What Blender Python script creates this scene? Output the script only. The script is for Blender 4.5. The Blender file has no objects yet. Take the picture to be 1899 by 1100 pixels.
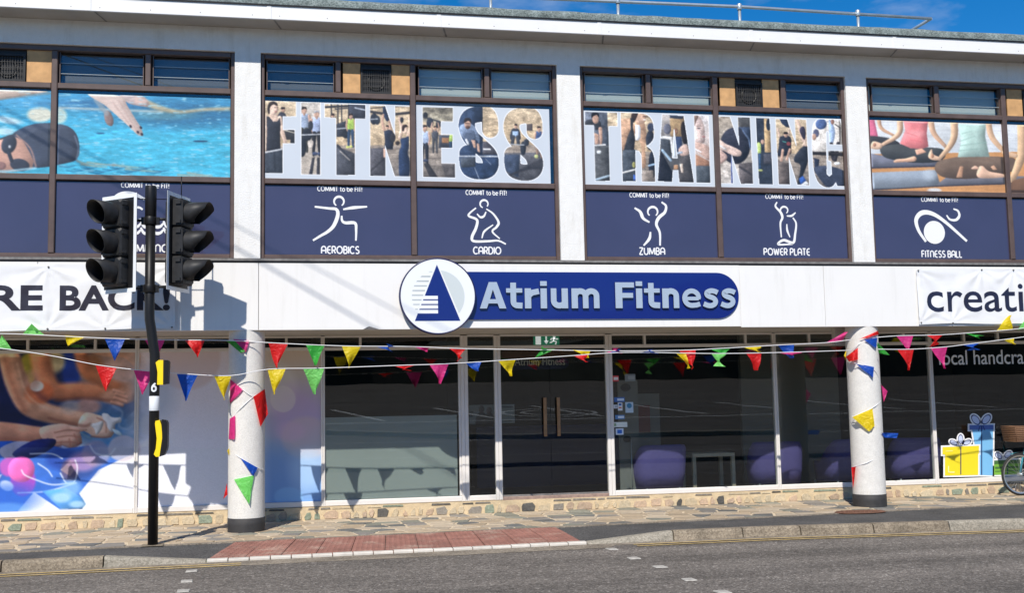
import bpy, bmesh, math, random
import numpy as np
from mathutils import Vector, Matrix
from math import sin, cos, pi, radians

random.seed(11)
C = bpy.context.scene.collection
SC = bpy.context.scene

# ------------------------------------------------------------------ camera, sky, sun, exposure
CAM = Vector((0.0, -15.5, 1.62))
FW, FH, FPX = 1899.0, 1100.0, 2074.55
YAW, PITCH, ROLL = radians(11.2736), radians(5.5819), radians(-1.1319)
_fwd = Vector((sin(YAW)*cos(PITCH), cos(YAW)*cos(PITCH), sin(PITCH)))
_r0 = Vector((cos(YAW), -sin(YAW), 0.0))
_u0 = _r0.cross(_fwd)
_right = _r0*cos(ROLL) + _u0*sin(ROLL)
_up = -_r0*sin(ROLL) + _u0*cos(ROLL)
cd = bpy.data.cameras.new('camera')
cam = bpy.data.objects.new('camera', cd)
C.objects.link(cam)
M = Matrix((( _right.x, _up.x, -_fwd.x, CAM.x), (_right.y, _up.y, -_fwd.y, CAM.y), (_right.z, _up.z, -_fwd.z, CAM.z), (0, 0, 0, 1)))
cam.matrix_world = M
cd.sensor_width = 36.0
cd.lens = FPX/FW*36.0
cd.clip_start = 0.1
cd.clip_end = 3000.0
SC.camera = cam

SUN_EL, SUN_AZ = radians(46.3), radians(20.6)      # height, and how far to the left of the facade's normal
sdir = Vector((-sin(SUN_AZ)*cos(SUN_EL), -cos(SUN_AZ)*cos(SUN_EL), sin(SUN_EL)))
w = bpy.data.worlds.new('World')
SC.world = w
w.use_nodes = True
wn, wl = w.node_tree.nodes, w.node_tree.links
bg = wn['Background']
sky = wn.new('ShaderNodeTexSky')
sky.sky_type = 'NISHITA'
sky.sun_disc = False
sky.sun_elevation = SUN_EL
sky.sun_rotation = pi + SUN_AZ
sky.altitude = 2200.0
sky.air_density = 1.0
sky.dust_density = 0.15
sky.ozone_density = 3.5
tc = wn.new('ShaderNodeTexCoord')
cn = wn.new('ShaderNodeTexNoise')
cn.inputs['Scale'].default_value = 2.6
cn.inputs['Detail'].default_value = 7.0
cn.inputs['Roughness'].default_value = 0.55
cmap = wn.new('ShaderNodeMapping')
cmap.inputs['Scale'].default_value = (1.0, 1.0, 2.6)
cmap.inputs['Location'].default_value = (0.37, 0.1, 0.22)
cr = wn.new('ShaderNodeValToRGB')
cr.color_ramp.elements[0].position = 0.58
cr.color_ramp.elements[1].position = 0.74
cr.color_ramp.elements[1].color = (0.55, 0.55, 0.55, 1)
cmx = wn.new('ShaderNodeMixRGB')
cmx.inputs[2].default_value = (7.0, 7.2, 7.6, 1)
wl.new(tc.outputs['Generated'], cmap.inputs['Vector'])
wl.new(cmap.outputs['Vector'], cn.inputs['Vector'])
wl.new(cn.outputs['Fac'], cr.inputs['Fac'])
wl.new(cr.outputs['Color'], cmx.inputs[0])
hs_ = wn.new('ShaderNodeHueSaturation')
hs_.inputs['Saturation'].default_value = 1.38
wl.new(sky.outputs['Color'], hs_.inputs['Color'])
wl.new(hs_.outputs['Color'], cmx.inputs[1])
wl.new(cmx.outputs['Color'], bg.inputs['Color'])
bg.inputs['Strength'].default_value = 0.116

sl = bpy.data.lights.new('sun', 'SUN')
sl.energy = 4.5
sl.angle = radians(0.53)
sl.color = (1.0, 0.94, 0.85)
so = bpy.data.objects.new('sun', sl)
C.objects.link(so)
so.rotation_euler = sdir.to_track_quat('Z', 'Y').to_euler()
so.location = (-5, -20, 25)

vs = SC.view_settings
vs.view_transform = 'Standard'
vs.look = 'None'
vs.exposure = 0.24
vs.gamma = 1.0
vs.use_curve_mapping = False
SC.cycles.max_bounces = 8
SC.cycles.transparent_max_bounces = 16

# ------------------------------------------------------------------ measuring helpers (survey of the place from the photograph)
def ray(px, py):
    return _right*((px - FW/2)/FPX) - _up*((py - FH/2)/FPX) + _fwd
def at(px, py, y=0.0):
    "point of the place on the vertical plane y that shows at a photo position"
    d = ray(px, py)
    return CAM + d*((y - CAM.y)/d.y)
def atz(px, py, z=0.0):
    d = ray(px, py)
    return CAM + d*((z - CAM.z)/d.z)
def X(px, y, py=550):
    return at(px, py, y).x
def lerp(a, b, t): return a + (b - a)*t
def pw(x, pts):
    "piecewise linear"
    if x <= pts[0][0]: return pts[0][1]
    for (a, b), (c, d) in zip(pts, pts[1:]):
        if x <= c: return lerp(b, d, (x - a)/(c - a))
    return pts[-1][1]

# ------------------------------------------------------------------ materials
def srgb(r, g, b, k=1.0):
    def f(c):
        c /= 255.0
        return (c/12.92 if c <= 0.04045 else ((c + 0.055)/1.055)**2.4)*k
    return (f(r), f(g), f(b), 1.0)

def mat(name, col, rough=0.6, metal=0.0, spec=0.5, var=0.0, vscale=3.0, bump=0.0, bscale=60.0, coat=0.0, objvar=0.0, detail=5.0, stain=None, stain_scale=(1.5, 1.5, 0.35), stain_amt=0.5):
    m = bpy.data.materials.new(name)
    m.use_nodes = True
    n, l = m.node_tree.nodes, m.node_tree.links
    p = n['Principled BSDF']
    p.inputs['Roughness'].default_value = rough
    p.inputs['Metallic'].default_value = metal
    p.inputs['Specular IOR Level'].default_value = spec
    if coat:
        p.inputs['Coat Weight'].default_value = coat
        p.inputs['Coat Roughness'].default_value = 0.03
    c = tuple(col) if len(col) == 4 else tuple(col) + (1.0,)
    p.inputs['Base Color'].default_value = c
    out = None
    t = None
    if var or bump or stain:
        t = n.new('ShaderNodeTexCoord')
    geo = n.new('ShaderNodeNewGeometry') if (var or bump or stain) else None
    if var:
        nz = n.new('ShaderNodeTexNoise')
        nz.inputs['Scale'].default_value = vscale
        nz.inputs['Detail'].default_value = detail
        l.new(geo.outputs['Position'], nz.inputs['Vector'])
        mr = n.new('ShaderNodeMapRange')
        mr.inputs[1].default_value = 0.25
        mr.inputs[2].default_value = 0.75
        mr.inputs[3].default_value = 1.0 - var
        mr.inputs[4].default_value = 1.0 + var*0.6
        l.new(nz.outputs['Fac'], mr.inputs[0])
        mx = n.new('ShaderNodeVectorMath')
        mx.operation = 'SCALE'
        mx.inputs[0].default_value = c[:3]
        l.new(mr.outputs[0], mx.inputs['Scale'])
        out = mx.outputs[0]
    if objvar:
        oi = n.new('ShaderNodeObjectInfo')
        mr = n.new('ShaderNodeMapRange')
        mr.inputs[3].default_value = 1.0 - objvar
        mr.inputs[4].default_value = 1.0 + objvar
        l.new(oi.outputs['Random'], mr.inputs[0])
        mx = n.new('ShaderNodeVectorMath')
        mx.operation = 'SCALE'
        mx.inputs[0].default_value = c[:3]
        if out: l.new(out, mx.inputs[0])
        l.new(mr.outputs[0], mx.inputs['Scale'])
        out = mx.outputs[0]
    if stain:
        mp = n.new('ShaderNodeMapping')
        mp.inputs['Scale'].default_value = stain_scale
        l.new(geo.outputs['Position'], mp.inputs['Vector'])
        nz = n.new('ShaderNodeTexNoise')
        nz.inputs['Scale'].default_value = 1.0
        nz.inputs['Detail'].default_value = 8.0
        nz.inputs['Roughness'].default_value = 0.65
        l.new(mp.outputs[0], nz.inputs['Vector'])
        rp = n.new('ShaderNodeMapRange')
        rp.inputs[1].default_value = 0.52
        rp.inputs[2].default_value = 0.78
        rp.inputs[4].default_value = stain_amt
        l.new(nz.outputs['Fac'], rp.inputs[0])
        mx = n.new('ShaderNodeMixRGB')
        mx.inputs[1].default_value = c
        if out: l.new(out, mx.inputs[1])
        mx.inputs[2].default_value = tuple(stain) + (1.0,)
        l.new(rp.outputs[0], mx.inputs[0])
        out = mx.outputs[0]
    if out: l.new(out, p.inputs['Base Color'])
    if bump:
        nz = n.new('ShaderNodeTexNoise')
        nz.inputs['Scale'].default_value = bscale
        nz.inputs['Detail'].default_value = 4.0
        l.new(geo.outputs['Position'], nz.inputs['Vector'])
        b = n.new('ShaderNodeBump')
        b.inputs['Strength'].default_value = bump
        b.inputs['Distance'].default_value = 0.02
        l.new(nz.outputs['Fac'], b.inputs['Height'])
        l.new(b.outputs['Normal'], p.inputs['Normal'])
    return m

def glass_mat(name, tint, refl=1.0):
    "thin pane: clear tinted film mixed with a mirror by Fresnel"
    m = bpy.data.materials.new(name)
    m.use_nodes = True
    n, l = m.node_tree.nodes, m.node_tree.links
    n.remove(n['Principled BSDF'])
    o = n['Material Output']
    tr = n.new('ShaderNodeBsdfTransparent')
    tr.inputs[0].default_value = tuple(tint) + (1,)
    gl = n.new('ShaderNodeBsdfGlossy')
    gl.inputs['Roughness'].default_value = 0.0
    gl.inputs['Color'].default_value = (1, 1, 1, 1)
    nz = n.new('ShaderNodeTexNoise'); nz.inputs['Scale'].default_value = 1.4
    nz.inputs['Detail'].default_value = 1.0
    geo = n.new('ShaderNodeNewGeometry')
    l.new(geo.outputs['Position'], nz.inputs['Vector'])
    b = n.new('ShaderNodeBump'); b.inputs['Strength'].default_value = 0.02; b.inputs['Distance'].default_value = 0.02
    l.new(nz.outputs['Fac'], b.inputs['Height'])
    l.new(b.outputs['Normal'], gl.inputs['Normal'])
    fr = n.new('ShaderNodeLayerWeight')              # Schlick's curve for one face of the pane, the same from both sides
    fr.inputs['Blend'].default_value = 0.5
    p5 = n.new('ShaderNodeMath'); p5.operation = 'POWER'
    p5.inputs[1].default_value = 5.0
    l.new(fr.outputs['Facing'], p5.inputs[0])
    mu = n.new('ShaderNodeMath'); mu.operation = 'MULTIPLY_ADD'; mu.use_clamp = True
    mu.inputs[1].default_value = 0.95
    mu.inputs[2].default_value = 0.045*refl
    l.new(p5.outputs[0], mu.inputs[0])
    mx = n.new('ShaderNodeMixShader')
    l.new(mu.outputs[0], mx.inputs[0])
    l.new(tr.outputs[0], mx.inputs[1])
    l.new(gl.outputs[0], mx.inputs[2])
    l.new(mx.outputs[0], o.inputs['Surface'])
    return m

def cloth_mat(name, col):
    m = bpy.data.materials.new(name)
    m.use_nodes = True
    n, l = m.node_tree.nodes, m.node_tree.links
    p = n['Principled BSDF']
    p.inputs['Base Color'].default_value = col
    p.inputs['Roughness'].default_value = 0.45
    t = n.new('ShaderNodeBsdfTranslucent')
    t.inputs[0].default_value = col
    mx = n.new('ShaderNodeMixShader')
    mx.inputs[0].default_value = 0.45
    l.new(p.outputs[0], mx.inputs[1]); l.new(t.outputs[0], mx.inputs[2])
    l.new(mx.outputs[0], n['Material Output'].inputs['Surface'])
    nz = n.new('ShaderNodeTexNoise'); nz.inputs['Scale'].default_value = 15.0; nz.inputs['Distortion'].default_value = 1.2
    geo = n.new('ShaderNodeNewGeometry')
    l.new(geo.outputs['Position'], nz.inputs['Vector'])
    b = n.new('ShaderNodeBump'); b.inputs['Strength'].default_value = 0.95; b.inputs['Distance'].default_value = 0.02
    l.new(nz.outputs['Fac'], b.inputs['Height'])
    l.new(b.outputs['Normal'], p.inputs['Normal'])
    return m

def print_mat(name, rough=0.35, coat=0.0):
    m = bpy.data.materials.new(name)
    m.use_nodes = True
    n, l = m.node_tree.nodes, m.node_tree.links
    p = n['Principled BSDF']
    a = n.new('ShaderNodeAttribute'); a.attribute_name = 'ink'
    l.new(a.outputs['Color'], p.inputs['Base Color'])
    p.inputs['Roughness'].default_value = rough
    p.inputs['Coat Weight'].default_value = coat
    p.inputs['Coat Roughness'].default_value = 0.02
    return m

def grain_mat(name, c1, c2, scale, rough=0.9, bump=0.4, var=0.25, vscale=1.2, c3=None, streak=False):
    "speckled chippings: asphalt, felt, pebbledash"
    m = bpy.data.materials.new(name)
    m.use_nodes = True
    n, l = m.node_tree.nodes, m.node_tree.links
    p = n['Principled BSDF']
    p.inputs['Roughness'].default_value = rough
    p.inputs['Specular IOR Level'].default_value = 0.3
    geo = n.new('ShaderNodeNewGeometry')
    v = n.new('ShaderNodeTexVoronoi'); v.inputs['Scale'].default_value = scale
    l.new(geo.outputs['Position'], v.inputs['Vector'])
    sep = n.new('ShaderNodeSeparateColor')
    l.new(v.outputs['Color'], sep.inputs[0])
    rp = n.new('ShaderNodeValToRGB')
    rp.color_ramp.elements[0].color = tuple(c1) + (1,)
    rp.color_ramp.elements[1].color = tuple(c2) + (1,)
    rp.color_ramp.elements[1].position = 0.92
    if c3:
        e = rp.color_ramp.elements.new(0.985); e.color = tuple(c3) + (1,)
    l.new(sep.outputs[0], rp.inputs[0])
    nz = n.new('ShaderNodeTexNoise'); nz.inputs['Scale'].default_value = vscale; nz.inputs['Detail'].default_value = 6
    l.new(geo.outputs['Position'], nz.inputs['Vector'])
    mr = n.new('ShaderNodeMapRange'); mr.inputs[1].default_value = 0.3; mr.inputs[2].default_value = 0.7
    mr.inputs[3].default_value = 1 - var; mr.inputs[4].default_value = 1 + var
    l.new(nz.outputs['Fac'], mr.inputs[0])
    mx = n.new('ShaderNodeVectorMath'); mx.operation = 'SCALE'
    l.new(rp.outputs[0], mx.inputs[0]); l.new(mr.outputs[0], mx.inputs['Scale'])
    if streak:                      # wheel-polished lanes and old patches along the street
        mp = n.new('ShaderNodeMapping'); mp.inputs['Scale'].default_value = (0.10, 1.5, 1.0)
        l.new(geo.outputs['Position'], mp.inputs['Vector'])
        n2 = n.new('ShaderNodeTexNoise'); n2.inputs['Scale'].default_value = 1.0; n2.inputs['Detail'].default_value = 7; n2.inputs['Roughness'].default_value = .6
        l.new(mp.outputs[0], n2.inputs['Vector'])
        m2 = n.new('ShaderNodeMapRange'); m2.inputs[1].default_value = .35; m2.inputs[2].default_value = .65; m2.inputs[3].default_value = .74; m2.inputs[4].default_value = 1.22
        l.new(n2.outputs['Fac'], m2.inputs[0])
        n3 = n.new('ShaderNodeTexNoise'); n3.inputs['Scale'].default_value = 9.0; n3.inputs['Detail'].default_value = 5
        l.new(geo.outputs['Position'], n3.inputs['Vector'])
        m3 = n.new('ShaderNodeMapRange'); m3.inputs[1].default_value = .3; m3.inputs[2].default_value = .7; m3.inputs[3].default_value = .82; m3.inputs[4].default_value = 1.18
        l.new(n3.outputs['Fac'], m3.inputs[0])
        mm = n.new('ShaderNodeMath'); mm.operation = 'MULTIPLY'
        l.new(m2.outputs[0], mm.inputs[0]); l.new(m3.outputs[0], mm.inputs[1])
        mx2 = n.new('ShaderNodeVectorMath'); mx2.operation = 'SCALE'
        l.new(mx.outputs[0], mx2.inputs[0]); l.new(mm.outputs[0], mx2.inputs['Scale'])
        mx = mx2
    l.new(mx.outputs[0], p.inputs['Base Color'])
    b = n.new('ShaderNodeBump'); b.inputs['Strength'].default_value = bump; b.inputs['Distance'].default_value = 0.01
    l.new(v.outputs['Distance'], b.inputs['Height'])
    l.new(b.outputs['Normal'], p.inputs['Normal'])
    return m

MT = {}
MT['wall'] = mat('white_render', (0.78, 0.77, 0.74), 0.85, var=0.06, vscale=9, bump=0.35, bscale=55, stain=(0.46, 0.42, 0.34), stain_scale=(6, 6, 1.1), stain_amt=0.42)
MT['fascia'] = mat('white_painted_panel', (0.80, 0.785, 0.755), 0.4, var=0.03, vscale=1.5, stain=(0.52, 0.50, 0.45), stain_scale=(7, 7, 0.7), stain_amt=0.28)
MT['eave'] = mat('white_upvc_board', (0.8, 0.79, 0.77), 0.4, stain=(0.5, 0.49, 0.45), stain_scale=(3, 3, 6), stain_amt=0.15)
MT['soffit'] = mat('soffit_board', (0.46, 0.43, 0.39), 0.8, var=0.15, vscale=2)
MT['felt'] = grain_mat('roof_felt', (0.09, 0.115, 0.11), (0.24, 0.28, 0.27), 70, var=0.3, vscale=5)
MT['lead'] = mat('lead_flashing', (0.2, 0.19, 0.18), 0.5, var=0.4, vscale=14)
MT['frame'] = mat('bronze_frame', srgb(92, 76, 70), 0.42, spec=0.5, var=0.22, vscale=7)
MT['shopframe'] = mat('white_shop_frame', (0.72, 0.69, 0.655), 0.4, var=0.05, vscale=4)
MT['glass'] = glass_mat('shop_glass', (0.87, 0.90, 0.89))
MT['glass_up'] = glass_mat('louvre_glass', (0.88, 0.91, 0.91), 1.6)
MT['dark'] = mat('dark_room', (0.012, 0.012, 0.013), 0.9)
MT['purple'] = mat('purple_vinyl', srgb(64, 64, 94, 0.92), 0.3, var=0.12, vscale=1.1, coat=0.6)
MT['white_ink'] = mat('white_ink', (0.8, 0.8, 0.8), 0.5)
MT['ply'] = mat('plywood', srgb(206, 160, 108, 0.95), 0.75, var=0.25, vscale=9)
MT['black'] = mat('black_paint', (0.011, 0.011, 0.012), 0.42, spec=0.28)
MT['blackmat'] = mat('black_plastic', (0.020, 0.020, 0.021), 0.55, var=.4, vscale=14, spec=.4)
MT['grille'] = mat('vent_grille', (0.04, 0.038, 0.036), 0.55)
MT['navy'] = mat('navy_sign', srgb(12, 33, 112, 1.0), 0.3, coat=0.3)
MT['navyedge'] = mat('navy_edge', srgb(24, 28, 78), 0.4)
MT['letter'] = mat('steel_blue_letter', srgb(166, 182, 200, 0.92), 0.4)
MT['signwhite'] = mat('sign_white', (0.79, 0.81, 0.82), 0.25)
MT['paleshape'] = mat('pale_grey_green', srgb(206, 214, 214, 0.92), 0.35)
MT['greyline'] = mat('grey_line', srgb(178, 186, 186, 0.92), 0.35)
MT['column'] = grain_mat('pebbledash_white', (0.62, 0.60, 0.555), (0.76, 0.735, 0.685), 140, bump=0.25, var=0.045, vscale=12)
MT['colbase'] = mat('black_band', (0.035, 0.033, 0.033), 0.7, var=0.3, vscale=12)
MT['mortar'] = mat('cream_mortar', (0.62, 0.51, 0.36), 0.95, var=0.18, vscale=10, bump=0.4, bscale=50)
MT['mortar2'] = mat('plinth_mortar', (0.62, 0.49, 0.31), 0.95, var=0.2, vscale=9, bump=0.4, bscale=50)
MT['asphalt'] = grain_mat('asphalt', (0.078, 0.068, 0.058), (0.195, 0.172, 0.149), 60, var=0.16, vscale=0.7, c3=(0.33, 0.30, 0.265), streak=True)
MT['tarmac'] = grain_mat('dark_tarmac', (0.045, 0.044, 0.043), (0.11, 0.105, 0.10), 90, var=0.22, vscale=1.6)
MT['kerb'] = grain_mat('kerb_concrete', (0.155, 0.125, 0.09), (0.29, 0.24, 0.175), 60, var=0.3, vscale=4)
MT['kerblight'] = grain_mat('pale_kerb_concrete', (0.21, 0.19, 0.15), (0.35, 0.315, 0.255), 60, var=0.15, vscale=4)
MT['dust'] = grain_mat('gutter_dust', (0.15, 0.125, 0.095), (0.30, 0.255, 0.20), 65, var=0.3, vscale=3)
MT['yellow_line'] = mat('yellow_line', (0.60, 0.43, 0.17), 0.85, var=0.45, vscale=12, bump=0.2)
MT['road_white'] = mat('road_white', (0.43, 0.405, 0.36), 0.8, var=0.35, vscale=22)
MT['bayline'] = mat('bay_paint', (.75, .74, .70), .8)
MT['red_slab'] = mat('red_tactile', (0.265, 0.122, 0.092), 0.9, var=0.3, vscale=6, objvar=0.08, bump=0.3, stain=(0.40, 0.30, 0.235), stain_scale=(2.2, 4, 2), stain_amt=.95)
MT['white_brick'] = mat('white_block', (0.58, 0.54, 0.475), 0.85, var=0.15, vscale=10, objvar=0.06)
MT['rust'] = mat('rusty_iron', (0.16, 0.075, 0.045), 0.8, var=0.4, vscale=25, bump=0.6)
MT['steel'] = mat('galvanised', (0.50, 0.55, 0.58), 0.38, metal=0.6, var=0.15, vscale=6)
MT['yellow'] = mat('yellow_plastic', srgb(250, 214, 20), 0.4)
MT['white'] = mat('white_plastic', (0.8, 0.8, 0.8), 0.4)
MT['whitetape'] = mat('white_reflective', (0.78, 0.80, 0.82), 0.3)
MT['backboard'] = mat('grey_backboard', (0.30, 0.31, 0.33), 0.4)
MT['redlens'] = mat('red_lens', (0.10, 0.008, 0.008), 0.15)
MT['amberlens'] = mat('amber_lens', (0.10, 0.04, 0.005), 0.15)
MT['greenlens'] = mat('green_lens', (0.005, 0.05, 0.03), 0.15)
MT['banner'] = mat('banner_vinyl', (0.78, 0.78, 0.78), 0.4, var=0.03, vscale=3, bump=0.0)
MT['bannerink'] = mat('banner_ink', srgb(46, 42, 52), 0.35)
MT['navyink'] = mat('banner_navy_ink', srgb(36, 38, 60), 0.35)
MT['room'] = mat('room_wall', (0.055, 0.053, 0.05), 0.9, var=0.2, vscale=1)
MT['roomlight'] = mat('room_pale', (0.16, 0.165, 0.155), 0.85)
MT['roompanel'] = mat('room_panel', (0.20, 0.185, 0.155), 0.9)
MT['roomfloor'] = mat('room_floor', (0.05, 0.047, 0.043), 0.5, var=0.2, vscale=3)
MT['ceiling'] = mat('slat_ceiling', (0.20, 0.19, 0.18), 0.7)
MT['chair'] = mat('purple_fabric', srgb(86, 79, 138, 1.0), 0.85, var=0.1, vscale=30)
MT['wood'] = mat('pale_wood', (0.52, 0.44, 0.32), 0.6, var=0.15, vscale=12)
MT['brass'] = mat('wood_pull', (0.33, 0.185, 0.085), 0.4, var=0.3, vscale=18)
MT['threshold'] = mat('brown_threshold', (0.30, 0.21, 0.175), 0.7, var=0.3, vscale=15)
MT['frost'] = mat('frosted_film', srgb(168, 176, 174, 0.8), 0.5, var=.06, vscale=1.2)
MT['exit'] = mat('exit_green', srgb(20, 130, 95), 0.5)
MT['exitwhite'] = mat('exit_white', (.8, .8, .8), 0.5)
for k_, e_ in (('exit', .16), ('exitwhite', .30)):        # the sign is lit from inside
    p_ = MT[k_].node_tree.nodes['Principled BSDF']
    p_.inputs['Emission Color'].default_value = p_.inputs['Base Color'].default_value
    p_.inputs['Emission Strength'].default_value = e_*2
MT['teal'] = mat('teal_paint', srgb(70, 150, 165), 0.3)
MT['tyre'] = mat('tyre_rubber', (0.02, 0.02, 0.02), 0.8)
MT['alloy'] = mat('alloy_rim', (0.6, 0.6, 0.58), 0.3, metal=0.8)
MT['wicker'] = mat('brown_wicker', (0.20, 0.10, 0.05), 0.7, var=0.4, vscale=60)
MT['cord'] = mat('white_tape', (0.75, 0.75, 0.75), 0.6)
MT['cable'] = mat('black_cable', (0.015, 0.015, 0.015), 0.6)
MT['brickwall'] = mat('opposite_brick', (0.17, 0.085, 0.06), 0.9, var=0.25, vscale=3)
MT['slate'] = mat('slate_roof', (0.06, 0.06, 0.065), 0.7, var=0.2, vscale=4)
MT['print'] = print_mat('poster_print', 0.4, coat=0.15)
MT['print_matt'] = print_mat('mural_print', 0.5)
CL = {'red': cloth_mat('red_cloth', srgb(232, 34, 34)), 'blue': cloth_mat('blue_cloth', srgb(24, 84, 190)), 'yellow': cloth_mat('yellow_cloth', srgb(240, 214, 22)),
      'green': cloth_mat('green_cloth', srgb(62, 178, 66)), 'lime': cloth_mat('pale_green_cloth', srgb(132, 226, 116)), 'pink': cloth_mat('pink_cloth', srgb(228, 60, 140))}
STONE = [mat('stone_tan', (0.42, 0.33, 0.225), 0.85, var=0.2, vscale=14, objvar=0.12), mat('stone_buff', (0.45, 0.37, 0.27), 0.85, var=0.15, vscale=14, objvar=0.12),
         mat('stone_grey', (0.23, 0.21, 0.185), 0.8, var=0.2, vscale=16, objvar=0.15), mat('stone_slate', (0.15, 0.15, 0.14), 0.7, var=0.2, vscale=16, objvar=0.2),
         mat('stone_green', (0.235, 0.23, 0.185), 0.8, var=0.2, vscale=14, objvar=0.15)]
STONE2 = [mat('wall_stone_pink', (0.50, 0.37, 0.26), 0.85, var=0.25, vscale=25, objvar=0.15, bump=0.5), mat('wall_stone_cream', (0.56, 0.46, 0.31), 0.85, var=0.25, vscale=25, objvar=0.12, bump=0.5),
          mat('wall_stone_grey', (0.25, 0.225, 0.19), 0.8, var=0.35, vscale=30, objvar=0.2, bump=0.5), mat('wall_stone_dark', (0.10, 0.095, 0.085), 0.7, var=0.4, vscale=30, objvar=0.2, bump=0.5),
          mat('wall_stone_green', (0.23, 0.27, 0.20), 0.7, var=0.4, vscale=30, objvar=0.2, bump=0.5)]

# ------------------------------------------------------------------ mesh builder and tagging
WL = {}
def tag(o, label=None, cat=None, group=None, kind=None):
    if label: o['label'] = label
    if cat: o['category'] = cat
    if group: o['group'] = group
    if kind: o['kind'] = kind
    return o
def thing(name, label, cat, loc=(0, 0, 0), group=None, kind=None):
    o = bpy.data.objects.new(name, None)
    o.empty_display_size = 0.2
    C.objects.link(o)
    o.location = loc
    WL[o.name] = Vector(loc)
    return tag(o, label, cat, group, kind)

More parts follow.
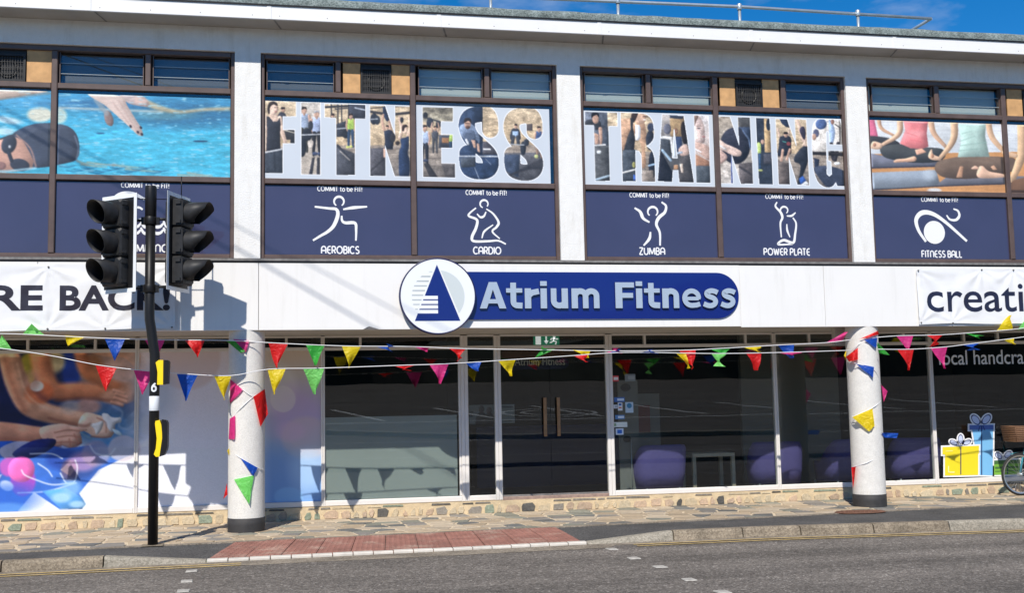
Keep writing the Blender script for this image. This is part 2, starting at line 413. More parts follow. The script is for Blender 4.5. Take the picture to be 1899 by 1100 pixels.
class MB:
    def __init__(s): s.v, s.f, s.m, s.sm = [], [], [], []
    def add(s, vs, fs, mi=0, smooth=False):
        o = len(s.v)
        s.v += [tuple(p) for p in vs]
        for f in fs:
            s.f.append(tuple(i + o for i in f)); s.m.append(mi); s.sm.append(smooth)
        return s
    def box(s, x0, x1, y0, y1, z0, z1, mi=0):
        return s.add([(x0, y0, z0), (x1, y0, z0), (x1, y1, z0), (x0, y1, z0), (x0, y0, z1), (x1, y0, z1), (x1, y1, z1), (x0, y1, z1)],
                     [(0, 3, 2, 1), (4, 5, 6, 7), (0, 1, 5, 4), (1, 2, 6, 5), (2, 3, 7, 6), (3, 0, 4, 7)], mi)
    def cbox(s, x0, x1, y0, y1, z0, z1, c=0.008, mi=0):
        "box with chamfered front edges (towards -y)"
        return s.add([(x0, y0 + c, z0), (x1, y0 + c, z0), (x1, y1, z0), (x0, y1, z0), (x0, y0 + c, z1), (x1, y0 + c, z1), (x1, y1, z1), (x0, y1, z1),
                      (x0 + c, y0, z0 + c), (x1 - c, y0, z0 + c), (x1 - c, y0, z1 - c), (x0 + c, y0, z1 - c)],
                     [(0, 3, 2, 1), (4, 5, 6, 7), (8, 9, 10, 11), (0, 1, 9, 8), (1, 5, 10, 9), (5, 4, 11, 10), (4, 0, 8, 11), (1, 2, 6, 5), (2, 3, 7, 6), (3, 0, 4, 7)], mi)
    def prism(s, pts, y0, y1, mi=0):
        "closed outline pts (x, z), anticlockwise seen from -y, from front y0 to back y1"
        n = len(pts)
        a = sum(pts[i][0]*pts[(i+1) % n][1] - pts[(i+1) % n][0]*pts[i][1] for i in range(n))
        if a < 0: pts = pts[::-1]
        return s.add([(x, y0, z) for x, z in pts] + [(x, y1, z) for x, z in pts],
                     [tuple(range(n))] + [tuple(range(2*n - 1, n - 1, -1))] + [((i + 1) % n, i, n + i, n + (i + 1) % n) for i in range(n)], mi)
    def tube(s, path, r, n=8, mi=0, cap=True, smooth=True):
        path = [Vector(p) for p in path]
        rs = r if isinstance(r, (list, tuple)) else [r]*len(path)
        o = len(s.v)
        t0 = (path[1] - path[0]).normalized()
        ref = Vector((0, 0, 1)) if abs(t0.z) < 0.9 else Vector((1, 0, 0))
        u = t0.cross(ref).normalized()
        for i, p in enumerate(path):
            if i == 0: t = (path[1] - path[0])
            elif i == len(path) - 1: t = path[-1] - path[-2]
            else: t = (path[i+1] - path[i]).normalized() + (path[i] - path[i-1]).normalized()
            t.normalize()
            u = (u - t*u.dot(t)).normalized()
            v = t.cross(u)
            for k in range(n):
                a = 2*pi*k/n
                s.v.append(tuple(p + (u*cos(a) + v*sin(a))*rs[i]))
        for i in range(len(path) - 1):
            for k in range(n):
                a, b = o + i*n + k, o + i*n + (k + 1) % n
                s.f.append((a, b, b + n, a + n)); s.m.append(mi); s.sm.append(smooth)
        if cap:
            s.f.append(tuple(o + k for k in range(n))[::-1]); s.m.append(mi); s.sm.append(False)
            e = o + (len(path) - 1)*n
            s.f.append(tuple(e + k for k in range(n))); s.m.append(mi); s.sm.append(False)
        return s
    def lathe(s, c, prof, n=32, axis='z', mi=0, smooth=True):
        "prof: (radius, height) pairs turned about an axis through c"
        o = len(s.v)
        c = Vector(c)
        for r, h in prof:
            for k in range(n):
                a = 2*pi*k/n
                if axis == 'z': p = Vector((r*cos(a), r*sin(a), h))
                elif axis == 'y': p = Vector((r*cos(a), h, r*sin(a)))
                else: p = Vector((h, r*cos(a), r*sin(a)))
                s.v.append(tuple(c + p))
        for i in range(len(prof) - 1):
            for k in range(n):
                a, b = o + i*n + k, o + i*n + (k + 1) % n
                s.f.append((a, b, b + n, a + n)); s.m.append(mi); s.sm.append(smooth)
        return s
    def ribbon(s, path, wd, y, mi=0, th=0.0):
        "flat stroke in the x-z plane with width(s) wd at depth y"
        P = [Vector((p[0], p[1])) for p in path]
        ws = wd if isinstance(wd, (list, tuple)) else [wd]*len(P)
        L, R = [], []
        for i, p in enumerate(P):
            a = P[max(0, i-1)]; b = P[min(len(P)-1, i+1)]
            t = (b - a).normalized()
            nrm = Vector((-t.y, t.x))*ws[i]*0.5
            L.append(p + nrm); R.append(p - nrm)
        o = len(s.v)
        for a, b in zip(L, R):
            s.v.append((a.x, y, a.y)); s.v.append((b.x, y, b.y))
        for i in range(len(P)-1):
            s.f.append((o+2*i, o+2*i+1, o+2*i+3, o+2*i+2)); s.m.append(mi); s.sm.append(False)
        if th:
            q = len(s.v)
            for a, b in zip(L, R):
                s.v.append((a.x, y+th, a.y)); s.v.append((b.x, y+th, b.y))
            for i in range(len(P)-1):
                for k in (0, 1):
                    f = (o+2*i+k, o+2*i+2+k, q+2*i+2+k, q+2*i+k)
                    s.f.append(f if k else f[::-1]); s.m.append(mi); s.sm.append(False)
            for e in (0, len(P)-1):
                s.f.append((o+2*e, o+2*e+1, q+2*e+1, q+2*e)); s.m.append(mi); s.sm.append(False)
        return s
    def disc(s, cx, cz, rx, y, rz=None, n=40, mi=0, a0=0.0, a1=2*pi):
        rz = rz or rx
        return s.add([(cx + rx*cos(a0 + (a1-a0)*k/n), y, cz + rz*sin(a0 + (a1-a0)*k/n)) for k in range(n)], [tuple(range(n))], mi)
    def build(s, name, mats, parent=None, recenter=True):
        me = bpy.data.meshes.new(name)
        vs = np.array(s.v, dtype=float)
        base = WL[parent.name] if parent else Vector((0, 0, 0))
        if recenter:
            lo, hi = vs.min(0), vs.max(0)
            org = Vector(((lo[0]+hi[0])/2, (lo[1]+hi[1])/2, lo[2] if parent is None else (lo[2]+hi[2])/2))
        else: org = base.copy()
        me.from_pydata([tuple(p) for p in (vs - np.array(org))], [], s.f)
        for m in (mats if isinstance(mats, (list, tuple)) else [mats]): me.materials.append(m)
        me.polygons.foreach_set('material_index', s.m)
        me.polygons.foreach_set('use_smooth', s.sm)
        me.update()
        o = bpy.data.objects.new(name, me)
        C.objects.link(o)
        o.location = org - base
        if parent: o.parent = parent
        WL[o.name] = org
        return o

def struct(name, mb, m):
    return tag(mb.build(name, m), kind='structure')

def smooth_path(pts, k=6, closed=False):
    "Catmull-Rom"
    P = [np.array(p, float) for p in pts]
    n = len(P); out = []
    rng = range(n) if closed else range(n - 1)
    for i in rng:
        p1, p2 = P[i], P[(i+1) % n]
        p0 = P[i-1] if (i > 0 or closed) else 2*p1 - p2
        p3 = P[(i+2) % n] if (i + 2 < n or closed) else 2*p2 - p1
        for j in range(k):
            t = j/k
            out.append(tuple(0.5*((2*p1) + (-p0+p2)*t + (2*p0-5*p1+4*p2-p3)*t*t + (-p0+3*p1-3*p2+p3)*t**3)))
    if not closed: out.append(tuple(P[-1]))
    return out

def arc(cx, cz, r, a0, a1, n=14, rz=None):
    rz = rz or r
    return [(cx + r*cos(radians(a0 + (a1-a0)*i/n)), cz + rz*sin(radians(a0 + (a1-a0)*i/n))) for i in range(n+1)]

def text_obj(name, body, x0, x1, z0, cap, y, m, parent=None, extrude=0.0, bold=0.0, ref='H', lines=None):
    "lettering in the x-z plane facing the street, fitted between x0 and x1, capital height cap"
    cu = bpy.data.curves.new('lettering', 'FONT')
    cu.body = body
    cu.offset = bold
    cu.resolution_u = 5
    ob = bpy.data.objects.new('lettering_curve', cu)
    C.objects.link(ob)
    dg = bpy.context.evaluated_depsgraph_get()
    me = bpy.data.meshes.new_from_object(ob.evaluated_get(dg))
    bpy.data.objects.remove(ob); bpy.data.curves.remove(cu)
    v = np.array([p.co[:] for p in me.vertices])
    fs = [tuple(p.vertices) for p in me.polygons]
    bpy.data.meshes.remove(me)
    lo, hi = v.min(0), v.max(0)
    sx = (x1 - x0)/(hi[0] - lo[0])
    sz = cap/(0.69 + 2*bold)
    mb = MB()
    mb.add([(x0 + (p[0]-lo[0])*sx, y, z0 + (p[1]+bold)*sz) for p in v], fs)
    return mb.build(name, m, parent)

def _bauhaus():
    A = arc
    return {'C': [A(.44, .5, .44, 48, 312, 16, .5)], 'O': [A(.48, .5, .48, 0, 360, 22, .5)], 'M': [[(0, 0), (.08, 1), (.52, .08), (.96, 1), (1.04, 0)]], 'I': [[(0, 0), (0, 1)]], 'T': [[(0, 1), (.6, 1)], [(.3, 1), (.3, 0)]],
            't': [[(.18, .95), (.18, .14), (.28, 0), (.40, 0)], [(0, .66), (.40, .66)]], 'o': [A(.33, .33, .33, 0, 360, 18)], 'b': [[(0, 1), (0, .33)], A(.33, .33, .33, 0, 360, 18)], 'e': [[(.04, .36), (.62, .36)], A(.33, .33, .33, 5, 310, 16)],
            'F': [[(.55, 1), (0, 1), (0, 0)], [(0, .52), (.48, .52)]], '!': [[(0, 1), (0, .32)], [(0, .12), (0, 0)]], 'A': [[(0, 0), (0, .62)] + A(.38, .62, .38, 180, 0, 12)[1:] + [(.76, 0)], [(0, .40), (.76, .40)]],
            'E': [[(.6, 1), (.40, 1)] + A(.40, .5, .38, 90, 270, 12, .5)[1:] + [(.6, 0)], [(.04, .5), (.55, .5)]], 'R': [[(0, 0), (0, 1), (.3, 1)] + A(.32, .72, .28, 90, -90, 10)[1:] + [(.05, .44)], [(.28, .44), (.6, 0)]],
            'B': [[(0, 0), (0, 1), (.3, 1)] + A(.32, .76, .24, 90, -90, 8)[1:] + [(.05, .52)], [(.30, .52)] + A(.34, .26, .26, 90, -90, 8) + [(0, 0)]], 'S': [smooth_path([(.58, .9), (.34, 1), (.08, .86), (.10, .62), (.34, .50), (.56, .38), (.58, .14), (.32, 0), (.04, .08)], 4)],
            'D': [[(0, 0), (0, 1), (.3, 1)] + A(.30, .5, .46, 90, -90, 14, .5)[1:] + [(0, 0)]], 'Z': [[(0, 1), (.65, 1), (0, 0), (.65, 0)]], 'U': [[(0, 1), (0, .36)] + A(.36, .36, .36, 180, 360, 12)[1:] + [(.72, 1)]],
            'P': [[(0, 0), (0, 1), (.3, 1)] + A(.32, .72, .28, 90, -90, 10)[1:] + [(.05, .44)]], 'W': [[(0, 1), (.26, 0), (.52, .9), (.78, 0), (1.04, 1)]], 'L': [[(0, 1), (0, .0), (.5, 0)]], 'N': [[(0, 0), (0, .62)] + A(.36, .62, .36, 180, 0, 12)[1:] + [(.72, 0)]],
            'G': [A(.44, .5, .44, 48, 335, 16, .5) + [(.86, .45), (.5, .45)]], '6': [A(.36, .33, .30, 0, 360, 20, .31), smooth_path([(.58, .98), (.34, .82), (.12, .58), (.06, .34)], 5)]}
def stroke_text(name, body, x0, x1, z0, cap, y, m, parent=None, weight=.17):
    "single-stroke rounded lettering fitted between x0 and x1"
    G_ = _bauhaus(); gap = .26
    x = 0.0; items = []
    for ch in body:
        if ch == ' ': x += .42; continue
        w_ = max(p[0] for s_ in G_[ch] for p in s_)
        items.append((x, G_[ch])); x += w_ + gap
    tot = x - gap
    k = (x1-x0)/tot
    mb = MB(); i = 0
    for ox, sts in items:
        for s_ in sts:
            runs, cur = [], [s_[0]]
            for q in range(1, len(s_)):
                cur.append(s_[q])
                if q < len(s_)-1:
                    v1 = Vector((s_[q][0]-s_[q-1][0], s_[q][1]-s_[q-1][1])); v2 = Vector((s_[q+1][0]-s_[q][0], s_[q+1][1]-s_[q][1]))
                    if v1.length > 1e-6 and v2.length > 1e-6 and v1.angle(v2) > 1.0: runs.append(cur); cur = [s_[q]]
            runs.append(cur)
            for rn in runs:
                if len(rn) < 2: continue
                mb.ribbon([(x0+(ox+p[0])*k, z0+p[1]*cap) for p in rn], weight*cap, y - .0002*(i % 5)); i += 1
    return mb.build(name, m, parent)

# ------------------------------------------------------------------ painted prints (ink colours laid on a fine grid of the sheet)
_rng = np.random.RandomState(5)
def vnoise(x, y, seed=0):
    "value noise on arrays"
    xi, yi = np.floor(x).astype(int), np.floor(y).astype(int)
    fx, fy = x - xi, y - yi
    fx = fx*fx*(3-2*fx); fy = fy*fy*(3-2*fy)
    def h(a, b):
        n = (a*374761393 + b*668265263 + seed*974711) & 0x7fffffff
        n = ((n ^ (n >> 13))*1274126177) & 0x7fffffff
        return ((n ^ (n >> 16)) & 0xffff)/65535.0
    return (h(xi, yi)*(1-fx) + h(xi+1, yi)*fx)*(1-fy) + (h(xi, yi+1)*(1-fx) + h(xi+1, yi+1)*fx)*fy
def fbm(x, y, seed=0, o=4):
    s, a, t = 0, 0.5, 0
    for i in range(o):
        s = s + a*vnoise(x*2**i, y*2**i, seed+i); t += a; a *= 0.5
    return s/t

class Paint:
    SS = 2
    def __init__(s, nx, ny, quad):
        "quad: TL, TR, BR, BL in the sketch's own units"
        s.nx, s.ny = nx, ny
        W, H = (nx+1)*s.SS, (ny+1)*s.SS
        u = (np.arange(W)+0.5)/W; v = (np.arange(H)+0.5)/H
        U, V = np.meshgrid(u, v)
        q = np.array(quad, float)
        s.X = (q[0,0]*(1-U)+q[1,0]*U)*(1-V) + (q[3,0]*(1-U)+q[2,0]*U)*V
        s.Y = (q[0,1]*(1-U)+q[1,1]*U)*(1-V) + (q[3,1]*(1-U)+q[2,1]*U)*V
        s.c = np.ones((H, W, 3))
        s.clip = None
    def _mix(s, a, col):
        if s.clip is not None: a = a*s.clip
        c = np.array(col, float)/255.0 if not callable(col) else col(s.X, s.Y)/255.0
        s.c = s.c*(1-a[..., None]) + c*a[..., None]
    def _vol(s, a, k=1.0):
        "soft modelling of a printed figure: lit from the upper left, darker at the far rim"
        n_ = float((a > .5).sum())
        if n_ < 30 or n_ > a.size*.30: return
        r = int(max(2, min(26, .16*math.sqrt(n_))))
        def box(m, r, ax):
            m = np.moveaxis(m, ax, 0)
            p = np.pad(m, [(r+1, r)]+[(0, 0)]*(m.ndim-1), mode='edge').cumsum(0)
            return np.moveaxis((p[2*r+1:]-p[:-2*r-1])/(2*r+1), 0, ax)
        e = box(box(box(box(a, r, 0), r, 1), r, 0), r, 1)
        h = max(1, r//2)
        g_ = (np.roll(e, -h, 1)-np.roll(e, h, 1))*.8 + (np.roll(e, -h, 0)-np.roll(e, h, 0))*.6
        sh = 1 + np.clip(g_*.75, -.34, .30)*k - .12*(1-e)*k
        w_ = a if s.clip is None else a*s.clip
        s.c = np.clip(s.c*(1+(sh-1)*w_)[..., None], 0, 1)
    def inside(s, pts):
        r = np.zeros(s.X.shape, bool)
        n = len(pts)
        for i in range(n):
            (x0, y0), (x1, y1) = pts[i], pts[(i+1) % n]
            if y0 == y1: continue
            k = ((y0 > s.Y) != (y1 > s.Y))
            r ^= k & (s.X < (x1-x0)*(s.Y-y0)/(y1-y0)+x0)
        return r
    def dist(s, pts, ws):
        d = np.full(s.X.shape, 1e9)
        for i in range(len(pts)-1):
            (x0, y0), (x1, y1) = pts[i], pts[i+1]
            dx, dy = x1-x0, y1-y0
            L = dx*dx+dy*dy or 1e-9
            t = np.clip(((s.X-x0)*dx+(s.Y-y0)*dy)/L, 0, 1)
            d = np.minimum(d, np.hypot(s.X-x0-t*dx, s.Y-y0-t*dy)-(ws[i]*(1-t)+ws[i+1]*t))
        return d
    def fill(s, col, a=1.0): s._mix(np.full(s.X.shape, a), col)
    def poly(s, pts, col, a=1.0, smooth=False, soft=0.0):
        if smooth: pts = smooth_path(pts, 5, True)
        m = s.inside(pts)
        if soft:
            d = s.dist(list(pts)+[pts[0]], [0]*(len(pts)+1))
            sd = np.where(m, -d, d)
            s._mix(np.clip(0.5 - sd/(2*soft), 0, 1)*a, col)
        else:
            s._mix(m*float(a), col)
            if a > .85: s._vol(m.astype(float))
    def line(s, pts, w, col, a=1.0, soft=1.0, smooth=False):
        ws = w if isinstance(w, (list, tuple)) else [w]*len(pts)
        if smooth:
            k = 5
            p2 = smooth_path(pts, k)
            ws = [lerp(ws[min(int(i/k), len(ws)-1)], ws[min(int(i/k)+1, len(ws)-1)], (i % k)/k) for i in range(len(p2))]
            pts = p2
        m = np.clip(0.5 - s.dist(pts, ws)/(2*soft), 0, 1)*a
        s._mix(m, col)
        if a > .85 and max(ws) > 8: s._vol(m)
    def ell(s, cx, cy, rx, ry, col, a=1.0, rot=0.0, soft=0.06):
        c, n = cos(radians(rot)), sin(radians(rot))
        x, y = s.X-cx, s.Y-cy
        r = np.hypot((x*c+y*n)/rx, (-x*n+y*c)/ry)
        m = np.clip((1-r)/soft+0.5, 0, 1)*a
        s._mix(m, col)
        if a > .85 and soft < .2: s._vol(m)
    def soften(s, k=1):
        for _ in range(k):
            for ax in (0, 1): s.c = (np.roll(s.c, 1, ax)+2*s.c+np.roll(s.c, -1, ax))/4
    def grain(s, amt=.05):
        s.c = np.clip(s.c*(1+amt*(_rng.rand(*s.X.shape)-.5)[..., None]*2), 0, 1)
    def grad(s, c0, c1, p0, p1):
        dx, dy = p1[0]-p0[0], p1[1]-p0[1]
        t = np.clip(((s.X-p0[0])*dx+(s.Y-p0[1])*dy)/(dx*dx+dy*dy), 0, 1)[..., None]
        c = (np.array(c0)*(1-t)+np.array(c1)*t)/255.0
        a = (s.clip if s.clip is not None else np.ones(s.X.shape))[..., None]
        s.c = s.c*(1-a)+c*a
    def noise(s, amp, sx, sy, seed=0, o=4, col=None, thr=None, keep_white=False):
        n = fbm(s.X/sx, s.Y/sy, seed, o)
        if keep_white: n = np.where(s.c.min(-1) > .86, .5, n)
        if col is not None:
            s._mix(np.clip((n-thr)/0.08, 0, 1)*amp, col)
        else:
            a = s.clip if s.clip is not None else 1.0
            s.c = np.clip(s.c*(1+((n-0.5)*2*amp*a)[..., None]), 0, 1)
    def mask_of(s, polys, strokes=()):
        m = np.zeros(s.X.shape, bool)
        for p in polys: m |= s.inside(p)
        for pts, w in strokes: m |= s.dist(pts, [w]*len(pts)) < 0
        return m
    def sheet(s, name, corners, m, parent=None, gain=0.9):
        "corners TL, TR, BR, BL in the place"
        SS = s.SS
        H, W = s.ny+1, s.nx+1
        c = s.c.reshape(H, SS, W, SS, 3).mean((1, 3))
        c = np.where(c <= 0.04045, c/12.92, ((c+0.055)/1.055)**2.4)*gain
        u = np.arange(W)/s.nx; v = np.arange(H)/s.ny
        U, V = np.meshgrid(u, v)
        Q = [np.array(q, float) for q in corners]
        P = ((Q[0]*(1-U[..., None])+Q[1]*U[..., None])*(1-V[..., None]) + (Q[3]*(1-U[..., None])+Q[2]*U[..., None])*V[..., None]).reshape(-1, 3)
        org = P.mean(0); 
        if parent is None: org = np.array([org[0], org[1], P[:, 2].min()])
        I = np.arange(H*W).reshape(H, W)
        F = np.stack([I[:-1, :-1], I[1:, :-1], I[1:, 1:], I[:-1, 1:]], -1).reshape(-1, 4)
        me = bpy.data.meshes.new(name)
        me.vertices.add(H*W); me.vertices.foreach_set('co', (P-org).ravel())
        me.loops.add(F.size); me.loops.foreach_set('vertex_index', F.ravel().astype(np.int32))
        me.polygons.add(len(F)); me.polygons.foreach_set('loop_start', np.arange(0, F.size, 4, dtype=np.int32))
        me.update(calc_edges=True)
        at_ = me.color_attributes.new('ink', 'FLOAT_COLOR', 'POINT')
        at_.data.foreach_set('color', np.concatenate([c.reshape(-1, 3), np.ones((H*W, 1))], 1).ravel())
        me.materials.append(m)
        o = bpy.data.objects.new(name, me)
        C.objects.link(o)
        base = WL[parent.name] if parent else Vector((0, 0, 0))
        o.location = Vector(org) - base
        if parent: o.parent = parent
        WL[o.name] = Vector(org)
        return o

# ================================================================== THE GROUND
R = 1.5                                   # how far the shopfront stands back from the upper facade
ROADZ = -0.12
def yk(x): return pw(x, [(-9, -2.12), (-3, -1.93), (3.5, -1.80), (5.9, -1.80), (9.5, -2.16), (14, -2.75), (30, -4.8)])      # kerb face line
def zk(x): return pw(x, [(-2.08, 0.0), (-0.95, -0.095), (3.62, -0.095), (4.75, 0.0)])                                        # kerb top level (dropped at the crossing)
def yp(x): return pw(x, [(-9, -1.2), (-3.4, -1.0), (0.4, -0.84), (6.4, -0.58), (10.9, -0.2), (14, 0.06), (30, 1.0)])         # front edge of the stone paving

mb = MB()
xs = [-60 + i*6 for i in range(8)] + [-9 + i for i in range(24)] + [16 + i*6 for i in range(9)]
for a, b in zip(xs, xs[1:]):
    mb.add([(a, -13.2, ROADZ), (b, -13.2, ROADZ), (b, yk(b), ROADZ), (a, yk(a), ROADZ)], [(0, 1, 2, 3)])
road = struct('road', mb, MT['asphalt'])

# gutter dust along the kerb, double yellow lines, white crossing studs: all laid on the road
def strip(mb, x0, x1, d0, d1, z, n=24):
    for i in range(n):
        a, b = lerp(x0, x1, i/n), lerp(x0, x1, (i+1)/n)
        mb.add([(a, yk(a)-d1, z), (b, yk(b)-d1, z), (b, yk(b)-d0, z), (a, yk(a)-d0, z)], [(0, 1, 2, 3)])
mb = MB()
rg = random.Random(3)
n = 150
ed = [0.16 + 0.05*rg.random() + (0.22 if -1.2 + 0 < (-6 + i*0.14) < 3.9 else 0.0) for i in range(n+1)]
for i in range(n):
    a, b = -6 + i*0.14, -6 + (i+1)*0.14
    mb.add([(a, yk(a)-ed[i], ROADZ+0.003), (b, yk(b)-ed[i+1], ROADZ+0.003), (b, yk(b), ROADZ+0.003), (a, yk(a), ROADZ+0.003)], [(0, 1, 2, 3)])
g = mb.build('gutter_dust', MT['dust'], road)
g['kind'] = 'stuff'
for x0, x1 in ((-8, -0.55), (4.15, 16)):
    for d in (0.20, 0.36):
        mb = MB(); strip(mb, x0, x1, d, d+0.05, ROADZ+0.007)
        mb.build('yellow_line', MT['yellow_line'], road)
studs = [(356, 1061), (347, 1080), (340, 1098), (1135, 1020), (1175, 1037), (1224, 1053), (1279, 1077), (1340, 1100)]
for px, py in studs:
    p = atz(px, py, ROADZ)
    mb = MB()
    q = [(p.x + dx + rg.uniform(-.008, .008), p.y + dy + rg.uniform(-.01, .01)) for dx, dy in ((-.06, -.075), (.062, -.075), (.058, .075), (-.062, .075))]
    mb.add([(x, y, ROADZ+0.004) for x, y in q] + [(x*0.9+p.x*0.1, y*0.9+p.y*0.1, ROADZ+0.012) for x, y in q], [(4, 5, 6, 7), (0, 1, 5, 4), (1, 2, 6, 5), (2, 3, 7, 6), (3, 0, 4, 7)])
    mb.build('crossing_stud', MT['road_white'], road)

# tarmac footway between kerb and paving
mb = MB()
xs = [-14, -9, -6] + [-5 + i*0.25 for i in range(81)] + [17, 24]
for a, b in zip(xs, xs[1:]):
    for t0, t1 in ((0, .5), (.5, 1)):
        P = []
        for x, t in ((a, t1), (b, t1), (b, t0), (a, t0)):
            y = lerp(yp(x)-0.07, yk(x)+0.125, t)
            z = lerp(-0.008, zk(x)-0.012, t**1.1)
            P.append((x, y, z))
        mb.add(P, [(0, 1, 2, 3)])
pavement = struct('pavement', mb, MT['tarmac'])
# concrete edging between tarmac and stone paving
mb = MB()
for a, b in zip(xs, xs[1:]):
    mb.add([(a, yp(a)-0.09, 0.002), (b, yp(b)-0.09, 0.002), (b, yp(b), 0.004), (a, yp(a), 0.004), (a, yp(a)-0.09, -0.05), (b, yp(b)-0.09, -0.05)], [(0, 1, 2, 3), (4, 5, 1, 0)])
mb.build('edging_strip', MT['dust'], pavement)

# kerb stones one by one
kerb = thing('kerb', None, None, (0, -1.9, ROADZ), kind='structure')
joints = [-5.2, -3.98, -3.16, -2.08, -0.95]
x = -0.95
right = [3.62, 4.75, 5.68, 6.45, 7.42, 8.44, 9.5, 10.4, 11.3, 12.2, 13.1, 14.0]
def kerb_stone(x0, x1, m):
    mb = MB()
    g = 0.009
    n = 4
    rows = []
    for i in range(n+1):
        x = lerp(x0+g, x1-g, i/n)
        z = zk(x); y = yk(x)
        h = z - ROADZ
        j = [rg.uniform(-.004, .004) for _ in range(4)]
        rows.append([(x, y-0.012, ROADZ-0.05), (x, y-0.012+j[0], ROADZ+h*0.1), (x, y+0.004+j[1], z-min(.03, h*.4)+j[2]), (x, y+0.028, z+j[3]*.5), (x, y+0.122, z+0.004), (x, y+0.122, z-0.1)])
    vs = [p for r in rows for p in r]
    fs = []
    for i in range(n):
        for k in range(5):
            a = i*6+k
            fs.append((a, a+6, a+7, a+1))
    fs.append(tuple(range(5, -1, -1))); fs.append(tuple(n*6+k for k in range(6)))
    mb.add(vs, fs)
    return mb.build('kerb_stone', m, kerb)
for a, b in zip(joints, joints[1:]): kerb_stone(a, b, MT['kerblight'] if a == -2.08 else MT['kerb'])
for a, b in zip(right, right[1:]): kerb_stone(a, b, MT['kerblight'] if a in (3.62, 8.44, 10.4) else MT['kerb'])

# red tactile slabs of the dropped crossing with a row of white blocks in front
tact = thing('tactile_paving', None, None, (1.3, -1.3, -0.05), kind='structure')
def tp(i, j):
    x = lerp(-0.93, 3.58, i/11) + (0.28 - 0.42*i/11)*(1-j/2)*0.9
    yb, yf = yp(x)-0.10, yk(x)+0.105
    y = lerp(yb, yf, j/2)
    return Vector((x, y, lerp(0.003, -0.088, (j/2)**1.1)))
for i in range(11):
    for j in range(2):
        a, b, c, d = tp(i, j), tp(i+1, j), tp(i+1, j+1), tp(i, j+1)      # back-left, back-right, front-right, front-left
        def uv(u, v, h=0.0):
            u, v = lerp(.01, .99, u), lerp(.012, .988, v)
            p = (a*(1-u)+b*u)*(1-v)+(d*(1-u)+c*u)*v
            return (p.x, p.y, p.z+h)
        mb = MB()
        k = rg.uniform(-.003, .003)
        mb.add([uv(0, 1, k), uv(1, 1, k), uv(1, 0, k), uv(0, 0, k), uv(0, 1, -.06), uv(1, 1, -.06), uv(1, 0, -.06), uv(0, 0, -.06)],
               [(0, 1, 2, 3), (4, 5, 1, 0), (5, 6, 2, 1), (6, 7, 3, 2), (7, 4, 0, 3)])
        for m_ in range(6):
            for n_ in range(6):
                u, v, r = (m_+.5)/6, (n_+.5)/6, .052
                q = [uv(u-r, v+r, k), uv(u+r, v+r, k), uv(u+r, v-r, k), uv(u-r, v-r, k)]
                t = [uv(u-r*.6, v+r*.6, k+.006), uv(u+r*.6, v+r*.6, k+.006), uv(u+r*.6, v-r*.6, k+.006), uv(u-r*.6, v-r*.6, k+.006)]
                mb.add(q+t, [(4, 5, 6, 7), (0, 1, 5, 4), (1, 2, 6, 5), (2, 3, 7, 6), (3, 0, 4, 7)])
        mb.build('tactile_slab', MT['red_slab'], tact)
for i in range(19):
    x0, x1 = lerp(-0.95, 3.62, i/19)+.006, lerp(-0.95, 3.62, (i+1)/19)-.006
    mb = MB()
    dz = rg.uniform(-.003, .003)
    ya, yb_ = yk(x0), yk(x1)
    mb.add([(x0, ya-.003, -.15), (x1, yb_-.003, -.15), (x1, yb_-.003, -.098+dz), (x0, ya-.003, -.098+dz), (x0, ya+.012, -.087+dz), (x1, yb_+.012, -.087+dz), (x1, yb_+.10, -.085+dz), (x0, ya+.10, -.085+dz)],
           [(0, 1, 2, 3), (3, 2, 5, 4), (4, 5, 6, 7), (1, 6, 5, 2), (0, 3, 4, 7)])
    mb.build('white_block', MT['white_brick'], tact)

# crazy paving: irregular flags bedded in mortar
mb = MB()
for a, b in zip(xs, xs[1:]):
    mb.add([(a, yp(a), -.002), (b, yp(b), -.002), (b, 1.47, -.002), (a, 1.47, -.002)], [(0, 1, 2, 3)])
paving = struct('paving', mb, MT['mortar'])
def clip_poly(P, nx, ny, d):
    out = []
    for i in range(len(P)):
        a, b = P[i], P[(i+1) % len(P)]
        da, db = a[0]*nx+a[1]*ny-d, b[0]*nx+b[1]*ny-d
        if da <= 0: out.append(a)
        if (da < 0) != (db < 0):
            t = da/(da-db); out.append((lerp(a[0], b[0], t), lerp(a[1], b[1], t)))
    return out
def voronoi(pts, bounds, gap, near):
    cells = []
    for i, p in enumerate(pts):
        P = list(bounds(p))
        for j, q in enumerate(pts):
            if i == j or abs(p[0]-q[0]) > near or abs(p[1]-q[1]) > near: continue
            dx, dy = q[0]-p[0], q[1]-p[1]
            L = math.hypot(dx, dy) or 1e-6
            P = clip_poly(P, dx/L, dy/L, ((p[0]+q[0])/2*dx+(p[1]+q[1])/2*dy)/L-gap/2)
            if len(P) < 3: break
        cells.append(P)
    return cells
rg = random.Random(21)
pts = []
row = 0
y = -1.15
while y < 1.5:
    x = -4.7 + rg.uniform(0, .4)
    while x < 12.6:
        yy = y + rg.uniform(-.10, .10)
        if yp(x)-.08 < yy < 1.5: pts.append((x, yy))
        x += rg.uniform(.22, .46)
    y += 0.265
cells = voronoi(pts, lambda p: [(p[0]-.5, yp(p[0])+.015), (p[0]+.5, yp(p[0])+.015), (p[0]+.5, 1.455), (p[0]-.5, 1.455)], .032, 1.2)
def area(P): return abs(sum(P[i][0]*P[(i+1) % len(P)][1]-P[(i+1) % len(P)][0]*P[i][1] for i in range(len(P))))/2
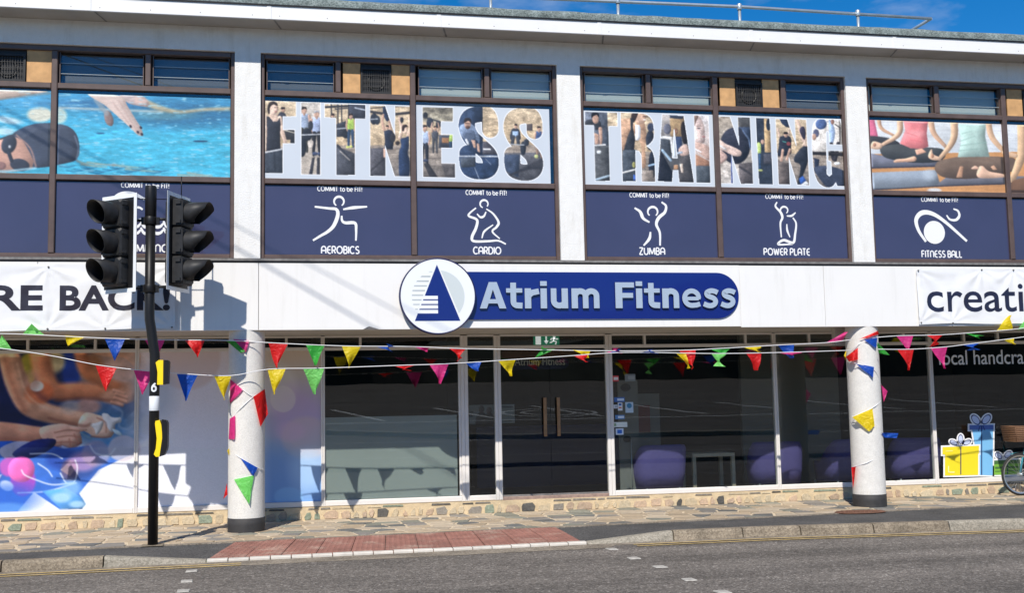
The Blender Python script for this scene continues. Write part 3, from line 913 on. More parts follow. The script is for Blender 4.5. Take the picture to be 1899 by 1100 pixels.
def stone_prism(P, put, h, m, name, parent, inset=.012):
    cx, cy = sum(p[0] for p in P)/len(P), sum(p[1] for p in P)/len(P)
    n = len(P)
    jit = [rg.uniform(-.004, .004) for _ in P]
    top = []
    for (x, y), j in zip(P, jit):
        d = math.hypot(x-cx, y-cy) or 1e-6
        k = max(0.3, 1-inset/d)
        top.append(put(cx+(x-cx)*k, cy+(y-cy)*k, h+j*.4))
    bot = [put(x, y, -.01) for x, y in P]
    mb = MB()
    mb.add(bot+top, [tuple(range(n, 2*n))]+[(i, (i+1) % n, n+(i+1) % n, n+i) for i in range(n)])
    return mb.build(name, m, parent)
k = 0
order = sorted((c for c in cells if len(c) >= 3 and area(c) > .006), key=lambda P: area(P)*(1.0 if -4.2 < P[0][0] < 12.0 else .2), reverse=True)
rest = MB()
for P in order:
    a = sum(P[i][0]*P[(i+1) % len(P)][1]-P[(i+1) % len(P)][0]*P[i][1] for i in range(len(P)))
    if a < 0: P = P[::-1]
    mi = rg.choices(range(5), (36, 28, 15, 9, 12))[0]
    if k < 298: stone_prism(P, lambda x, y, h: (x, y, h), rg.uniform(.004, .009), STONE[mi], 'paving_stone', paving)
    else:
        n = len(P); h = rg.uniform(.004, .008)
        rest.add([(x, y, -.01) for x, y in P]+[(x, y, h) for x, y in P], [tuple(range(n, 2*n))]+[(i, (i+1) % n, n+(i+1) % n, n+i) for i in range(n)], mi)
    k += 1
if rest.v: rest.build('paving_stones', STONE, paving)['kind'] = 'stuff'

# stone plinth under the shopfront, with a thin course of slate on top
mb = MB()
mb.box(-6, 14, R-0.05, R+0.2, -0.02, 0.186)
plinth = struct('plinth_wall', mb, MT['mortar2'])
x = -4.35
yf = R-0.052
while x < 12.3:
    wd = rg.uniform(.09, .27)
    z0, z1 = .003+rg.uniform(0, .012), .137+rg.uniform(-.03, .006)
    shp = [(x+rg.uniform(0, .04), z0), (x+wd-rg.uniform(0, .04), z0), (x+wd+rg.uniform(-.02, .0), lerp(z0, z1, rg.uniform(.4, .8))), (x+wd-rg.uniform(0.01, .07), z1), (x+rg.uniform(0.01, .07), z1-rg.uniform(0, .03)), (x-rg.uniform(-.02, .0), lerp(z0, z1, rg.uniform(.3, .7)))]
    m = STONE2[rg.choices(range(5), (30, 40, 12, 9, 9))[0]]
    stone_prism(shp, lambda x, z, h: (x, yf-h, z), rg.uniform(.006, .018), m, 'stone', plinth, .008)
    x += wd + rg.uniform(.004, .03)
x = -4.3
while x < 12.3:
    wd = rg.uniform(.12, .4)
    if rg.random() < .62:
        z0 = .148+rg.uniform(0, .006)
        shp = [(x, z0), (x+wd, z0+rg.uniform(-.004, .004)), (x+wd-.01, z0+rg.uniform(.018, .028)), (x+.01, z0+rg.uniform(.016, .028))]
        stone_prism(shp, lambda x, z, h: (x, yf-h, z), .008, STONE2[rg.choices((1, 2, 3, 4), (3, 3, 3, 2))[0]], 'slate_piece', plinth, .004)
    x += wd + .02

# iron cover in the tarmac in front of the far column
p = atz(1595, 950.5, 0)
mb = MB()
out = [(p.x + .40*cos(2*pi*i/28)*(1 if abs(cos(2*pi*i/28)) < .8 else .97), p.y - .0 + .23*sin(2*pi*i/28)) for i in range(28)]
mb.add([(x, y, .004) for x, y in out] + [(lerp(x, p.x, .06), lerp(y, p.y, .06), .012) for x, y in out], [tuple(range(28, 56))]+[(i, (i+1) % 28, 28+(i+1) % 28, 28+i) for i in range(28)])
for i in range(9):
    for j in range(5):
        x, y = p.x-.28+i*.07, p.y-.13+j*.065
        if ((x-p.x)/.36)**2+((y-p.y)/.19)**2 < 1:
            mb.add([(x-.02, y-.018, .0125), (x+.02, y-.018, .0125), (x+.02, y+.018, .0125), (x-.02, y+.018, .0125), (x-.013, y-.012, .019), (x+.013, y-.012, .019), (x+.013, y+.012, .019), (x-.013, y+.012, .019)],
                   [(4, 5, 6, 7), (0, 1, 5, 4), (1, 2, 6, 5), (2, 3, 7, 6), (3, 0, 4, 7)])
tag(mb.build('manhole_cover', MT['rust']), 'rusty oval iron cover set in the tarmac in front of the column', 'manhole cover')

# ================================================================== THE BUILDING
bld = thing('commercial_building', 'white two storey building with dark framed upper windows over a glazed shopfront', 'building', (4, 0, 0))
COLX = [-5.14-.4, -0.574, 3.996, 8.565, 13.3]
B1 = (-5.4, -0.748); B2 = (-0.40, 3.822); B3 = (4.17, 8.391); B4 = (8.739, 13.1)
ZB, ZT = 3.69, 6.575
wallx0, wallx1 = -14.0, 22.0
mb = MB()
mb.box(wallx0, wallx1, 0, .3, ZT, 6.915)
for a, b in ((wallx0, B1[0]), (B1[1], B2[0]), (B2[1], B3[0]), (B3[1], B4[0]), (B4[1], wallx1)):
    mb.box(a, b, 0, .3, ZB, ZT-.0)
mb.build('wall', MT['wall'], bld)
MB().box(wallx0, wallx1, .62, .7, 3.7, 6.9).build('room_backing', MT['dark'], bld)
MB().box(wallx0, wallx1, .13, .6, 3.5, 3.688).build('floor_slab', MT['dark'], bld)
# ledge with two flashing strips under the windows
MB().box(wallx0, wallx1, -.012, .3, 3.655, 3.688).build('sill_flashing', MT['lead'], bld)
MB().box(wallx0, wallx1, -.004, .3, 3.632, 3.653).build('flashing_strip', MT['black'], bld)
# fascia panels
FZ0, FZ1 = 2.705, 3.622
seams = [wallx0, -3.25, -0.42, 1.9, 6.53, 7.88, 12.5, wallx1]
for a, b in zip(seams, seams[1:]):
    y0 = -0.012 if a == 1.9 else 0.0
    z0 = FZ0+.012 if a == 1.9 else FZ0
    mb = MB(); mb.cbox(a+.003, b-.003, y0, .03, z0, FZ1+.004, .004)
    mb.build('fascia_panel', MT['fascia'], bld)
MB().box(wallx0, wallx1, .032, .28, 2.72, 3.65).build('fascia_core', MT['soffit'], bld)
MB().box(wallx0, wallx1, .03, 1.62, FZ0+.02, FZ0+.045).build('canopy_soffit', MT['soffit'], bld)
# torn corner at the foot of the fascia
tx = X(682, 0, 611)
mb = MB(); mb.add([(tx-.07, -.004, FZ0+.002), (tx+.16, -.004, FZ0+.002), (tx+.02, -.012, FZ0+.045), (tx-.01, -.02, FZ0+.03)], [(0, 1, 2, 3)])
mb.build('torn_edge', MT['lead'], bld)
# eaves: soffit, white boards with joints, felt
EY, EZ0, EZ1 = -0.435, 6.905, 7.10
MB().box(wallx0, wallx1, EY+.02, .0-.001, EZ0+.012, EZ0+.03).build('eaves_soffit', MT['soffit'], bld)
x = X(499, EY, 20) - 3*2.32
i = 0
jx = [x + k*2.32 for k in range(-3, 12)]
for a, b in zip(jx, jx[1:]):
    mb = MB(); mb.cbox(a+.004, b-.004, EY, EY+.022, EZ0, EZ1, .006)
    mb.build('eaves_board', MT['eave'], bld)
    MB().cbox(b-.03, b+.03, EY-.006, EY-.0005, EZ0+.002, EZ1-.002, .002).build('joint_cover', MT['eave'], bld)
    for dx in (.1, .8, 1.5, 2.2):
        for dz in (.03, .165):
            pass
mb = MB()
for a in jx:
    for dx in (.14, .78, 1.42, 2.1):
        mb.disc(a+dx, EZ0+.05, .007, EY-.001, n=6)
mb.build('nail_heads', MT['lead'], bld)['kind'] = 'stuff'
for a in jx:
    MB().add([(a+.05, EY+.03, EZ0+.009), (a+.075, EY+.03, EZ0+.009), (a+.075+.10, -.005, EZ0+.009), (a+.05+.10, -.005, EZ0+.009)], [(3, 2, 1, 0)]).build('soffit_joint', MT['lead'], bld)
mb = MB()
rg = random.Random(8)
xs2 = [wallx0 + i*.24 for i in range(151)]
prof = []
for x in xs2:
    j = rg.uniform(-.012, .012)
    prof.append([(x, EY-.012, EZ1+.003), (x, EY-.016, EZ1+.06), (x, EY-.004, EZ1+.115+j*.4), (x, EY+.05, EZ1+.142+j*.6), (x, EY+.18, EZ1+.15+j*.7), (x, EY+.5, EZ1+.12), (x, 4.0, EZ1+.12)])
vsx = [p for r in prof for p in r]
nn = 7
mb.add(vsx, [(i*nn+k, (i+1)*nn+k, (i+1)*nn+k+1, i*nn+k+1) for i in range(150) for k in range(nn-1)], smooth=True)
mb.build('felt_roof', MT['felt'], bld)
MB().box(wallx0, wallx1, EY-.016, EY-.002, EZ1-.006, EZ1+.014).build('roof_trim', MT['black'], bld)
MB().box(wallx0, wallx1, .3, 8.2, 6.9, 7.15).build('roof_slab', MT['dark'], bld)

# round columns
for px, py in ((457, 900), (1613, 930)):
    cx = X(px, .243, py)
    r = .243
    colm = MB().lathe((cx, .243, 0), [(r, .185), (r, 2.726)], 56).build('round_column', MT['column'], bld)
    mb = MB().lathe((cx, .243, 0), [(r+.004, -.01), (r+.005, .10), (r+.004, .19), (r-.002, .192)], 56)
    mb.build('black_band', MT['colbase'], colm)
COLL, COLR = X(457, .243, 900), X(1613, .243, 930)
MB().box(COLR-.30, COLR+.1, .5, .62, 2.45, 2.724).build('canopy_bracket', MT['soffit'], bld)

# ---- upper windows
YF0, YF1, YP = .045, .14, .078
ZR1, ZR2 = 6.02, 4.775                     # transom heights
def frame_bar(mb, x0, x1, z0, z1, y0=YF0, y1=YF1): mb.cbox(x0, x1, y0, y1, z0, z1, .010)
def upper_window(x0, x1, mid, top):
    "top: list of (kind, x0, x1) for the top row; mid: x of the centre mullion"
    mb = MB()
    t = .055
    frame_bar(mb, x0, x0+t, ZB, ZT); frame_bar(mb, x1-t, x1, ZB, ZT)
    frame_bar(mb, x0+t, x1-t, ZB, ZB+.06); frame_bar(mb, x0+t, x1-t, ZT-.075, ZT)
    for z in (ZR1, ZR2):
        frame_bar(mb, x0+t, mid-.04, z-.04, z+.04, YF0-.004); frame_bar(mb, mid+.04, x1-t, z-.04, z+.04, YF0-.004)
    frame_bar(mb, mid-.04, mid+.04, ZB+.06, ZT-.075, YF0-.008)
    xsb = [x0+t]
    for a, b in zip(top, top[1:]):
        if a[0] == 'louvre' or b[0] == 'louvre':
            m_ = (a[2]+b[1])/2
            if abs(m_-mid) > .15: frame_bar(mb, m_-.038, m_+.038, ZR1+.04, ZT-.075)
    win = mb.build('upper_window', MT['frame'], bld)
    zb, zt = ZR1+.04, ZT-.075
    for kind, a, b, *ex in top:
        if kind == 'louvre':
            H = (zt-zb)/3
            for i in range(3):
                z0, z1 = zb+i*H, zb+(i+1)*H
                MB().add([(a, .10, z0-.006), (b, .10, z0-.006), (b, .125, z1+.004), (a, .125, z1+.004), (a, .104, z0-.006), (b, .104, z0-.006), (b, .129, z1+.004), (a, .129, z1+.004)],
                         [(0, 1, 2, 3), (7, 6, 5, 4), (0, 4, 5, 1), (3, 2, 6, 7)]).build('louvre_blade', MT['glass_up'], win)
                if i: MB().box(a, b, .097, .103, z0-.008, z0-.002).build('blade_edge', MT['greyline'], win)
            # grey board added to lighten the dark panes and, where the photograph shows it, a pale blind behind the lowest blade
            MB().box(a, b, .20, .205, zb-.01, zt).build('blind', MT['blind' if ex and ex[0] else 'toneboard'], win)
            for s_ in (a-.012, b):
                MB().box(s_, s_+.012, .085, .14, zb+.001, zt-.001).build('blade_clip', MT['frame'], win)
        elif kind == 'ply':
            MB().box(a, b, .075, .095, zb, zt).build('plywood_panel', MT['ply'], win)
        elif kind == 'vent':
            v = MB()
            v.box(a, b, .10, .11, zb, zt)
            v.box(a, a+.02, .055, .10, zb, zt-.06); v.box(b-.02, b, .055, .10, zb, zt-.06); v.box(a+.02, b-.02, .055, .10, zb, zb+.03); v.box(a+.02, b-.02, .055, .10, zt-.09, zt-.06)
            vo = v.build('extractor_vent', MT['blackmat'], win)
            n = 13
            g = MB()
            for i in range(n):
                x = lerp(a+.03, b-.03, i/(n-1)); g.box(x-.003, x+.003, .062, .07, zb+.03, zt-.09)
            for i in range(3):
                z = lerp(zb+.03, zt-.09, (i+1)/4); g.box(a+.02, b-.02, .07, .074, z-.003, z+.003)
            g.lathe((lerp(a, b, .5), .08, lerp(zb, zt-.06, .5)), [(.13, 0), (.13, .015), (.10, .015), (.10, 0)], 20, 'y')
            g.build('grille', MT['grille'], vo)
    return win
MT['blind'] = mat('pale_blind', (.60, .63, .59), 0.7)
MT['toneboard'] = mat('pane_tone_board', (.15, .15, .15), 0.7)
def xt(px): return X(px, .10, 150)
t1 = [('vent', xt(-20), xt(48)), ('ply', xt(50), xt(97)), ('louvre', xt(112), xt(265), 0), ('louvre', xt(285), xt(424), 0)]
t2 = [('louvre', xt(496), xt(618), 0), ('ply', xt(636), xt(668)), ('vent', xt(669), xt(725)), ('ply', xt(726), xt(760)), ('louvre', xt(777), xt(893), 1.05), ('louvre', xt(911), xt(1020), 1.05)]
t3 = [('louvre', xt(1084), xt(1191), 1.05), ('louvre', xt(1209), xt(1317), 1.05), ('ply', xt(1333), xt(1361)), ('vent', xt(1362), xt(1411)), ('ply', xt(1412), xt(1442)), ('louvre', xt(1456), xt(1559), 0)]
t4 = [('louvre', xt(1615), xt(1725), 1.05), ('louvre', xt(1739), xt(1849), 1.05), ('ply', xt(1863), xt(1891)), ('vent', xt(1892), xt(1945))]
t0 = [('ply', xt(-60), xt(-21))]
MID1, MID2, MID3, MID4 = -3.10, 1.716, 6.281, X(1863, .08, 260)
upper_window(B1[0], B1[1], MID1, t0 + t1)
upper_window(B2[0], B2[1], MID2, t2)
upper_window(B3[0], B3[1], MID3, t3)
upper_window(B4[0], B4[1], MID4, t4)

# ---- shopfront frames and panes
ZG0, ZTR, ZG1 = .272, 2.50, 2.712          # sill top, transom, head
MUL = [-5.2, X(253, R, 800), X(599, R, 800), X(862, R, 800), X(924, R, 800), X(1132, R, 800), X(1441, R, 800), X(1732, R, 800), 13.4]
wid = [.05, .055, .055, .11, .10, .105, .058, .062, .06]
def shop_window(i, glaze=True, door=False):
    a, b = MUL[i]+.001, MUL[i+1]-.001
    wa, wb = wid[i]/2, wid[i+1]/2
    mb = MB()
    y0, y1 = R-.035, R+.05
    zb0 = .19
    mb.cbox(a, a+wa, y0, y1, zb0, ZG1, .008); mb.cbox(b-wb, b, y0, y1, zb0, ZG1, .008)
    if not door: mb.cbox(a+wa, b-wb, y0+.004, y1, zb0, ZG0, .01)
    mb.cbox(a+wa, b-wb, y0+.006, y1, ZTR, ZTR+.05, .006)
    mb.cbox(a+wa, b-wb, y0+.006, y1, ZG1-.02, ZG1+.01, .004)
    wname = mb.build('door_frame' if door else 'shop_window', MT['shopframe'], bld)
    if glaze and not door:
        MB().box(a+wa, b-wb, R+.004, R+.010, ZG0, ZTR).build('pane', MT['glass'], wname)
    return wname, a+wa, b-wb
SHOP = [shop_window(i, i not in (0, 1), i == 4) for i in range(8)]
FANL = [[X(p, R, 635) for p in ps] for ps in ([-60, 52, 177], [326, 430, 531], [668], [], [], [1195, 1382], [1500, 1590, 1675], [1787, 1850])]
for (fr, a, b), ms in zip(SHOP, FANL):
    e = [a] + [m for m in ms if a < m < b] + [b]
    for i, (p, q) in enumerate(zip(e, e[1:])):
        p2, q2 = p + (.018 if i else 0), q - (.018 if i < len(e)-2 else 0)
        if i: MB().cbox(p-.018, p+.018, R-.03, R+.05, ZTR+.05, ZG1-.02, .006).build('fanlight_bar', MT['shopframe'], fr)
        MB().box(p2, q2, R+.004, R+.010, ZTR+.05, ZG1-.02).build('fanlight_pane', MT['glass'], fr)
# white post to the left of the entrance lobby: the return of the window
x = MUL[3]
MB().cbox(x-.09, x-.057, R-.02, R+.05, .275, 2.5, .006).build('window_return', MT['shopframe'], bld)

# entrance doors: two glass leaves with timber pulls
dfr, da, db = SHOP[4]
dm = X(1022, R, 800)
MB().cbox(da, db, R-.03, R+.08, .155, .235, .008).build('door_threshold', MT['threshold'], bld)
for s, (p, q) in ((-1, (da+.004, dm-.003)), (1, (dm+.003, db-.004))):
    mb = MB(); mb.box(p, q, R+.012, R+.022, .245, ZTR-.004)
    leaf = mb.build('entrance_door', MT['glass'], bld)
    hx = X(1011 if s < 0 else 1036, R-.05, 770)
    h = MB().cbox(hx-.024, hx+.024, R-.065, R-.035, 1.14, 1.735, .008)
    for z in (1.22, 1.66): h.box(hx-.012, hx+.012, R-.035, R+.012, z-.012, z+.012)
    h.build('handle', MT['brass'], leaf)
    MB().box(p, q, R+.008, R+.026, .236, .262).build('bottom_rail', MT['lead'], leaf)

# ---- the rooms behind the shopfront
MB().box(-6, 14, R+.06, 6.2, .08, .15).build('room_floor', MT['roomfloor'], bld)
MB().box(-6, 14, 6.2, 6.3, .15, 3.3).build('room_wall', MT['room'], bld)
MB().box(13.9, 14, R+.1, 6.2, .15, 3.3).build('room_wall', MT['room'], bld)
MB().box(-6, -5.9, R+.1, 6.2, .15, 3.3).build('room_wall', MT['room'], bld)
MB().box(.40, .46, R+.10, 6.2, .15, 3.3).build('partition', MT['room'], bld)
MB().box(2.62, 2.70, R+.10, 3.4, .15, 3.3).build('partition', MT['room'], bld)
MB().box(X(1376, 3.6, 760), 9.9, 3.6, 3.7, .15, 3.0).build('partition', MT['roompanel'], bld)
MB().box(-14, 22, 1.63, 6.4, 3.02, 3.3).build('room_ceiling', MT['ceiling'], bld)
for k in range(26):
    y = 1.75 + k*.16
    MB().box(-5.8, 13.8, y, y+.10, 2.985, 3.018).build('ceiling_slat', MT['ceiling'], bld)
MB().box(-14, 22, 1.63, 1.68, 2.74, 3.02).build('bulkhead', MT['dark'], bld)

# ================================================================== WINDOW GRAPHICS
def sheet_corners(x0, x1, z0, z1, y): return [(x0, y, z1), (x1, y, z1), (x1, y, z0), (x0, y, z0)]
ROW2 = (ZR2+.045, ZR1-.045)
INX = {1: (B1[0]+.06, MID1-.045, MID1+.045, B1[1]-.06), 2: (B2[0]+.06, MID2-.045, MID2+.045, B2[1]-.06),
       3: (B3[0]+.06, MID3-.045, MID3+.045, B3[1]-.06), 4: (B4[0]+.06, MID4-.045, MID4+.045, B4[1]-.06)}
# dark gap strip above the prints (the glass that the print leaves free)
for k in INX:
    a, b, c, d = INX[k]
    for p, q in ((a, b), (c, d)):
        MB().box(p, q, YP+.006, YP+.012, ZR2+.03, ZR1-.03).build('pane', MT['glass_up'], bld)

SKIN, SKIN2, TAN, DARK, GREYW = (226, 190, 165), (200, 155, 130), (205, 178, 140), (48, 52, 62), (207, 214, 222)
def gym_backdrop(P, yfloor):
    P.grad((214, 190, 155), (196, 168, 130), (0, 0), (0, yfloor))
    P.noise(.22, 60, 14, 3); P.noise(.12, 9, 5, 7)
    m = P.Y > yfloor
    P.clip = m.astype(float)
    P.grad((178, 160, 142), (120, 112, 106), (0, yfloor), (0, yfloor+420))
    P.noise(.25, 90, 25, 5)
    for i in range(6):
        y = yfloor + 40 + i*i*14
        P.line([(-50, y+10), (600, y-15), (1200, y+12), (1950, y-8)], 3, (86, 78, 72), .6, 3)
    for i in range(12):
        P.line([(i*170, yfloor), (i*200-160, yfloor+450)], 3, (90, 82, 76), .5, 3)
    P.clip = None
def letters(P, polys, strokes=(), edge=2):
    P.noise(.2, 60, 60, 91); P.soften(2); P.noise(.16, 14, 10, 92); P.grain(.08)
    P.c = .72*P.c + .28*P.c.mean(-1, keepdims=True)
    P.c = np.clip((P.c-.5)*1.15+.50, 0, 1)
    "keep the scene inside the letters, pale sheet outside, thin white outline"
    m = P.mask_of(polys, strokes)
    g = m.copy()
    for dy, dx in ((edge, 0), (-edge, 0), (0, edge), (0, -edge), (edge, edge), (-edge, -edge), (edge, -edge), (-edge, edge)):
        g |= np.roll(np.roll(m, dy, 0), dx, 1)
    out = np.array(GREYW)/255.0*(1+0.03*(fbm(P.X/300, P.Y/300, 9)-.5))[..., None]
    P.c = np.where(m[..., None], P.c, np.where(g[..., None], np.array((246, 248, 250))/255.0, out))
def person(P, x, y, h, shirt, legs, hair=(40, 34, 32), skin=SKIN2, arms='down'):
    "small full-length figure printed on the sheet; (x, y) top of the head, h height"
    hd = h*.075
    P.poly([(x-h*.11, y+h*.19), (x, y+h*.16), (x+h*.11, y+h*.19), (x+h*.09, y+h*.5), (x-h*.09, y+h*.5)], shirt, smooth=True)
    P.line([(x-h*.05, y+h*.5), (x-h*.06, y+h*.75), (x-h*.06, y+h*.97)], [h*.05, h*.04, h*.025], legs)
    P.line([(x+h*.05, y+h*.5), (x+h*.06, y+h*.75), (x+h*.07, y+h*.97)], [h*.05, h*.04, h*.025], legs)
    if arms == 'down':
        for s in (-1, 1): P.line([(x+s*h*.11, y+h*.2), (x+s*h*.13, y+h*.36), (x+s*h*.10, y+h*.5)], [h*.03, h*.025, h*.018], skin)
    else:
        for s in (-1, 1): P.line([(x+s*h*.10, y+h*.2), (x+s*h*.14, y+h*.05), (x+s*h*.10, y-h*.12)], [h*.03, h*.025, h*.018], skin)
    P.line([(x, y+h*.10), (x, y+h*.17)], h*.025, skin)
    P.ell(x, y+hd, hd*.8, hd*1.1, skin)
    P.poly([(x-hd*.8, y+hd*.9), (x-hd*.6, y), (x+hd*.6, y), (x+hd*.85, y+hd*.8), (x+hd*.2, y+hd*.5)], hair)

# --- "FITNESS", first sheet
P = Paint(230, 118, [(48, 40), (1820, 104), (1838, 1028), (50, 984)])
gym_backdrop(P, 590)
P.poly([(195, 260), (215, 205), (250, 180), (300, 215), (310, 330), (230, 330)], (58, 62, 74), smooth=True)
P.ell(268, 155, 26, 34, SKIN2); P.poly([(238, 150), (245, 122), (290, 124), (292, 148)], (40, 36, 34))
P.ell(330, 450, 90, 70, (60, 60, 62)); P.line([(270, 400), (420, 440)], 6, (200, 190, 170)); P.ell(400, 540, 45, 60, (40, 42, 46))
P.line([(60, 260), (52, 420), (70, 640)], [40, 38, 34], SKIN)
P.line([(225, 260), (250, 400), (300, 560)], [30, 28, 20], SKIN)
P.poly([(70, 235), (110, 240), (150, 300), (195, 298), (228, 250), (240, 330), (232, 480), (240, 645), (66, 655), (76, 440)], (52, 56, 66))
P.poly([(110, 190), (185, 190), (205, 245), (195, 298), (150, 300), (100, 240)], SKIN)
P.ell(150, 140, 58, 78, (231, 196, 172)); P.poly([(88, 200), (80, 130), (100, 70), (150, 52), (195, 75), (200, 110), (150, 92), (112, 130), (108, 200)], (60, 48, 42), smooth=True)
P.ell(170, 128, 12, 5, (60, 45, 42)); P.ell(200, 130, 9, 4, (60, 45, 42)); P.ell(182, 178, 18, 5, (170, 90, 85)); P.line([(190, 125), (196, 155)], 3, (190, 140, 120))
P.poly([(56, 680), (262, 640), (265, 930), (45, 930)], (62, 70, 82)); P.line([(165, 660), (175, 930)], 10, (44, 50, 60), .7, 8)
P.line([(56, 672), (265, 632)], 9, (210, 214, 220))
P.clip = ((P.X > 480) & (P.X < 730)).astype(float)
P.grad((206, 196, 184), (190, 176, 160), (0, 60), (0, 560)); P.noise(.1, 40, 20, 4)
P.clip = None
person(P, 520, 120, 560, (150, 168, 196), (70, 70, 62))
person(P, 672, 165, 560, (150, 166, 200), (44, 44, 50), hair=(170, 172, 178))
P.ell(600, 350, 30, 60, (54, 58, 66)); P.ell(560, 460, 58, 80, (44, 50, 60)); P.line([(490, 462), (720, 455)], 6, (206, 210, 216)); P.ell(500, 610, 50, 118, (42, 48, 58))
P.clip = ((P.Y > 530) & (P.X > 550) & (P.X < 730)).astype(float)
P.ell(600, 560, 34, 70, (214, 200, 186)); P.clip = None
P.poly([(620, 740), (655, 730), (625, 940), (582, 940)], (62, 62, 70)); P.poly([(680, 740), (712, 730), (715, 940), (675, 940)], (62, 62, 70))
P.ell(655, 690, 34, 22, (70, 84, 120)); P.ell(705, 690, 20, 22, (70, 84, 120))
P.clip = ((P.X > 770) & (P.X < 1280) & (P.Y < 560)).astype(float)
P.noise(.3, 50, 90, 12)
for xx in (850, 930, 975, 1060): P.line([(xx, 90), (xx+6, 470)], 7, (54, 56, 62))
P.line([(770, 125), (1290, 100)], 13, (54, 56, 62)); P.line([(900, 150), (1180, 130)], 8, (70, 70, 74))
P.poly([(1065, 90), (1280, 95), (1280, 280), (1140, 275), (1070, 230)], (64, 68, 80)); P.line([(1140, 135), (1280, 165)], 8, (170, 180, 196))
P.clip = None
P.ell(868, 232, 20, 26, SKIN2); P.poly([(848, 230), (860, 200), (886, 205), (890, 226)], (50, 34, 32))
P.poly([(915, 330), (1035, 290), (1040, 480), (915, 490)], (60, 64, 74)); P.ell(1030, 455, 45, 50, (44, 48, 56)); P.line([(920, 390), (1040, 380)], 6, (180, 186, 196))
person(P, 1090, 205, 420, (176, 214, 82), (52, 80, 116))
P.ell(1055, 612, 24, 14, (214, 220, 100)); P.ell(1095, 606, 20, 14, (214, 220, 100))
P.poly([(915, 600), (1145, 690), (1145, 960), (915, 960)], (78, 80, 88)); P.line([(930, 590), (1090, 770)], 14, (66, 68, 78)); P.line([(960, 660), (1080, 770)], 8, (190, 180, 170), .7)
P.clip = ((P.X > 1320)).astype(float); P.line([(1320, 180), (1560, 220), (1900, 190)], 16, (70, 68, 70)); P.line([(1330, 140), (1900, 100)], 10, (120, 104, 84)); P.clip = None
P.ell(1375, 272, 48, 68, (50, 56, 68)); P.ell(1415, 286, 38, 56, (58, 66, 78)); P.line([(1340, 275), (1420, 270)], 5, (206, 212, 220))
P.poly([(1480, 130), (1512, 112), (1570, 300), (1530, 300), (1490, 230)], (46, 60, 88))
P.poly([(1330, 630), (1515, 618), (1525, 965), (1330, 965)], (88, 86, 92)); P.line([(1340, 900), (1520, 740)], 10, (60, 58, 62), .8, 6)
P.line([(1500, 400), (1478, 300), (1490, 220)], [18, 15, 12], SKIN2); P.line([(1580, 400), (1570, 330), (1565, 300)], [16, 14, 12], SKIN2)
P.poly([(1500, 420), (1560, 400), (1612, 420), (1622, 560), (1610, 640), (1510, 640), (1512, 520)], (46, 54, 72)); P.ell(1540, 372, 22, 28, SKIN2); P.poly([(1520, 365), (1530, 345), (1556, 348), (1560, 366)], (40, 34, 32))
P.ell(1610, 500, 34, 60, (60, 60, 64)); P.line([(1510, 640), (1512, 730)], 14, SKIN2)
P.line([(1700, 500), (1722, 390), (1690, 250)], [24, 20, 15], SKIN); P.line([(1800, 480), (1826, 380), (1815, 260)], [22, 18, 14], SKIN)
P.poly([(1706, 520), (1760, 500), (1810, 490), (1812, 610), (1800, 690), (1826, 800), (1812, 970), (1700, 970), (1688, 680), (1716, 610)], (44, 62, 96), smooth=True)
P.ell(1762, 410, 30, 44, SKIN); P.poly([(1722, 410), (1728, 356), (1770, 340), (1796, 366), (1760, 380), (1748, 420)], (60, 44, 40), smooth=True)
P.ell(1722, 285, 22, 36, (52, 54, 60)); P.ell(1670, 565, 30, 26, (70, 60, 54))
letters(P, [[(48, 45), (420, 60), (420, 235), (265, 235), (265, 400), (408, 400), (408, 562), (265, 562), (265, 920), (50, 920)],
            [(485, 70), (715, 70), (722, 940), (490, 935)],
            [(770, 85), (1268, 100), (1268, 268), (1140, 262), (1145, 950), (918, 945), (910, 258), (772, 245)],
            [(1325, 105), (1510, 110), (1640, 480), (1635, 115), (1822, 125), (1838, 968), (1640, 965), (1515, 590), (1525, 960), (1335, 960)]])
tag(P.sheet('photo_print', sheet_corners(INX[2][0], INX[2][1], ROW2[0], ROW2[1]-.06, YP), MT['print']), 'gym photo print whose cut out letters read FITN, over the aerobics panel', 'window print', 'photographic window prints')

# --- second sheet: ESS
P = Paint(220, 118, [(45, 108), (1702, 155), (1718, 1078), (65, 1050)])
gym_backdrop(P, 600)
P.clip = ((P.X < 540) & (P.Y < 320)).astype(float); P.grad((120, 112, 96), (170, 160, 136), (0, 140), (0, 320)); P.noise(.4, 60, 26, 8); P.clip = None
P.ell(165, 240, 30, 40, (50, 52, 56)); P.line([(140, 260), (350, 320)], 8, (70, 70, 74)); P.ell(222, 330, 42, 62, (58, 64, 76)); P.ell(325, 350, 32, 48, (58, 62, 70))
person(P, 160, 360, 480, (166, 186, 220), (48, 52, 62))
person(P, 285, 370, 340, (84, 88, 98), (78, 80, 86), arms='up')
P.poly([(330, 480), (500, 480), (500, 640), (330, 640)], (74, 78, 88)); P.poly([(370, 515), (460, 515), (460, 580), (370, 580)], (176, 122, 78)); P.poly([(462, 480), (500, 480), (498, 560), (455, 560)], (176, 210, 90)); P.poly([(455, 560), (500, 560), (500, 640), (462, 640)], (54, 80, 110))
P.ell(175, 795, 32, 18, (70, 80, 110))
P.poly([(150, 830), (210, 830), (330, 1010), (230, 1010)], (66, 64, 66)); P.poly([(360, 830), (540, 835), (540, 1010), (420, 1010)], (96, 90, 88))
P.clip = ((P.X > 560) & (P.X < 1090)).astype(float)
P.poly([(560, 100), (866, 100), (872, 1060), (560, 1060)], (52, 70, 100)); P.noise(.12, 90, 60, 2)
P.poly([(866, 560), (1090, 560), (1090, 720), (866, 720)], (84, 82, 90)); P.poly([(560, 720), (1090, 720), (1090, 1060), (560, 1060)], (50, 70, 104)); P.noise(.15, 120, 40, 21)
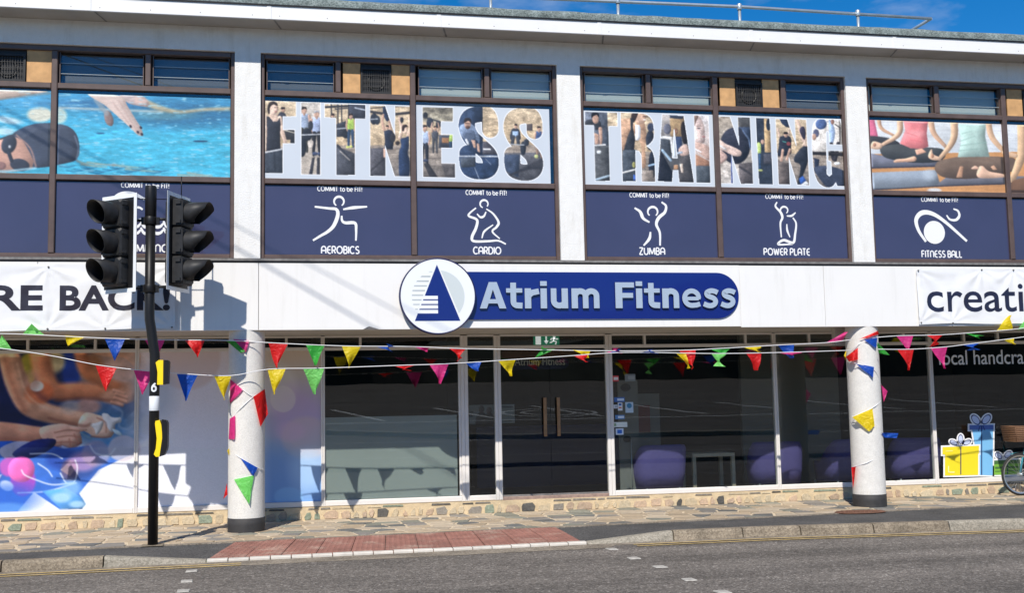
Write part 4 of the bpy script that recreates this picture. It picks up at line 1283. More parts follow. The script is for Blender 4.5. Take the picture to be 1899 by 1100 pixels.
P.line([(560, 740), (1080, 742)], 8, (196, 202, 210)); P.line([(880, 652), (960, 655)], 8, (230, 234, 238)); P.poly([(590, 760), (780, 750), (780, 870), (600, 880)], (76, 84, 96))
P.line([(770, 880), (830, 1030)], 3, (180, 190, 206)); P.line([(900, 770), (970, 840)], 3, (150, 160, 180))
P.poly([(570, 440), (590, 370), (650, 340), (730, 345), (800, 420), (830, 520), (820, 590), (790, 540), (700, 560), (610, 500)], (124, 144, 176), smooth=True)
P.poly([(620, 470), (690, 420), (760, 430), (780, 540), (690, 560)], (96, 112, 140), smooth=True)
P.ell(682, 345, 40, 60, SKIN2); P.poly([(640, 330), (645, 280), (690, 268), (724, 290), (726, 330), (690, 306)], (52, 44, 42), smooth=True); P.ell(682, 385, 28, 22, (110, 80, 70)); P.line([(655, 338), (710, 338)], 4, (70, 50, 46))
P.poly([(725, 540), (775, 545), (790, 640), (760, 640)], SKIN2); P.poly([(795, 580), (825, 590), (838, 700), (805, 680)], SKIN2); P.line([(665, 540), (690, 590)], 14, (220, 224, 230))
P.clip = None
P.poly([(1110, 700), (1650, 690), (1650, 1060), (1110, 1060)], (92, 92, 98)); P.poly([(1110, 720), (1330, 720), (1310, 1000), (1110, 900)], (70, 84, 110)); P.noise(.12, 80, 40, 31)
P.poly([(1405, 340), (1490, 340), (1490, 425), (1405, 425)], (92, 84, 84))
P.poly([(1205, 500), (1230, 410), (1280, 395), (1325, 420), (1340, 520), (1310, 540), (1290, 470), (1230, 540)], (60, 66, 80), smooth=True); P.poly([(1240, 430), (1310, 430), (1310, 500), (1240, 500)], (150, 180, 220)); P.ell(1280, 370, 22, 32, SKIN2); P.poly([(1258, 360), (1268, 338), (1295, 342), (1302, 360)], (40, 36, 34))
P.line([(1250, 500), (1235, 580)], 22, (70, 74, 84)); P.line([(1300, 500), (1310, 580)], 22, (70, 74, 84)); P.ell(1370, 640, 36, 85, (54, 60, 70)); P.ell(1410, 570, 34, 45, (60, 66, 78)); P.line([(1190, 590), (1380, 600)], 6, (180, 186, 194))
person(P, 1570, 370, 400, (66, 90, 140), (150, 120, 100)); P.ell(1535, 740, 24, 24, (200, 210, 130))
for k in range(5): P.line([(1150+k*60, 1000-k*30), (1640, 760+k*34)], 12, (60, 60, 66), .7, 8)
S = smooth_path([(962, 412), (955, 300), (915, 228), (815, 222), (705, 262), (672, 370), (720, 500), (830, 610), (940, 720), (968, 830), (930, 905), (828, 925), (712, 890), (682, 800), (682, 705)], 5)
letters(P, [[(130, 140), (500, 145), (500, 312), (355, 312), (355, 478), (498, 478), (498, 638), (360, 638), (362, 832), (530, 835), (530, 1002), (148, 998)]],
        [(S, 100), ([(x+553, y+14) for x, y in S], 100)])
tag(P.sheet('photo_print', sheet_corners(INX[2][2], INX[2][3]-.05, ROW2[0], ROW2[1]-.05, YP), MT['print']), 'gym photo print whose cut out letters read ESS, over the cardio panel', 'window print', 'photographic window prints')

# --- TRAINING, first sheet
P = Paint(220, 118, [(38, 78), (1765, 128), (1792, 1078), (55, 1050)])
gym_backdrop(P, 620)
P.clip = (P.X < 500).astype(float)
P.poly([(50, 90), (355, 90), (380, 1020), (50, 1020)], (104, 112, 128)); P.noise(.25, 60, 60, 17); P.poly([(180, 540), (390, 540), (390, 1020), (180, 1020)], (88, 90, 92)); P.noise(.18, 90, 30, 18)
P.poly([(60, 270), (70, 220), (140, 195), (250, 215), (270, 300), (200, 340), (180, 280)], (64, 68, 74), smooth=True); P.ell(200, 190, 42, 65, SKIN2); P.poly([(150, 190), (150, 120), (200, 105), (246, 125), (242, 170), (215, 140), (170, 160)], (36, 34, 36), smooth=True)
P.line([(262, 320), (268, 450), (265, 520)], [24, 20, 16], SKIN2); P.poly([(180, 370), (240, 400), (240, 520), (190, 530)], SKIN2); P.line([(180, 540), (340, 528)], 8, (220, 220, 216)); P.ell(243, 626, 30, 22, (226, 234, 236)); P.line([(195, 985), (385, 930)], 14, (170, 196, 216)); P.poly([(350, 360), (385, 350), (385, 540), (330, 540)], (60, 66, 74))
P.clip = None
P.poly([(530, 220), (580, 190), (660, 180), (700, 190), (800, 200), (850, 260), (870, 420), (850, 560), (860, 760), (840, 830), (800, 800), (800, 560), (740, 420), (660, 360), (600, 560), (545, 600)], (206, 158, 122), smooth=True)
P.ell(790, 180, 75, 80, (216, 172, 142)); P.poly([(680, 120), (760, 110), (730, 200), (700, 240), (670, 190)], (70, 54, 48), smooth=True); P.ell(855, 160, 34, 8, (90, 60, 54)); P.ell(845, 200, 22, 6, (240, 236, 232))
P.poly([(655, 180), (700, 180), (690, 300), (720, 450), (700, 620), (560, 620), (620, 420), (660, 330)], (60, 62, 66)); P.poly([(548, 600), (740, 590), (740, 1010), (548, 1010)], (76, 84, 94)); P.noise(.15, 80, 50, 40)
P.ell(920, 470, 60, 130, (54, 58, 70)); P.ell(930, 300, 48, 58, (70, 78, 100)); P.ell(940, 800, 46, 190, (44, 48, 60)); P.line([(900, 800), (980, 780)], 12, (150, 186, 222)); P.line([(545, 895), (740, 845)], 10, (226, 224, 218)); P.poly([(690, 920), (735, 920), (735, 990), (690, 990)], (60, 100, 190)); P.ell(700, 790, 22, 40, (170, 166, 90))
P.poly([(805, 860), (960, 860), (960, 1010), (805, 1010)], (150, 136, 124)); P.noise(.12, 50, 20, 41)
P.clip = ((P.X > 1005) & (P.X < 1505)).astype(float)
P.grad((196, 186, 178), (90, 90, 92), (0, 130), (0, 700)); P.poly([(1185, 130), (1380, 145), (1400, 420), (1190, 420)], (170, 138, 96)); P.poly([(1185, 130), (1375, 140), (1360, 190), (1185, 180)], (62, 70, 86))
P.ell(1150, 320, 50, 70, (110, 112, 128)); P.poly([(1060, 430), (1190, 470), (1200, 680), (1060, 620)], (76, 82, 90)); P.line([(1070, 430), (1200, 440), (1220, 620)], 18, (232, 232, 230)); P.poly([(1010, 1010), (1060, 600), (1220, 900), (1210, 1010)], (46, 48, 58)); P.line([(1080, 600), (1190, 730)], 16, (150, 180, 206))
P.poly([(1230, 420), (1340, 420), (1350, 600), (1270, 620)], (60, 76, 112)); P.ell(1262, 350, 30, 46, (150, 110, 84)); P.poly([(1330, 280), (1380, 230), (1420, 460), (1390, 520), (1350, 470)], (54, 46, 42), smooth=True); P.poly([(1300, 580), (1400, 520), (1440, 640), (1330, 670)], (214, 176, 158), smooth=True); P.line([(1280, 640), (1340, 625)], 14, (170, 190, 214))
P.poly([(1310, 680), (1450, 660), (1500, 1020), (1300, 1020)], (84, 80, 80)); P.poly([(1310, 780), (1350, 770), (1360, 890), (1330, 890)], (220, 196, 176)); P.poly([(1230, 790), (1290, 790), (1290, 850), (1230, 850)], (190, 140, 100))
P.clip = ((P.X > 1505)).astype(float)
P.grad((232, 226, 226), (200, 180, 170), (1520, 140), (1700, 560)); P.poly([(1510, 150), (1580, 150), (1640, 260), (1655, 400), (1640, 500), (1510, 470)], (226, 196, 186), smooth=True); P.poly([(1510, 150), (1570, 150), (1540, 220), (1512, 280)], (150, 120, 104), smooth=True)
P.ell(1575, 310, 26, 9, (110, 100, 104)); P.ell(1640, 420, 24, 9, (184, 110, 106)); P.line([(1545, 285), (1610, 280)], 4, (140, 110, 100))
P.poly([(1510, 490), (1620, 510), (1710, 560), (1725, 720), (1650, 690), (1510, 560)], (210, 170, 152), smooth=True); P.poly([(1510, 640), (1710, 740), (1715, 820), (1520, 820)], (180, 128, 98)); P.poly([(1520, 800), (1725, 800), (1725, 1030), (1520, 1030)], (84, 92, 100)); P.line([(1520, 580), (1600, 620)], 8, (230, 230, 230))
P.clip = None
A_hole = [(1240, 330), (1278, 700), (1215, 695)]
m_sv = P.mask_of([A_hole]); keep = P.c.copy()
R_out = smooth_path([(700, 115), (800, 118), (880, 140), (945, 210), (968, 330), (960, 450), (905, 520), (870, 545), (935, 600), (968, 690), (978, 800), (979, 1010)], 5) + [(805, 1005), (803, 800), (800, 660), (770, 605), (720, 600), (720, 1004), (548, 1004), (530, 110)]
letters(P, [[(62, 100), (485, 110), (485, 285), (368, 285), (380, 1000), (192, 998), (180, 275), (62, 270)], R_out,
            [(1085, 130), (1370, 150), (1500, 1015), (1305, 1015), (1290, 855), (1218, 855), (1205, 1010), (1015, 1000)], [(1510, 140), (1705, 150), (1722, 1020), (1535, 1018)]])
P.poly(A_hole, GREYW); P.poly([(722, 265), (775, 268), (795, 310), (790, 440), (765, 470), (722, 470)], (240, 242, 245)); P.line(A_hole+[A_hole[0]], 6, (246, 248, 250))
tag(P.sheet('photo_print', sheet_corners(INX[3][0], INX[3][1], ROW2[0], ROW2[1]-.05, YP), MT['print']), 'gym photo print whose cut out letters read TRAI, over the zumba panel', 'window print', 'photographic window prints')

# --- TRAINING, second sheet
P = Paint(210, 118, [(45, 120), (1580, 150), (1622, 1030), (62, 1012)])
gym_backdrop(P, 590)
P.clip = (P.X < 480).astype(float)
P.grad((176, 160, 140), (196, 186, 176), (0, 140), (0, 900)); P.noise(.3, 60, 30, 51)
P.poly([(290, 140), (440, 150), (450, 280), (300, 300)], (90, 88, 86)); P.poly([(290, 270), (445, 270), (450, 520), (300, 520)], (64, 78, 104))
P.ell(250, 500, 185, 225, (52, 54, 66)); P.ell(250, 500, 178, 218, (58, 60, 74)); P.line([(345, 310), (420, 420), (440, 540)], 8, (120, 150, 196), .8, 8)
P.poly([(60, 430), (140, 480), (260, 530), (325, 575), (310, 625), (230, 625), (120, 570), (60, 540)], (228, 194, 178), smooth=True); P.poly([(60, 560), (130, 600), (150, 650), (110, 700), (60, 720)], (214, 174, 160), smooth=True); P.line([(60, 500), (130, 545)], 10, (240, 240, 240))
P.poly([(290, 720), (470, 700), (470, 980), (300, 980)], (100, 92, 92)); P.line([(300, 760), (460, 860)], 12, (60, 58, 62), .8, 8); P.poly([(195, 620), (225, 700), (220, 970), (195, 970)], (70, 90, 160))
P.clip = ((P.X > 490) & (P.X < 725)).astype(float)
P.fill((58, 66, 80)); P.poly([(610, 160), (690, 160), (690, 580), (615, 580)], (196, 160, 110)); P.noise(.15, 12, 8, 52); P.ell(665, 235, 30, 74, (48, 54, 66)); P.poly([(520, 470), (565, 470), (565, 590), (528, 590)], (200, 224, 120), smooth=True); P.ell(590, 450, 22, 30, SKIN2); P.line([(550, 600), (550, 780)], 14, (66, 100, 140)); P.line([(540, 800), (575, 800)], 12, (190, 200, 110)); P.poly([(600, 600), (720, 590), (720, 720), (600, 720)], (86, 86, 96))
P.clip = None
P.poly([(800, 160), (900, 160), (925, 270), (880, 260), (830, 220)], (50, 62, 86)); P.line([(780, 290), (800, 380)], 14, SKIN); P.line([(925, 290), (900, 390)], 14, SKIN)
P.poly([(800, 400), (850, 370), (940, 390), (945, 520), (930, 600), (780, 620), (790, 500)], (50, 54, 66), smooth=True); P.ell(880, 362, 24, 30, SKIN2); P.poly([(850, 350), (858, 322), (905, 325), (910, 350)], (40, 34, 32)); P.line([(840, 440), (880, 450)], 6, (80, 170, 160)); P.ell(915, 470, 28, 24, (150, 70, 70))
P.line([(840, 550), (820, 680)], 16, SKIN2); P.line([(930, 540), (890, 660)], 16, SKIN2); P.poly([(785, 690), (925, 700), (925, 970), (785, 970)], (110, 98, 92)); P.noise(.1, 70, 20, 53)
P.line([(1020, 180), (1060, 280), (1110, 420)], [20, 26, 34], SKIN); P.poly([(1050, 300), (1100, 250), (1130, 330), (1110, 420)], (70, 64, 84), smooth=True)
P.poly([(1080, 510), (1150, 500), (1155, 680), (1090, 860), (1060, 960), (1020, 970), (1060, 740), (985, 690), (990, 620)], (54, 58, 68), smooth=True); P.poly([(1080, 490), (1120, 420), (1145, 500)], SKIN); P.poly([(1040, 900), (1090, 860), (1130, 920), (1060, 970)], (52, 100, 196)); P.poly([(1060, 975), (1130, 925), (1165, 960), (1100, 985)], (226, 230, 234))
P.clip = (P.X > 1190).astype(float)
P.poly([(1190, 150), (1640, 150), (1640, 590), (1190, 590)], (214, 206, 196)); P.noise(.08, 40, 40, 54)
P.ell(1325, 220, 72, 66, (78, 104, 158), rot=-20); P.ell(1260, 335, 38, 52, (96, 100, 130)); P.ell(1235, 380, 28, 40, SKIN2); P.line([(1390, 185), (1430, 190)], 10, (180, 180, 184)); P.line([(1500, 220), (1560, 260), (1560, 440)], 6, (70, 66, 64))
P.poly([(1420, 190), (1450, 180), (1500, 300), (1480, 440), (1435, 470)], (150, 176, 216), smooth=True); P.ell(1468, 190, 22, 34, (170, 120, 100)); P.line([(1450, 470), (1480, 650)], 26, (56, 52, 56)); P.line([(1540, 460), (1500, 660)], 24, (60, 56, 60)); P.ell(1525, 705, 40, 18, (230, 234, 240))
P.poly([(1190, 560), (1640, 570), (1640, 620), (1190, 600)], (60, 54, 52)); P.poly([(1230, 640), (1300, 660), (1290, 740), (1240, 760)], (54, 62, 84)); P.poly([(1230, 760), (1420, 740), (1640, 820), (1640, 1010), (1420, 1010), (1290, 880)], (64, 72, 92), smooth=True)
P.clip = None
G = smooth_path([(1400, 162), (1290, 165), (1225, 240), (1210, 420), (1215, 640), (1235, 820), (1290, 945), (1380, 1000), (1460, 990), (1508, 935)], 5) + [(1530, 985), (1620, 985), (1605, 552), (1412, 550), (1415, 670), (1452, 680), (1458, 840), (1425, 868), (1392, 840), (1385, 320), (1400, 300), (1425, 315), (1432, 470), (1600, 470), (1580, 240), (1560, 165)]
letters(P, [[(50, 145), (190, 145), (300, 500), (290, 150), (435, 150), (465, 965), (315, 965), (205, 600), (215, 960), (70, 960)], [(510, 155), (680, 160), (712, 970), (540, 968)],
            [(755, 165), (895, 165), (1010, 500), (995, 165), (1135, 170), (1168, 975), (1020, 972), (915, 630), (925, 970), (785, 968)], G])
tag(P.sheet('photo_print', sheet_corners(INX[3][2], INX[3][3], ROW2[0], ROW2[1]-.05, YP), MT['print']), 'gym photo print whose cut out letters read NING, over the power plate panel', 'window print', 'photographic window prints')

# --- swimmer
def swim(P):
    P.grad((52, 150, 205), (58, 188, 226), (0, 40), (0, 420))
    P.ell(260, 130, 200, 60, (70, 168, 220), .7, soft=.8); P.ell(1500, 220, 600, 110, (40, 112, 160), .85, soft=.9); P.ell(760, 150, 420, 46, (44, 112, 168), .7, soft=.9)
    P.ell(1300, 230, 260, 40, (92, 150, 160), .6, soft=.9)
    P.noise(.13, 130, 26, 61)
    P.ell(330, 235, 95, 58, (222, 218, 196), .95, soft=.35); P.ell(480, 240, 60, 62, (196, 214, 200), .9, soft=.4); P.ell(90, 280, 110, 26, (214, 232, 236), .8, rot=10, soft=.6); P.ell(60, 370, 90, 30, (230, 240, 242), .7, soft=.7)
    P.poly([(-200, 40), (370, 45), (240, 80), (20, 120), (-200, 130)], (222, 196, 178), smooth=True); P.line([(0, 118), (400, 62)], 8, (130, 130, 124), .7, 8)
    P.line([(470, 175), (1290, 205)], 9, (186, 196, 190), .8, 8)
    P.line([(1100, 110), (1290, 180), (1440, 205), (1640, 186), (1860, 180)], [30, 20, 12, 12, 14], (206, 190, 150), .9, 10, True)
    P.poly([(960, 70), (1130, 75), (1190, 160), (1060, 150), (1000, 120)], (222, 186, 176), .9, True)
    P.noise(.16, 46, 9, 62)
    P.noise(.8, 70, 11, 63, col=(150, 214, 236), thr=.66)
    P.ell(1600, 438, 60, 8, (30, 84, 124)); P.ell(800, 378, 34, 7, (34, 110, 160))
    P.poly([(835, 205), (875, 205), (905, 270), (895, 318), (860, 312), (835, 270)], (140, 116, 112), smooth=True); P.line([(770, 110), (850, 220)], [22, 18], (150, 160, 166), .7, 8)
    P.poly([(700, 62), (850, 62), (985, 90), (1010, 150), (1075, 260), (1118, 325), (1140, 395), (1090, 385), (1040, 335), (900, 210), (830, 150)], (224, 198, 186), smooth=True)
    for a, b in (((900, 130), (1040, 320)), ((950, 120), (1090, 360)), ((985, 120), (1115, 330))): P.line([a, b], 4, (196, 160, 150), .8, 5)
    for x, y in ((1040, 322), (1098, 368), (1122, 332), (1130, 385)): P.ell(x, y, 9, 13, (40, 30, 44), rot=-30)
    # head with cap and goggles
    P.poly([(-180, 480), (40, 430), (130, 395), (230, 470), (300, 590), (280, 660), (100, 690), (-180, 690)], (214, 160, 138), smooth=True)
    P.poly([(130, 395), (200, 340), (300, 306), (420, 302), (540, 320), (610, 380), (637, 480), (625, 570), (560, 612), (300, 655), (285, 600), (250, 520), (200, 440)], (62, 72, 92), smooth=True)
    P.line([(150, 390), (260, 500), (302, 640)], 5, (206, 150, 130), .8, 4, True)
    P.ell(250, 380, 70, 14, (86, 96, 116), .6, rot=-35, soft=.7); P.ell(420, 330, 100, 18, (82, 92, 112), .6, soft=.7); P.line([(600, 400), (628, 500), (612, 590)], 6, (110, 122, 144), .8, 5, True)
    P.ell(105, 470, 54, 76, (52, 60, 76), rot=15); P.ell(110, 490, 9, 12, (200, 204, 210)); P.ell(185, 632, 72, 48, (50, 58, 74), rot=12); P.line([(105, 540), (125, 600)], 14, (46, 54, 70))
    P.line([(40, 430), (150, 390)], 7, (60, 66, 80)); P.ell(40, 640, 46, 34, (150, 110, 104)); P.line([(-180, 690), (100, 682), (300, 655)], 8, (160, 214, 234), .8, 5)
    for k, (a, b, c) in enumerate(((620, 600, 700), (700, 610, 900), (900, 630, 1150), (1000, 660, 1280), (650, 625, 850), (1420, 705, 1800), (1500, 690, 1700))):
        P.line([(a, b), ((a+c)/2, b+14), (c, b+22)], [8, 7, 3], (176, 160, 130), .7, 6)
    for k in range(14):
        x = 480 + k*57; y = 640 + (k*37) % 50
        P.line([(x, y), (x+60, y+9), (x+120, y-2)], 4, (26, 100, 150), .7, 4)
    P.c = .86*P.c + .14*P.c.mean(-1, keepdims=True); P.soften(2); P.noise(.10, 18, 4, 64); P.grain(.05)
P = Paint(230, 118, [(470, 55), (1848, 98), (1848, 725), (455, 706)]); swim(P)
tag(P.sheet('photo_print', sheet_corners(INX[1][2], INX[1][3], ROW2[0], ROW2[1]-.05, YP), MT['print']), 'swimming pool print with a reaching hand and the back of a black cap', 'window print', 'photographic window prints')
P = Paint(200, 118, [(-800, 10), (415, 48), (405, 702), (-800, 690)]); swim(P)
tag(P.sheet('photo_print', sheet_corners(MID1-.045-2.05, INX[1][1], ROW2[0], ROW2[1]-.03, YP), MT['print']), 'swimming pool print with the goggled face of a swimmer', 'window print', 'photographic window prints')

# --- seated yoga class
def yoga(P):
    P.grad((232, 234, 236), (214, 220, 226), (0, 130), (0, 560)); P.ell(900, 330, 200, 240, (206, 210, 212), .6, soft=.9)
    P.poly([(-100, 540), (2700, 500), (2700, 1100), (-100, 1100)], (206, 150, 98)); P.noise(.08, 260, 10, 71)
    P.poly([(-50, 500), (260, 560), (900, 560), (900, 680), (-50, 705)], (124, 126, 140)); P.line([(-50, 704), (860, 680)], 8, (64, 64, 76))
    P.poly([(-50, 760), (850, 725), (900, 905), (-50, 965)], (150, 160, 172)); P.ell(780, 780, 70, 60, (196, 206, 216), .7, soft=.9); P.poly([(850, 900), (960, 815), (1900, 800), (1900, 890), (850, 915)], (108, 108, 116))
    P.line([(-50, 965), (850, 915), (1900, 880)], 6, (60, 58, 66)); P.ell(830, 960, 80, 24, (222, 226, 230), .9, soft=.4)
    P.poly([(60, 120), (150, 120), (195, 340), (60, 345)], (226, 120, 152)); P.poly([(60, 330), (310, 350), (440, 420), (300, 470), (60, 420)], (66, 66, 68), smooth=True)
    P.line([(200, 130), (235, 240), (370, 320)], [22, 20, 14], (214, 172, 142), smooth=True)
    P.line([(440, 120), (440, 260), (390, 340), (240, 430)], [34, 34, 28, 18], (222, 184, 154), smooth=True); P.line([(790, 150), (830, 300), (960, 450)], [36, 30, 20], (216, 176, 146), smooth=True)
    P.poly([(220, 470), (330, 430), (470, 425), (620, 470), (760, 460), (920, 480), (960, 560), (860, 630), (600, 640), (360, 605), (250, 560)], (74, 76, 76), smooth=True)
    P.poly([(475, 120), (765, 120), (745, 300), (765, 450), (690, 480), (560, 470), (440, 415), (500, 260)], (238, 140, 142), smooth=False); P.ell(620, 300, 90, 40, (246, 176, 176), .6, soft=.9); P.line([(520, 290), (640, 330)], 4, (216, 110, 116), .7, 4); P.line([(560, 370), (700, 400)], 4, (216, 110, 116), .7, 4)
    P.poly([(610, 490), (690, 472), (740, 515), (630, 550)], (236, 184, 156)); P.poly([(370, 635), (400, 600), (500, 590), (610, 565), (615, 620), (480, 632)], (228, 182, 152), smooth=True)
    P.poly([(110, 440), (140, 390), (210, 405), (245, 430), (215, 480), (120, 475)], (236, 198, 170), smooth=True); P.ell(155, 430, 18, 22, (190, 140, 116))
    P.line([(1060, 150), (1060, 330), (1000, 460), (890, 590)], [44, 40, 34, 20], (222, 184, 150), smooth=True); P.line([(1455, 150), (1500, 340), (1640, 510)], [36, 34, 26], (222, 184, 150), smooth=True)
    P.poly([(835, 690), (880, 620), (1000, 590), (1150, 565), (1460, 565), (1640, 575), (1760, 600), (1740, 740), (1500, 800), (1200, 830), (960, 815), (860, 760)], (112, 94, 80), smooth=True); P.line([(900, 640), (1150, 600), (1500, 640)], 8, (134, 116, 100), .7, 14)
    P.poly([(1110, 185), (1430, 190), (1420, 330), (1470, 570), (1100, 575), (1140, 400)], (182, 208, 198)); 
    for a, b in (((1120, 390), (1300, 330)), ((1130, 440), (1440, 400)), ((1110, 500), (1400, 470)), ((1150, 300), (1260, 270))): P.line([a, b], 5, (146, 178, 168), .7, 6)
    P.poly([(760, 560), (800, 480), (820, 540), (900, 580), (900, 612), (800, 605)], (236, 196, 166), smooth=True); P.ell(810, 560, 16, 24, (190, 140, 112))
    P.poly([(1080, 815), (1125, 680), (1165, 685), (1150, 812)], (196, 152, 122)); P.poly([(1340, 700), (1390, 680), (1460, 740), (1630, 775), (1640, 810), (1340, 815)], (234, 192, 164), smooth=True); P.poly([(1255, 712), (1300, 675), (1340, 700), (1340, 715)], (230, 186, 160), smooth=True)
    P.poly([(1480, 690), (1520, 670), (1560, 725), (1510, 725)], (214, 168, 136))
    P.line([(1830, 120), (1830, 480), (1800, 640), (1730, 850)], [50, 46, 42, 30], (222, 184, 146), smooth=True); P.poly([(1720, 900), (1800, 830), (2100, 800), (2700, 900), (2700, 1100), (1720, 1100)], (112, 84, 64), smooth=True); P.line([(1640, 520), (1760, 560)], 26, (222, 184, 150))
    P.poly([(1960, 100), (2500, 100), (2500, 760), (1940, 760)], (196, 150, 160)); P.poly([(1860, 780), (1900, 690), (1990, 760), (1960, 800)], (232, 180, 160), smooth=True)
    P.noise(.10, 120, 90, 73); P.soften(2); P.noise(.05, 12, 12, 72); P.grain(.05)
P = Paint(220, 118, [(88, 135), (1612, 185), (1655, 995), (130, 960)]); yoga(P)
tag(P.sheet('photo_print', sheet_corners(INX[4][0], INX[4][1], ROW2[0], ROW2[1]-.05, YP), MT['print']), 'yoga class print with cross legged women in coral and mint tops', 'window print', 'photographic window prints')
P = Paint(200, 118, [(1672, 187), (2700, 225), (2700, 1020), (1715, 1000)]); yoga(P)
tag(P.sheet('photo_print', sheet_corners(INX[4][2], INX[4][3], ROW2[0], ROW2[1]-.05, YP), MT['print']), 'yoga class print cut by the picture edge, showing one bare arm', 'window print', 'photographic window prints')

# ================================================================== PURPLE ACTIVITY PANELS
ZP0, ZP1 = ZB+.065, ZR2-.045
def fig(px, py): p = at(px, py, YP-.004); return (p.x, p.z)
def purple_panel(x0, x1, word, strokes, label, rx=None, discs=(), head=None):
    root = thing('activity_panel', label, 'window panel', ((x0+x1)/2, YP, ZP0), 'purple activity panels')
    MB().box(x0, x1, YP, YP+.006, ZP0, ZP1-.01).build('panel_sheet', MT['purple'], root)
    if word:
        cxp, hx = word[1], word[2]
        a, b = word[3]
        stroke_text('lettering', 'COMMIT to be FIT!', a, b, word[5], .064, YP-.003, MT['white_ink'], root, .17)
        stroke_text('lettering', word[0], cxp-hx+.01, cxp+hx-.01, word[4], .098, YP-.003, MT['white_ink'], root, .19)
    if strokes or discs:
        mb = MB()
        for i, (pts, wd) in enumerate(strokes):
            p = smooth_path([fig(*q) for q in pts], 6)
            n = len(p)
            ws = [wd*(0.35 + 0.65*min(1, 1.6*min(k/(n-1), 1-k/(n-1)) + .25)) for k in range(n)]
            mb.ribbon(p, ws, YP-.003-.0003*i)
        for i, (cx, cy, r) in enumerate(discs):
            c, e = fig(cx, cy), fig(cx+r, cy)
            mb.disc(c[0], c[1], abs(e[0]-c[0]), YP-.005)
        mb.build('figure', MT['white_ink'], root)
    return root
def z2(x, y): return (460+x/2.2, y/2.2)
def z3(x, y): return (1000+x/2.2, y/2.2)
def z4(x, y): return (1500+x/2.2, y/2.2)
def z1(x, y): return (x/2.2, y/2.2)
def ringp(f, cx, cy, r, a0, a1, n=9): return [f(cx+r*cos(radians(a0+(a1-a0)*i/n)), cy+r*sin(radians(a0+(a1-a0)*i/n))) for i in range(n+1)]
def wd(word, pxa, pxb, py_base, sa, sb, spy):
    a, b = fig(pxa, py_base), fig(pxb, py_base); s0, s1 = fig(sa, spy), fig(sb, spy)
    return (word, (a[0]+b[0])/2, (b[0]-a[0])/2, (s0[0], s1[0]), (a[1]+b[1])/2, (s0[1]+s1[1])/2)
purple_panel(MID1-.045-2.05, MID1-.045, None, [], 'plain purple panel under the goggled swimmer')
wv = []
for y in (372, 384):
    yy = y*1.0
    for k in range(4):
        x0 = 240 + k*21
        wv.append(([(x0, yy-4+y*0+60-8), (x0+6, yy+60-2), (x0+15, yy+60-2), (x0+21, yy+60-8)], .045))
wv = [([(a, b-10) for a, b in p], w) for p, w in wv]
purple_panel(INX[1][2], INX[1][3], wd('SWIMMING', 222, 312, 467, 225, 313, 348),
             wv + [([z1(445, 830), z1(485, 795), z1(540, 790), z1(590, 812)], .06), (ringp(z1, 562, 872, 26, 60, 320), .045)], 'purple panel lettered SWIMMING with wave lines, behind the traffic signal')
purple_panel(INX[2][0], INX[2][1], wd('AEROBICS', 595, 667, 470, 589, 671, 354.5),
             [(ringp(z2, 371, 822, 20, 125, 415), .034), ([z2(272, 843), z2(330, 850), z2(360, 854), z2(366, 878), z2(350, 920), z2(325, 945), z2(296, 962), z2(265, 981)], .052), ([z2(388, 854), z2(430, 847), z2(486, 843)], .045),
              ([z2(382, 880), z2(384, 900), z2(398, 909), z2(436, 910), z2(441, 940), z2(440, 982)], .045)], 'purple panel lettered AEROBICS with a white lunging figure')
purple_panel(INX[2][2], INX[2][3], wd('CARDIO', 877, 930, 471, 864, 939, 361.5),
             [(ringp(z2, 963, 832, 16, 110, 400), .03), ([z2(930, 848), z2(904, 870), z2(902, 882), z2(934, 897), z2(930, 930), z2(914, 966), z2(922, 984), z2(980, 984), z2(1020, 982), z2(1052, 996)], .042),
              ([z2(934, 872), z2(948, 886), z2(962, 882), z2(971, 864)], .034), ([z2(972, 852), z2(1000, 872), z2(1022, 906), z2(1014, 926), z2(997, 945), z2(1027, 974)], .036), ([z2(954, 972), z2(964, 944), z2(1000, 917)], .03)],
             'purple panel lettered CARDIO with a white kneeling figure')
purple_panel(INX[3][0], INX[3][1], wd('ZUMBA', 1185, 1234, 472, 1168, 1240, 366),
             [(ringp(z3, 463, 864, 20, 130, 410), .036), ([z3(389, 848), z3(412, 864), z3(424, 890), z3(450, 907)], .05), ([z3(499, 824), z3(517, 840), z3(512, 866), z3(488, 888), z3(478, 915), z3(492, 950), z3(493, 1002)], .05),
              ([z3(454, 946), z3(449, 974), z3(426, 1002)], .045)], 'purple panel lettered ZUMBA with a white dancer raising both arms')
purple_panel(INX[3][2], INX[3][3], wd('POWER PLATE', 1416, 1503, 473, 1420, 1489, 368.5),
             [(ringp(z3, 999, 858, 15, 120, 410), .03), ([z3(970, 824), z3(964, 842), z3(985, 866), z3(992, 888), z3(984, 912), z3(988, 968)], .04), ([z3(1010, 881), z3(1030, 880), z3(1046, 867)], .034),
              ([z3(1035, 888), z3(1048, 912), z3(1044, 955), z3(1036, 990), z3(1000, 980), z3(980, 988), z3(978, 998), z3(1034, 996)], .042), ([z3(1010, 914), z3(1012, 940), z3(1023, 968)], .032)],
             'purple panel lettered POWER PLATE with a white figure on a plate')
purple_panel(INX[4][0], INX[4][1], wd('FITNESS BALL', 1709, 1785, 477, 1709, 1776, 374),
             [([z4(478, 986), z4(448, 940), z4(438, 896), z4(462, 868), z4(505, 872), z4(560, 908), z4(645, 984)], .075), ([z4(562, 878), z4(576, 895), z4(600, 897), z4(614, 880), z4(608, 860), z4(590, 852)], .045)],
             'purple panel lettered FITNESS BALL with a white figure arched over a ball', discs=[(1500+512/2.2, 948/2.2, 19.5)])
purple_panel(INX[4][2], INX[4][3], None, [], 'plain purple panel under the bare arm of the yoga print')

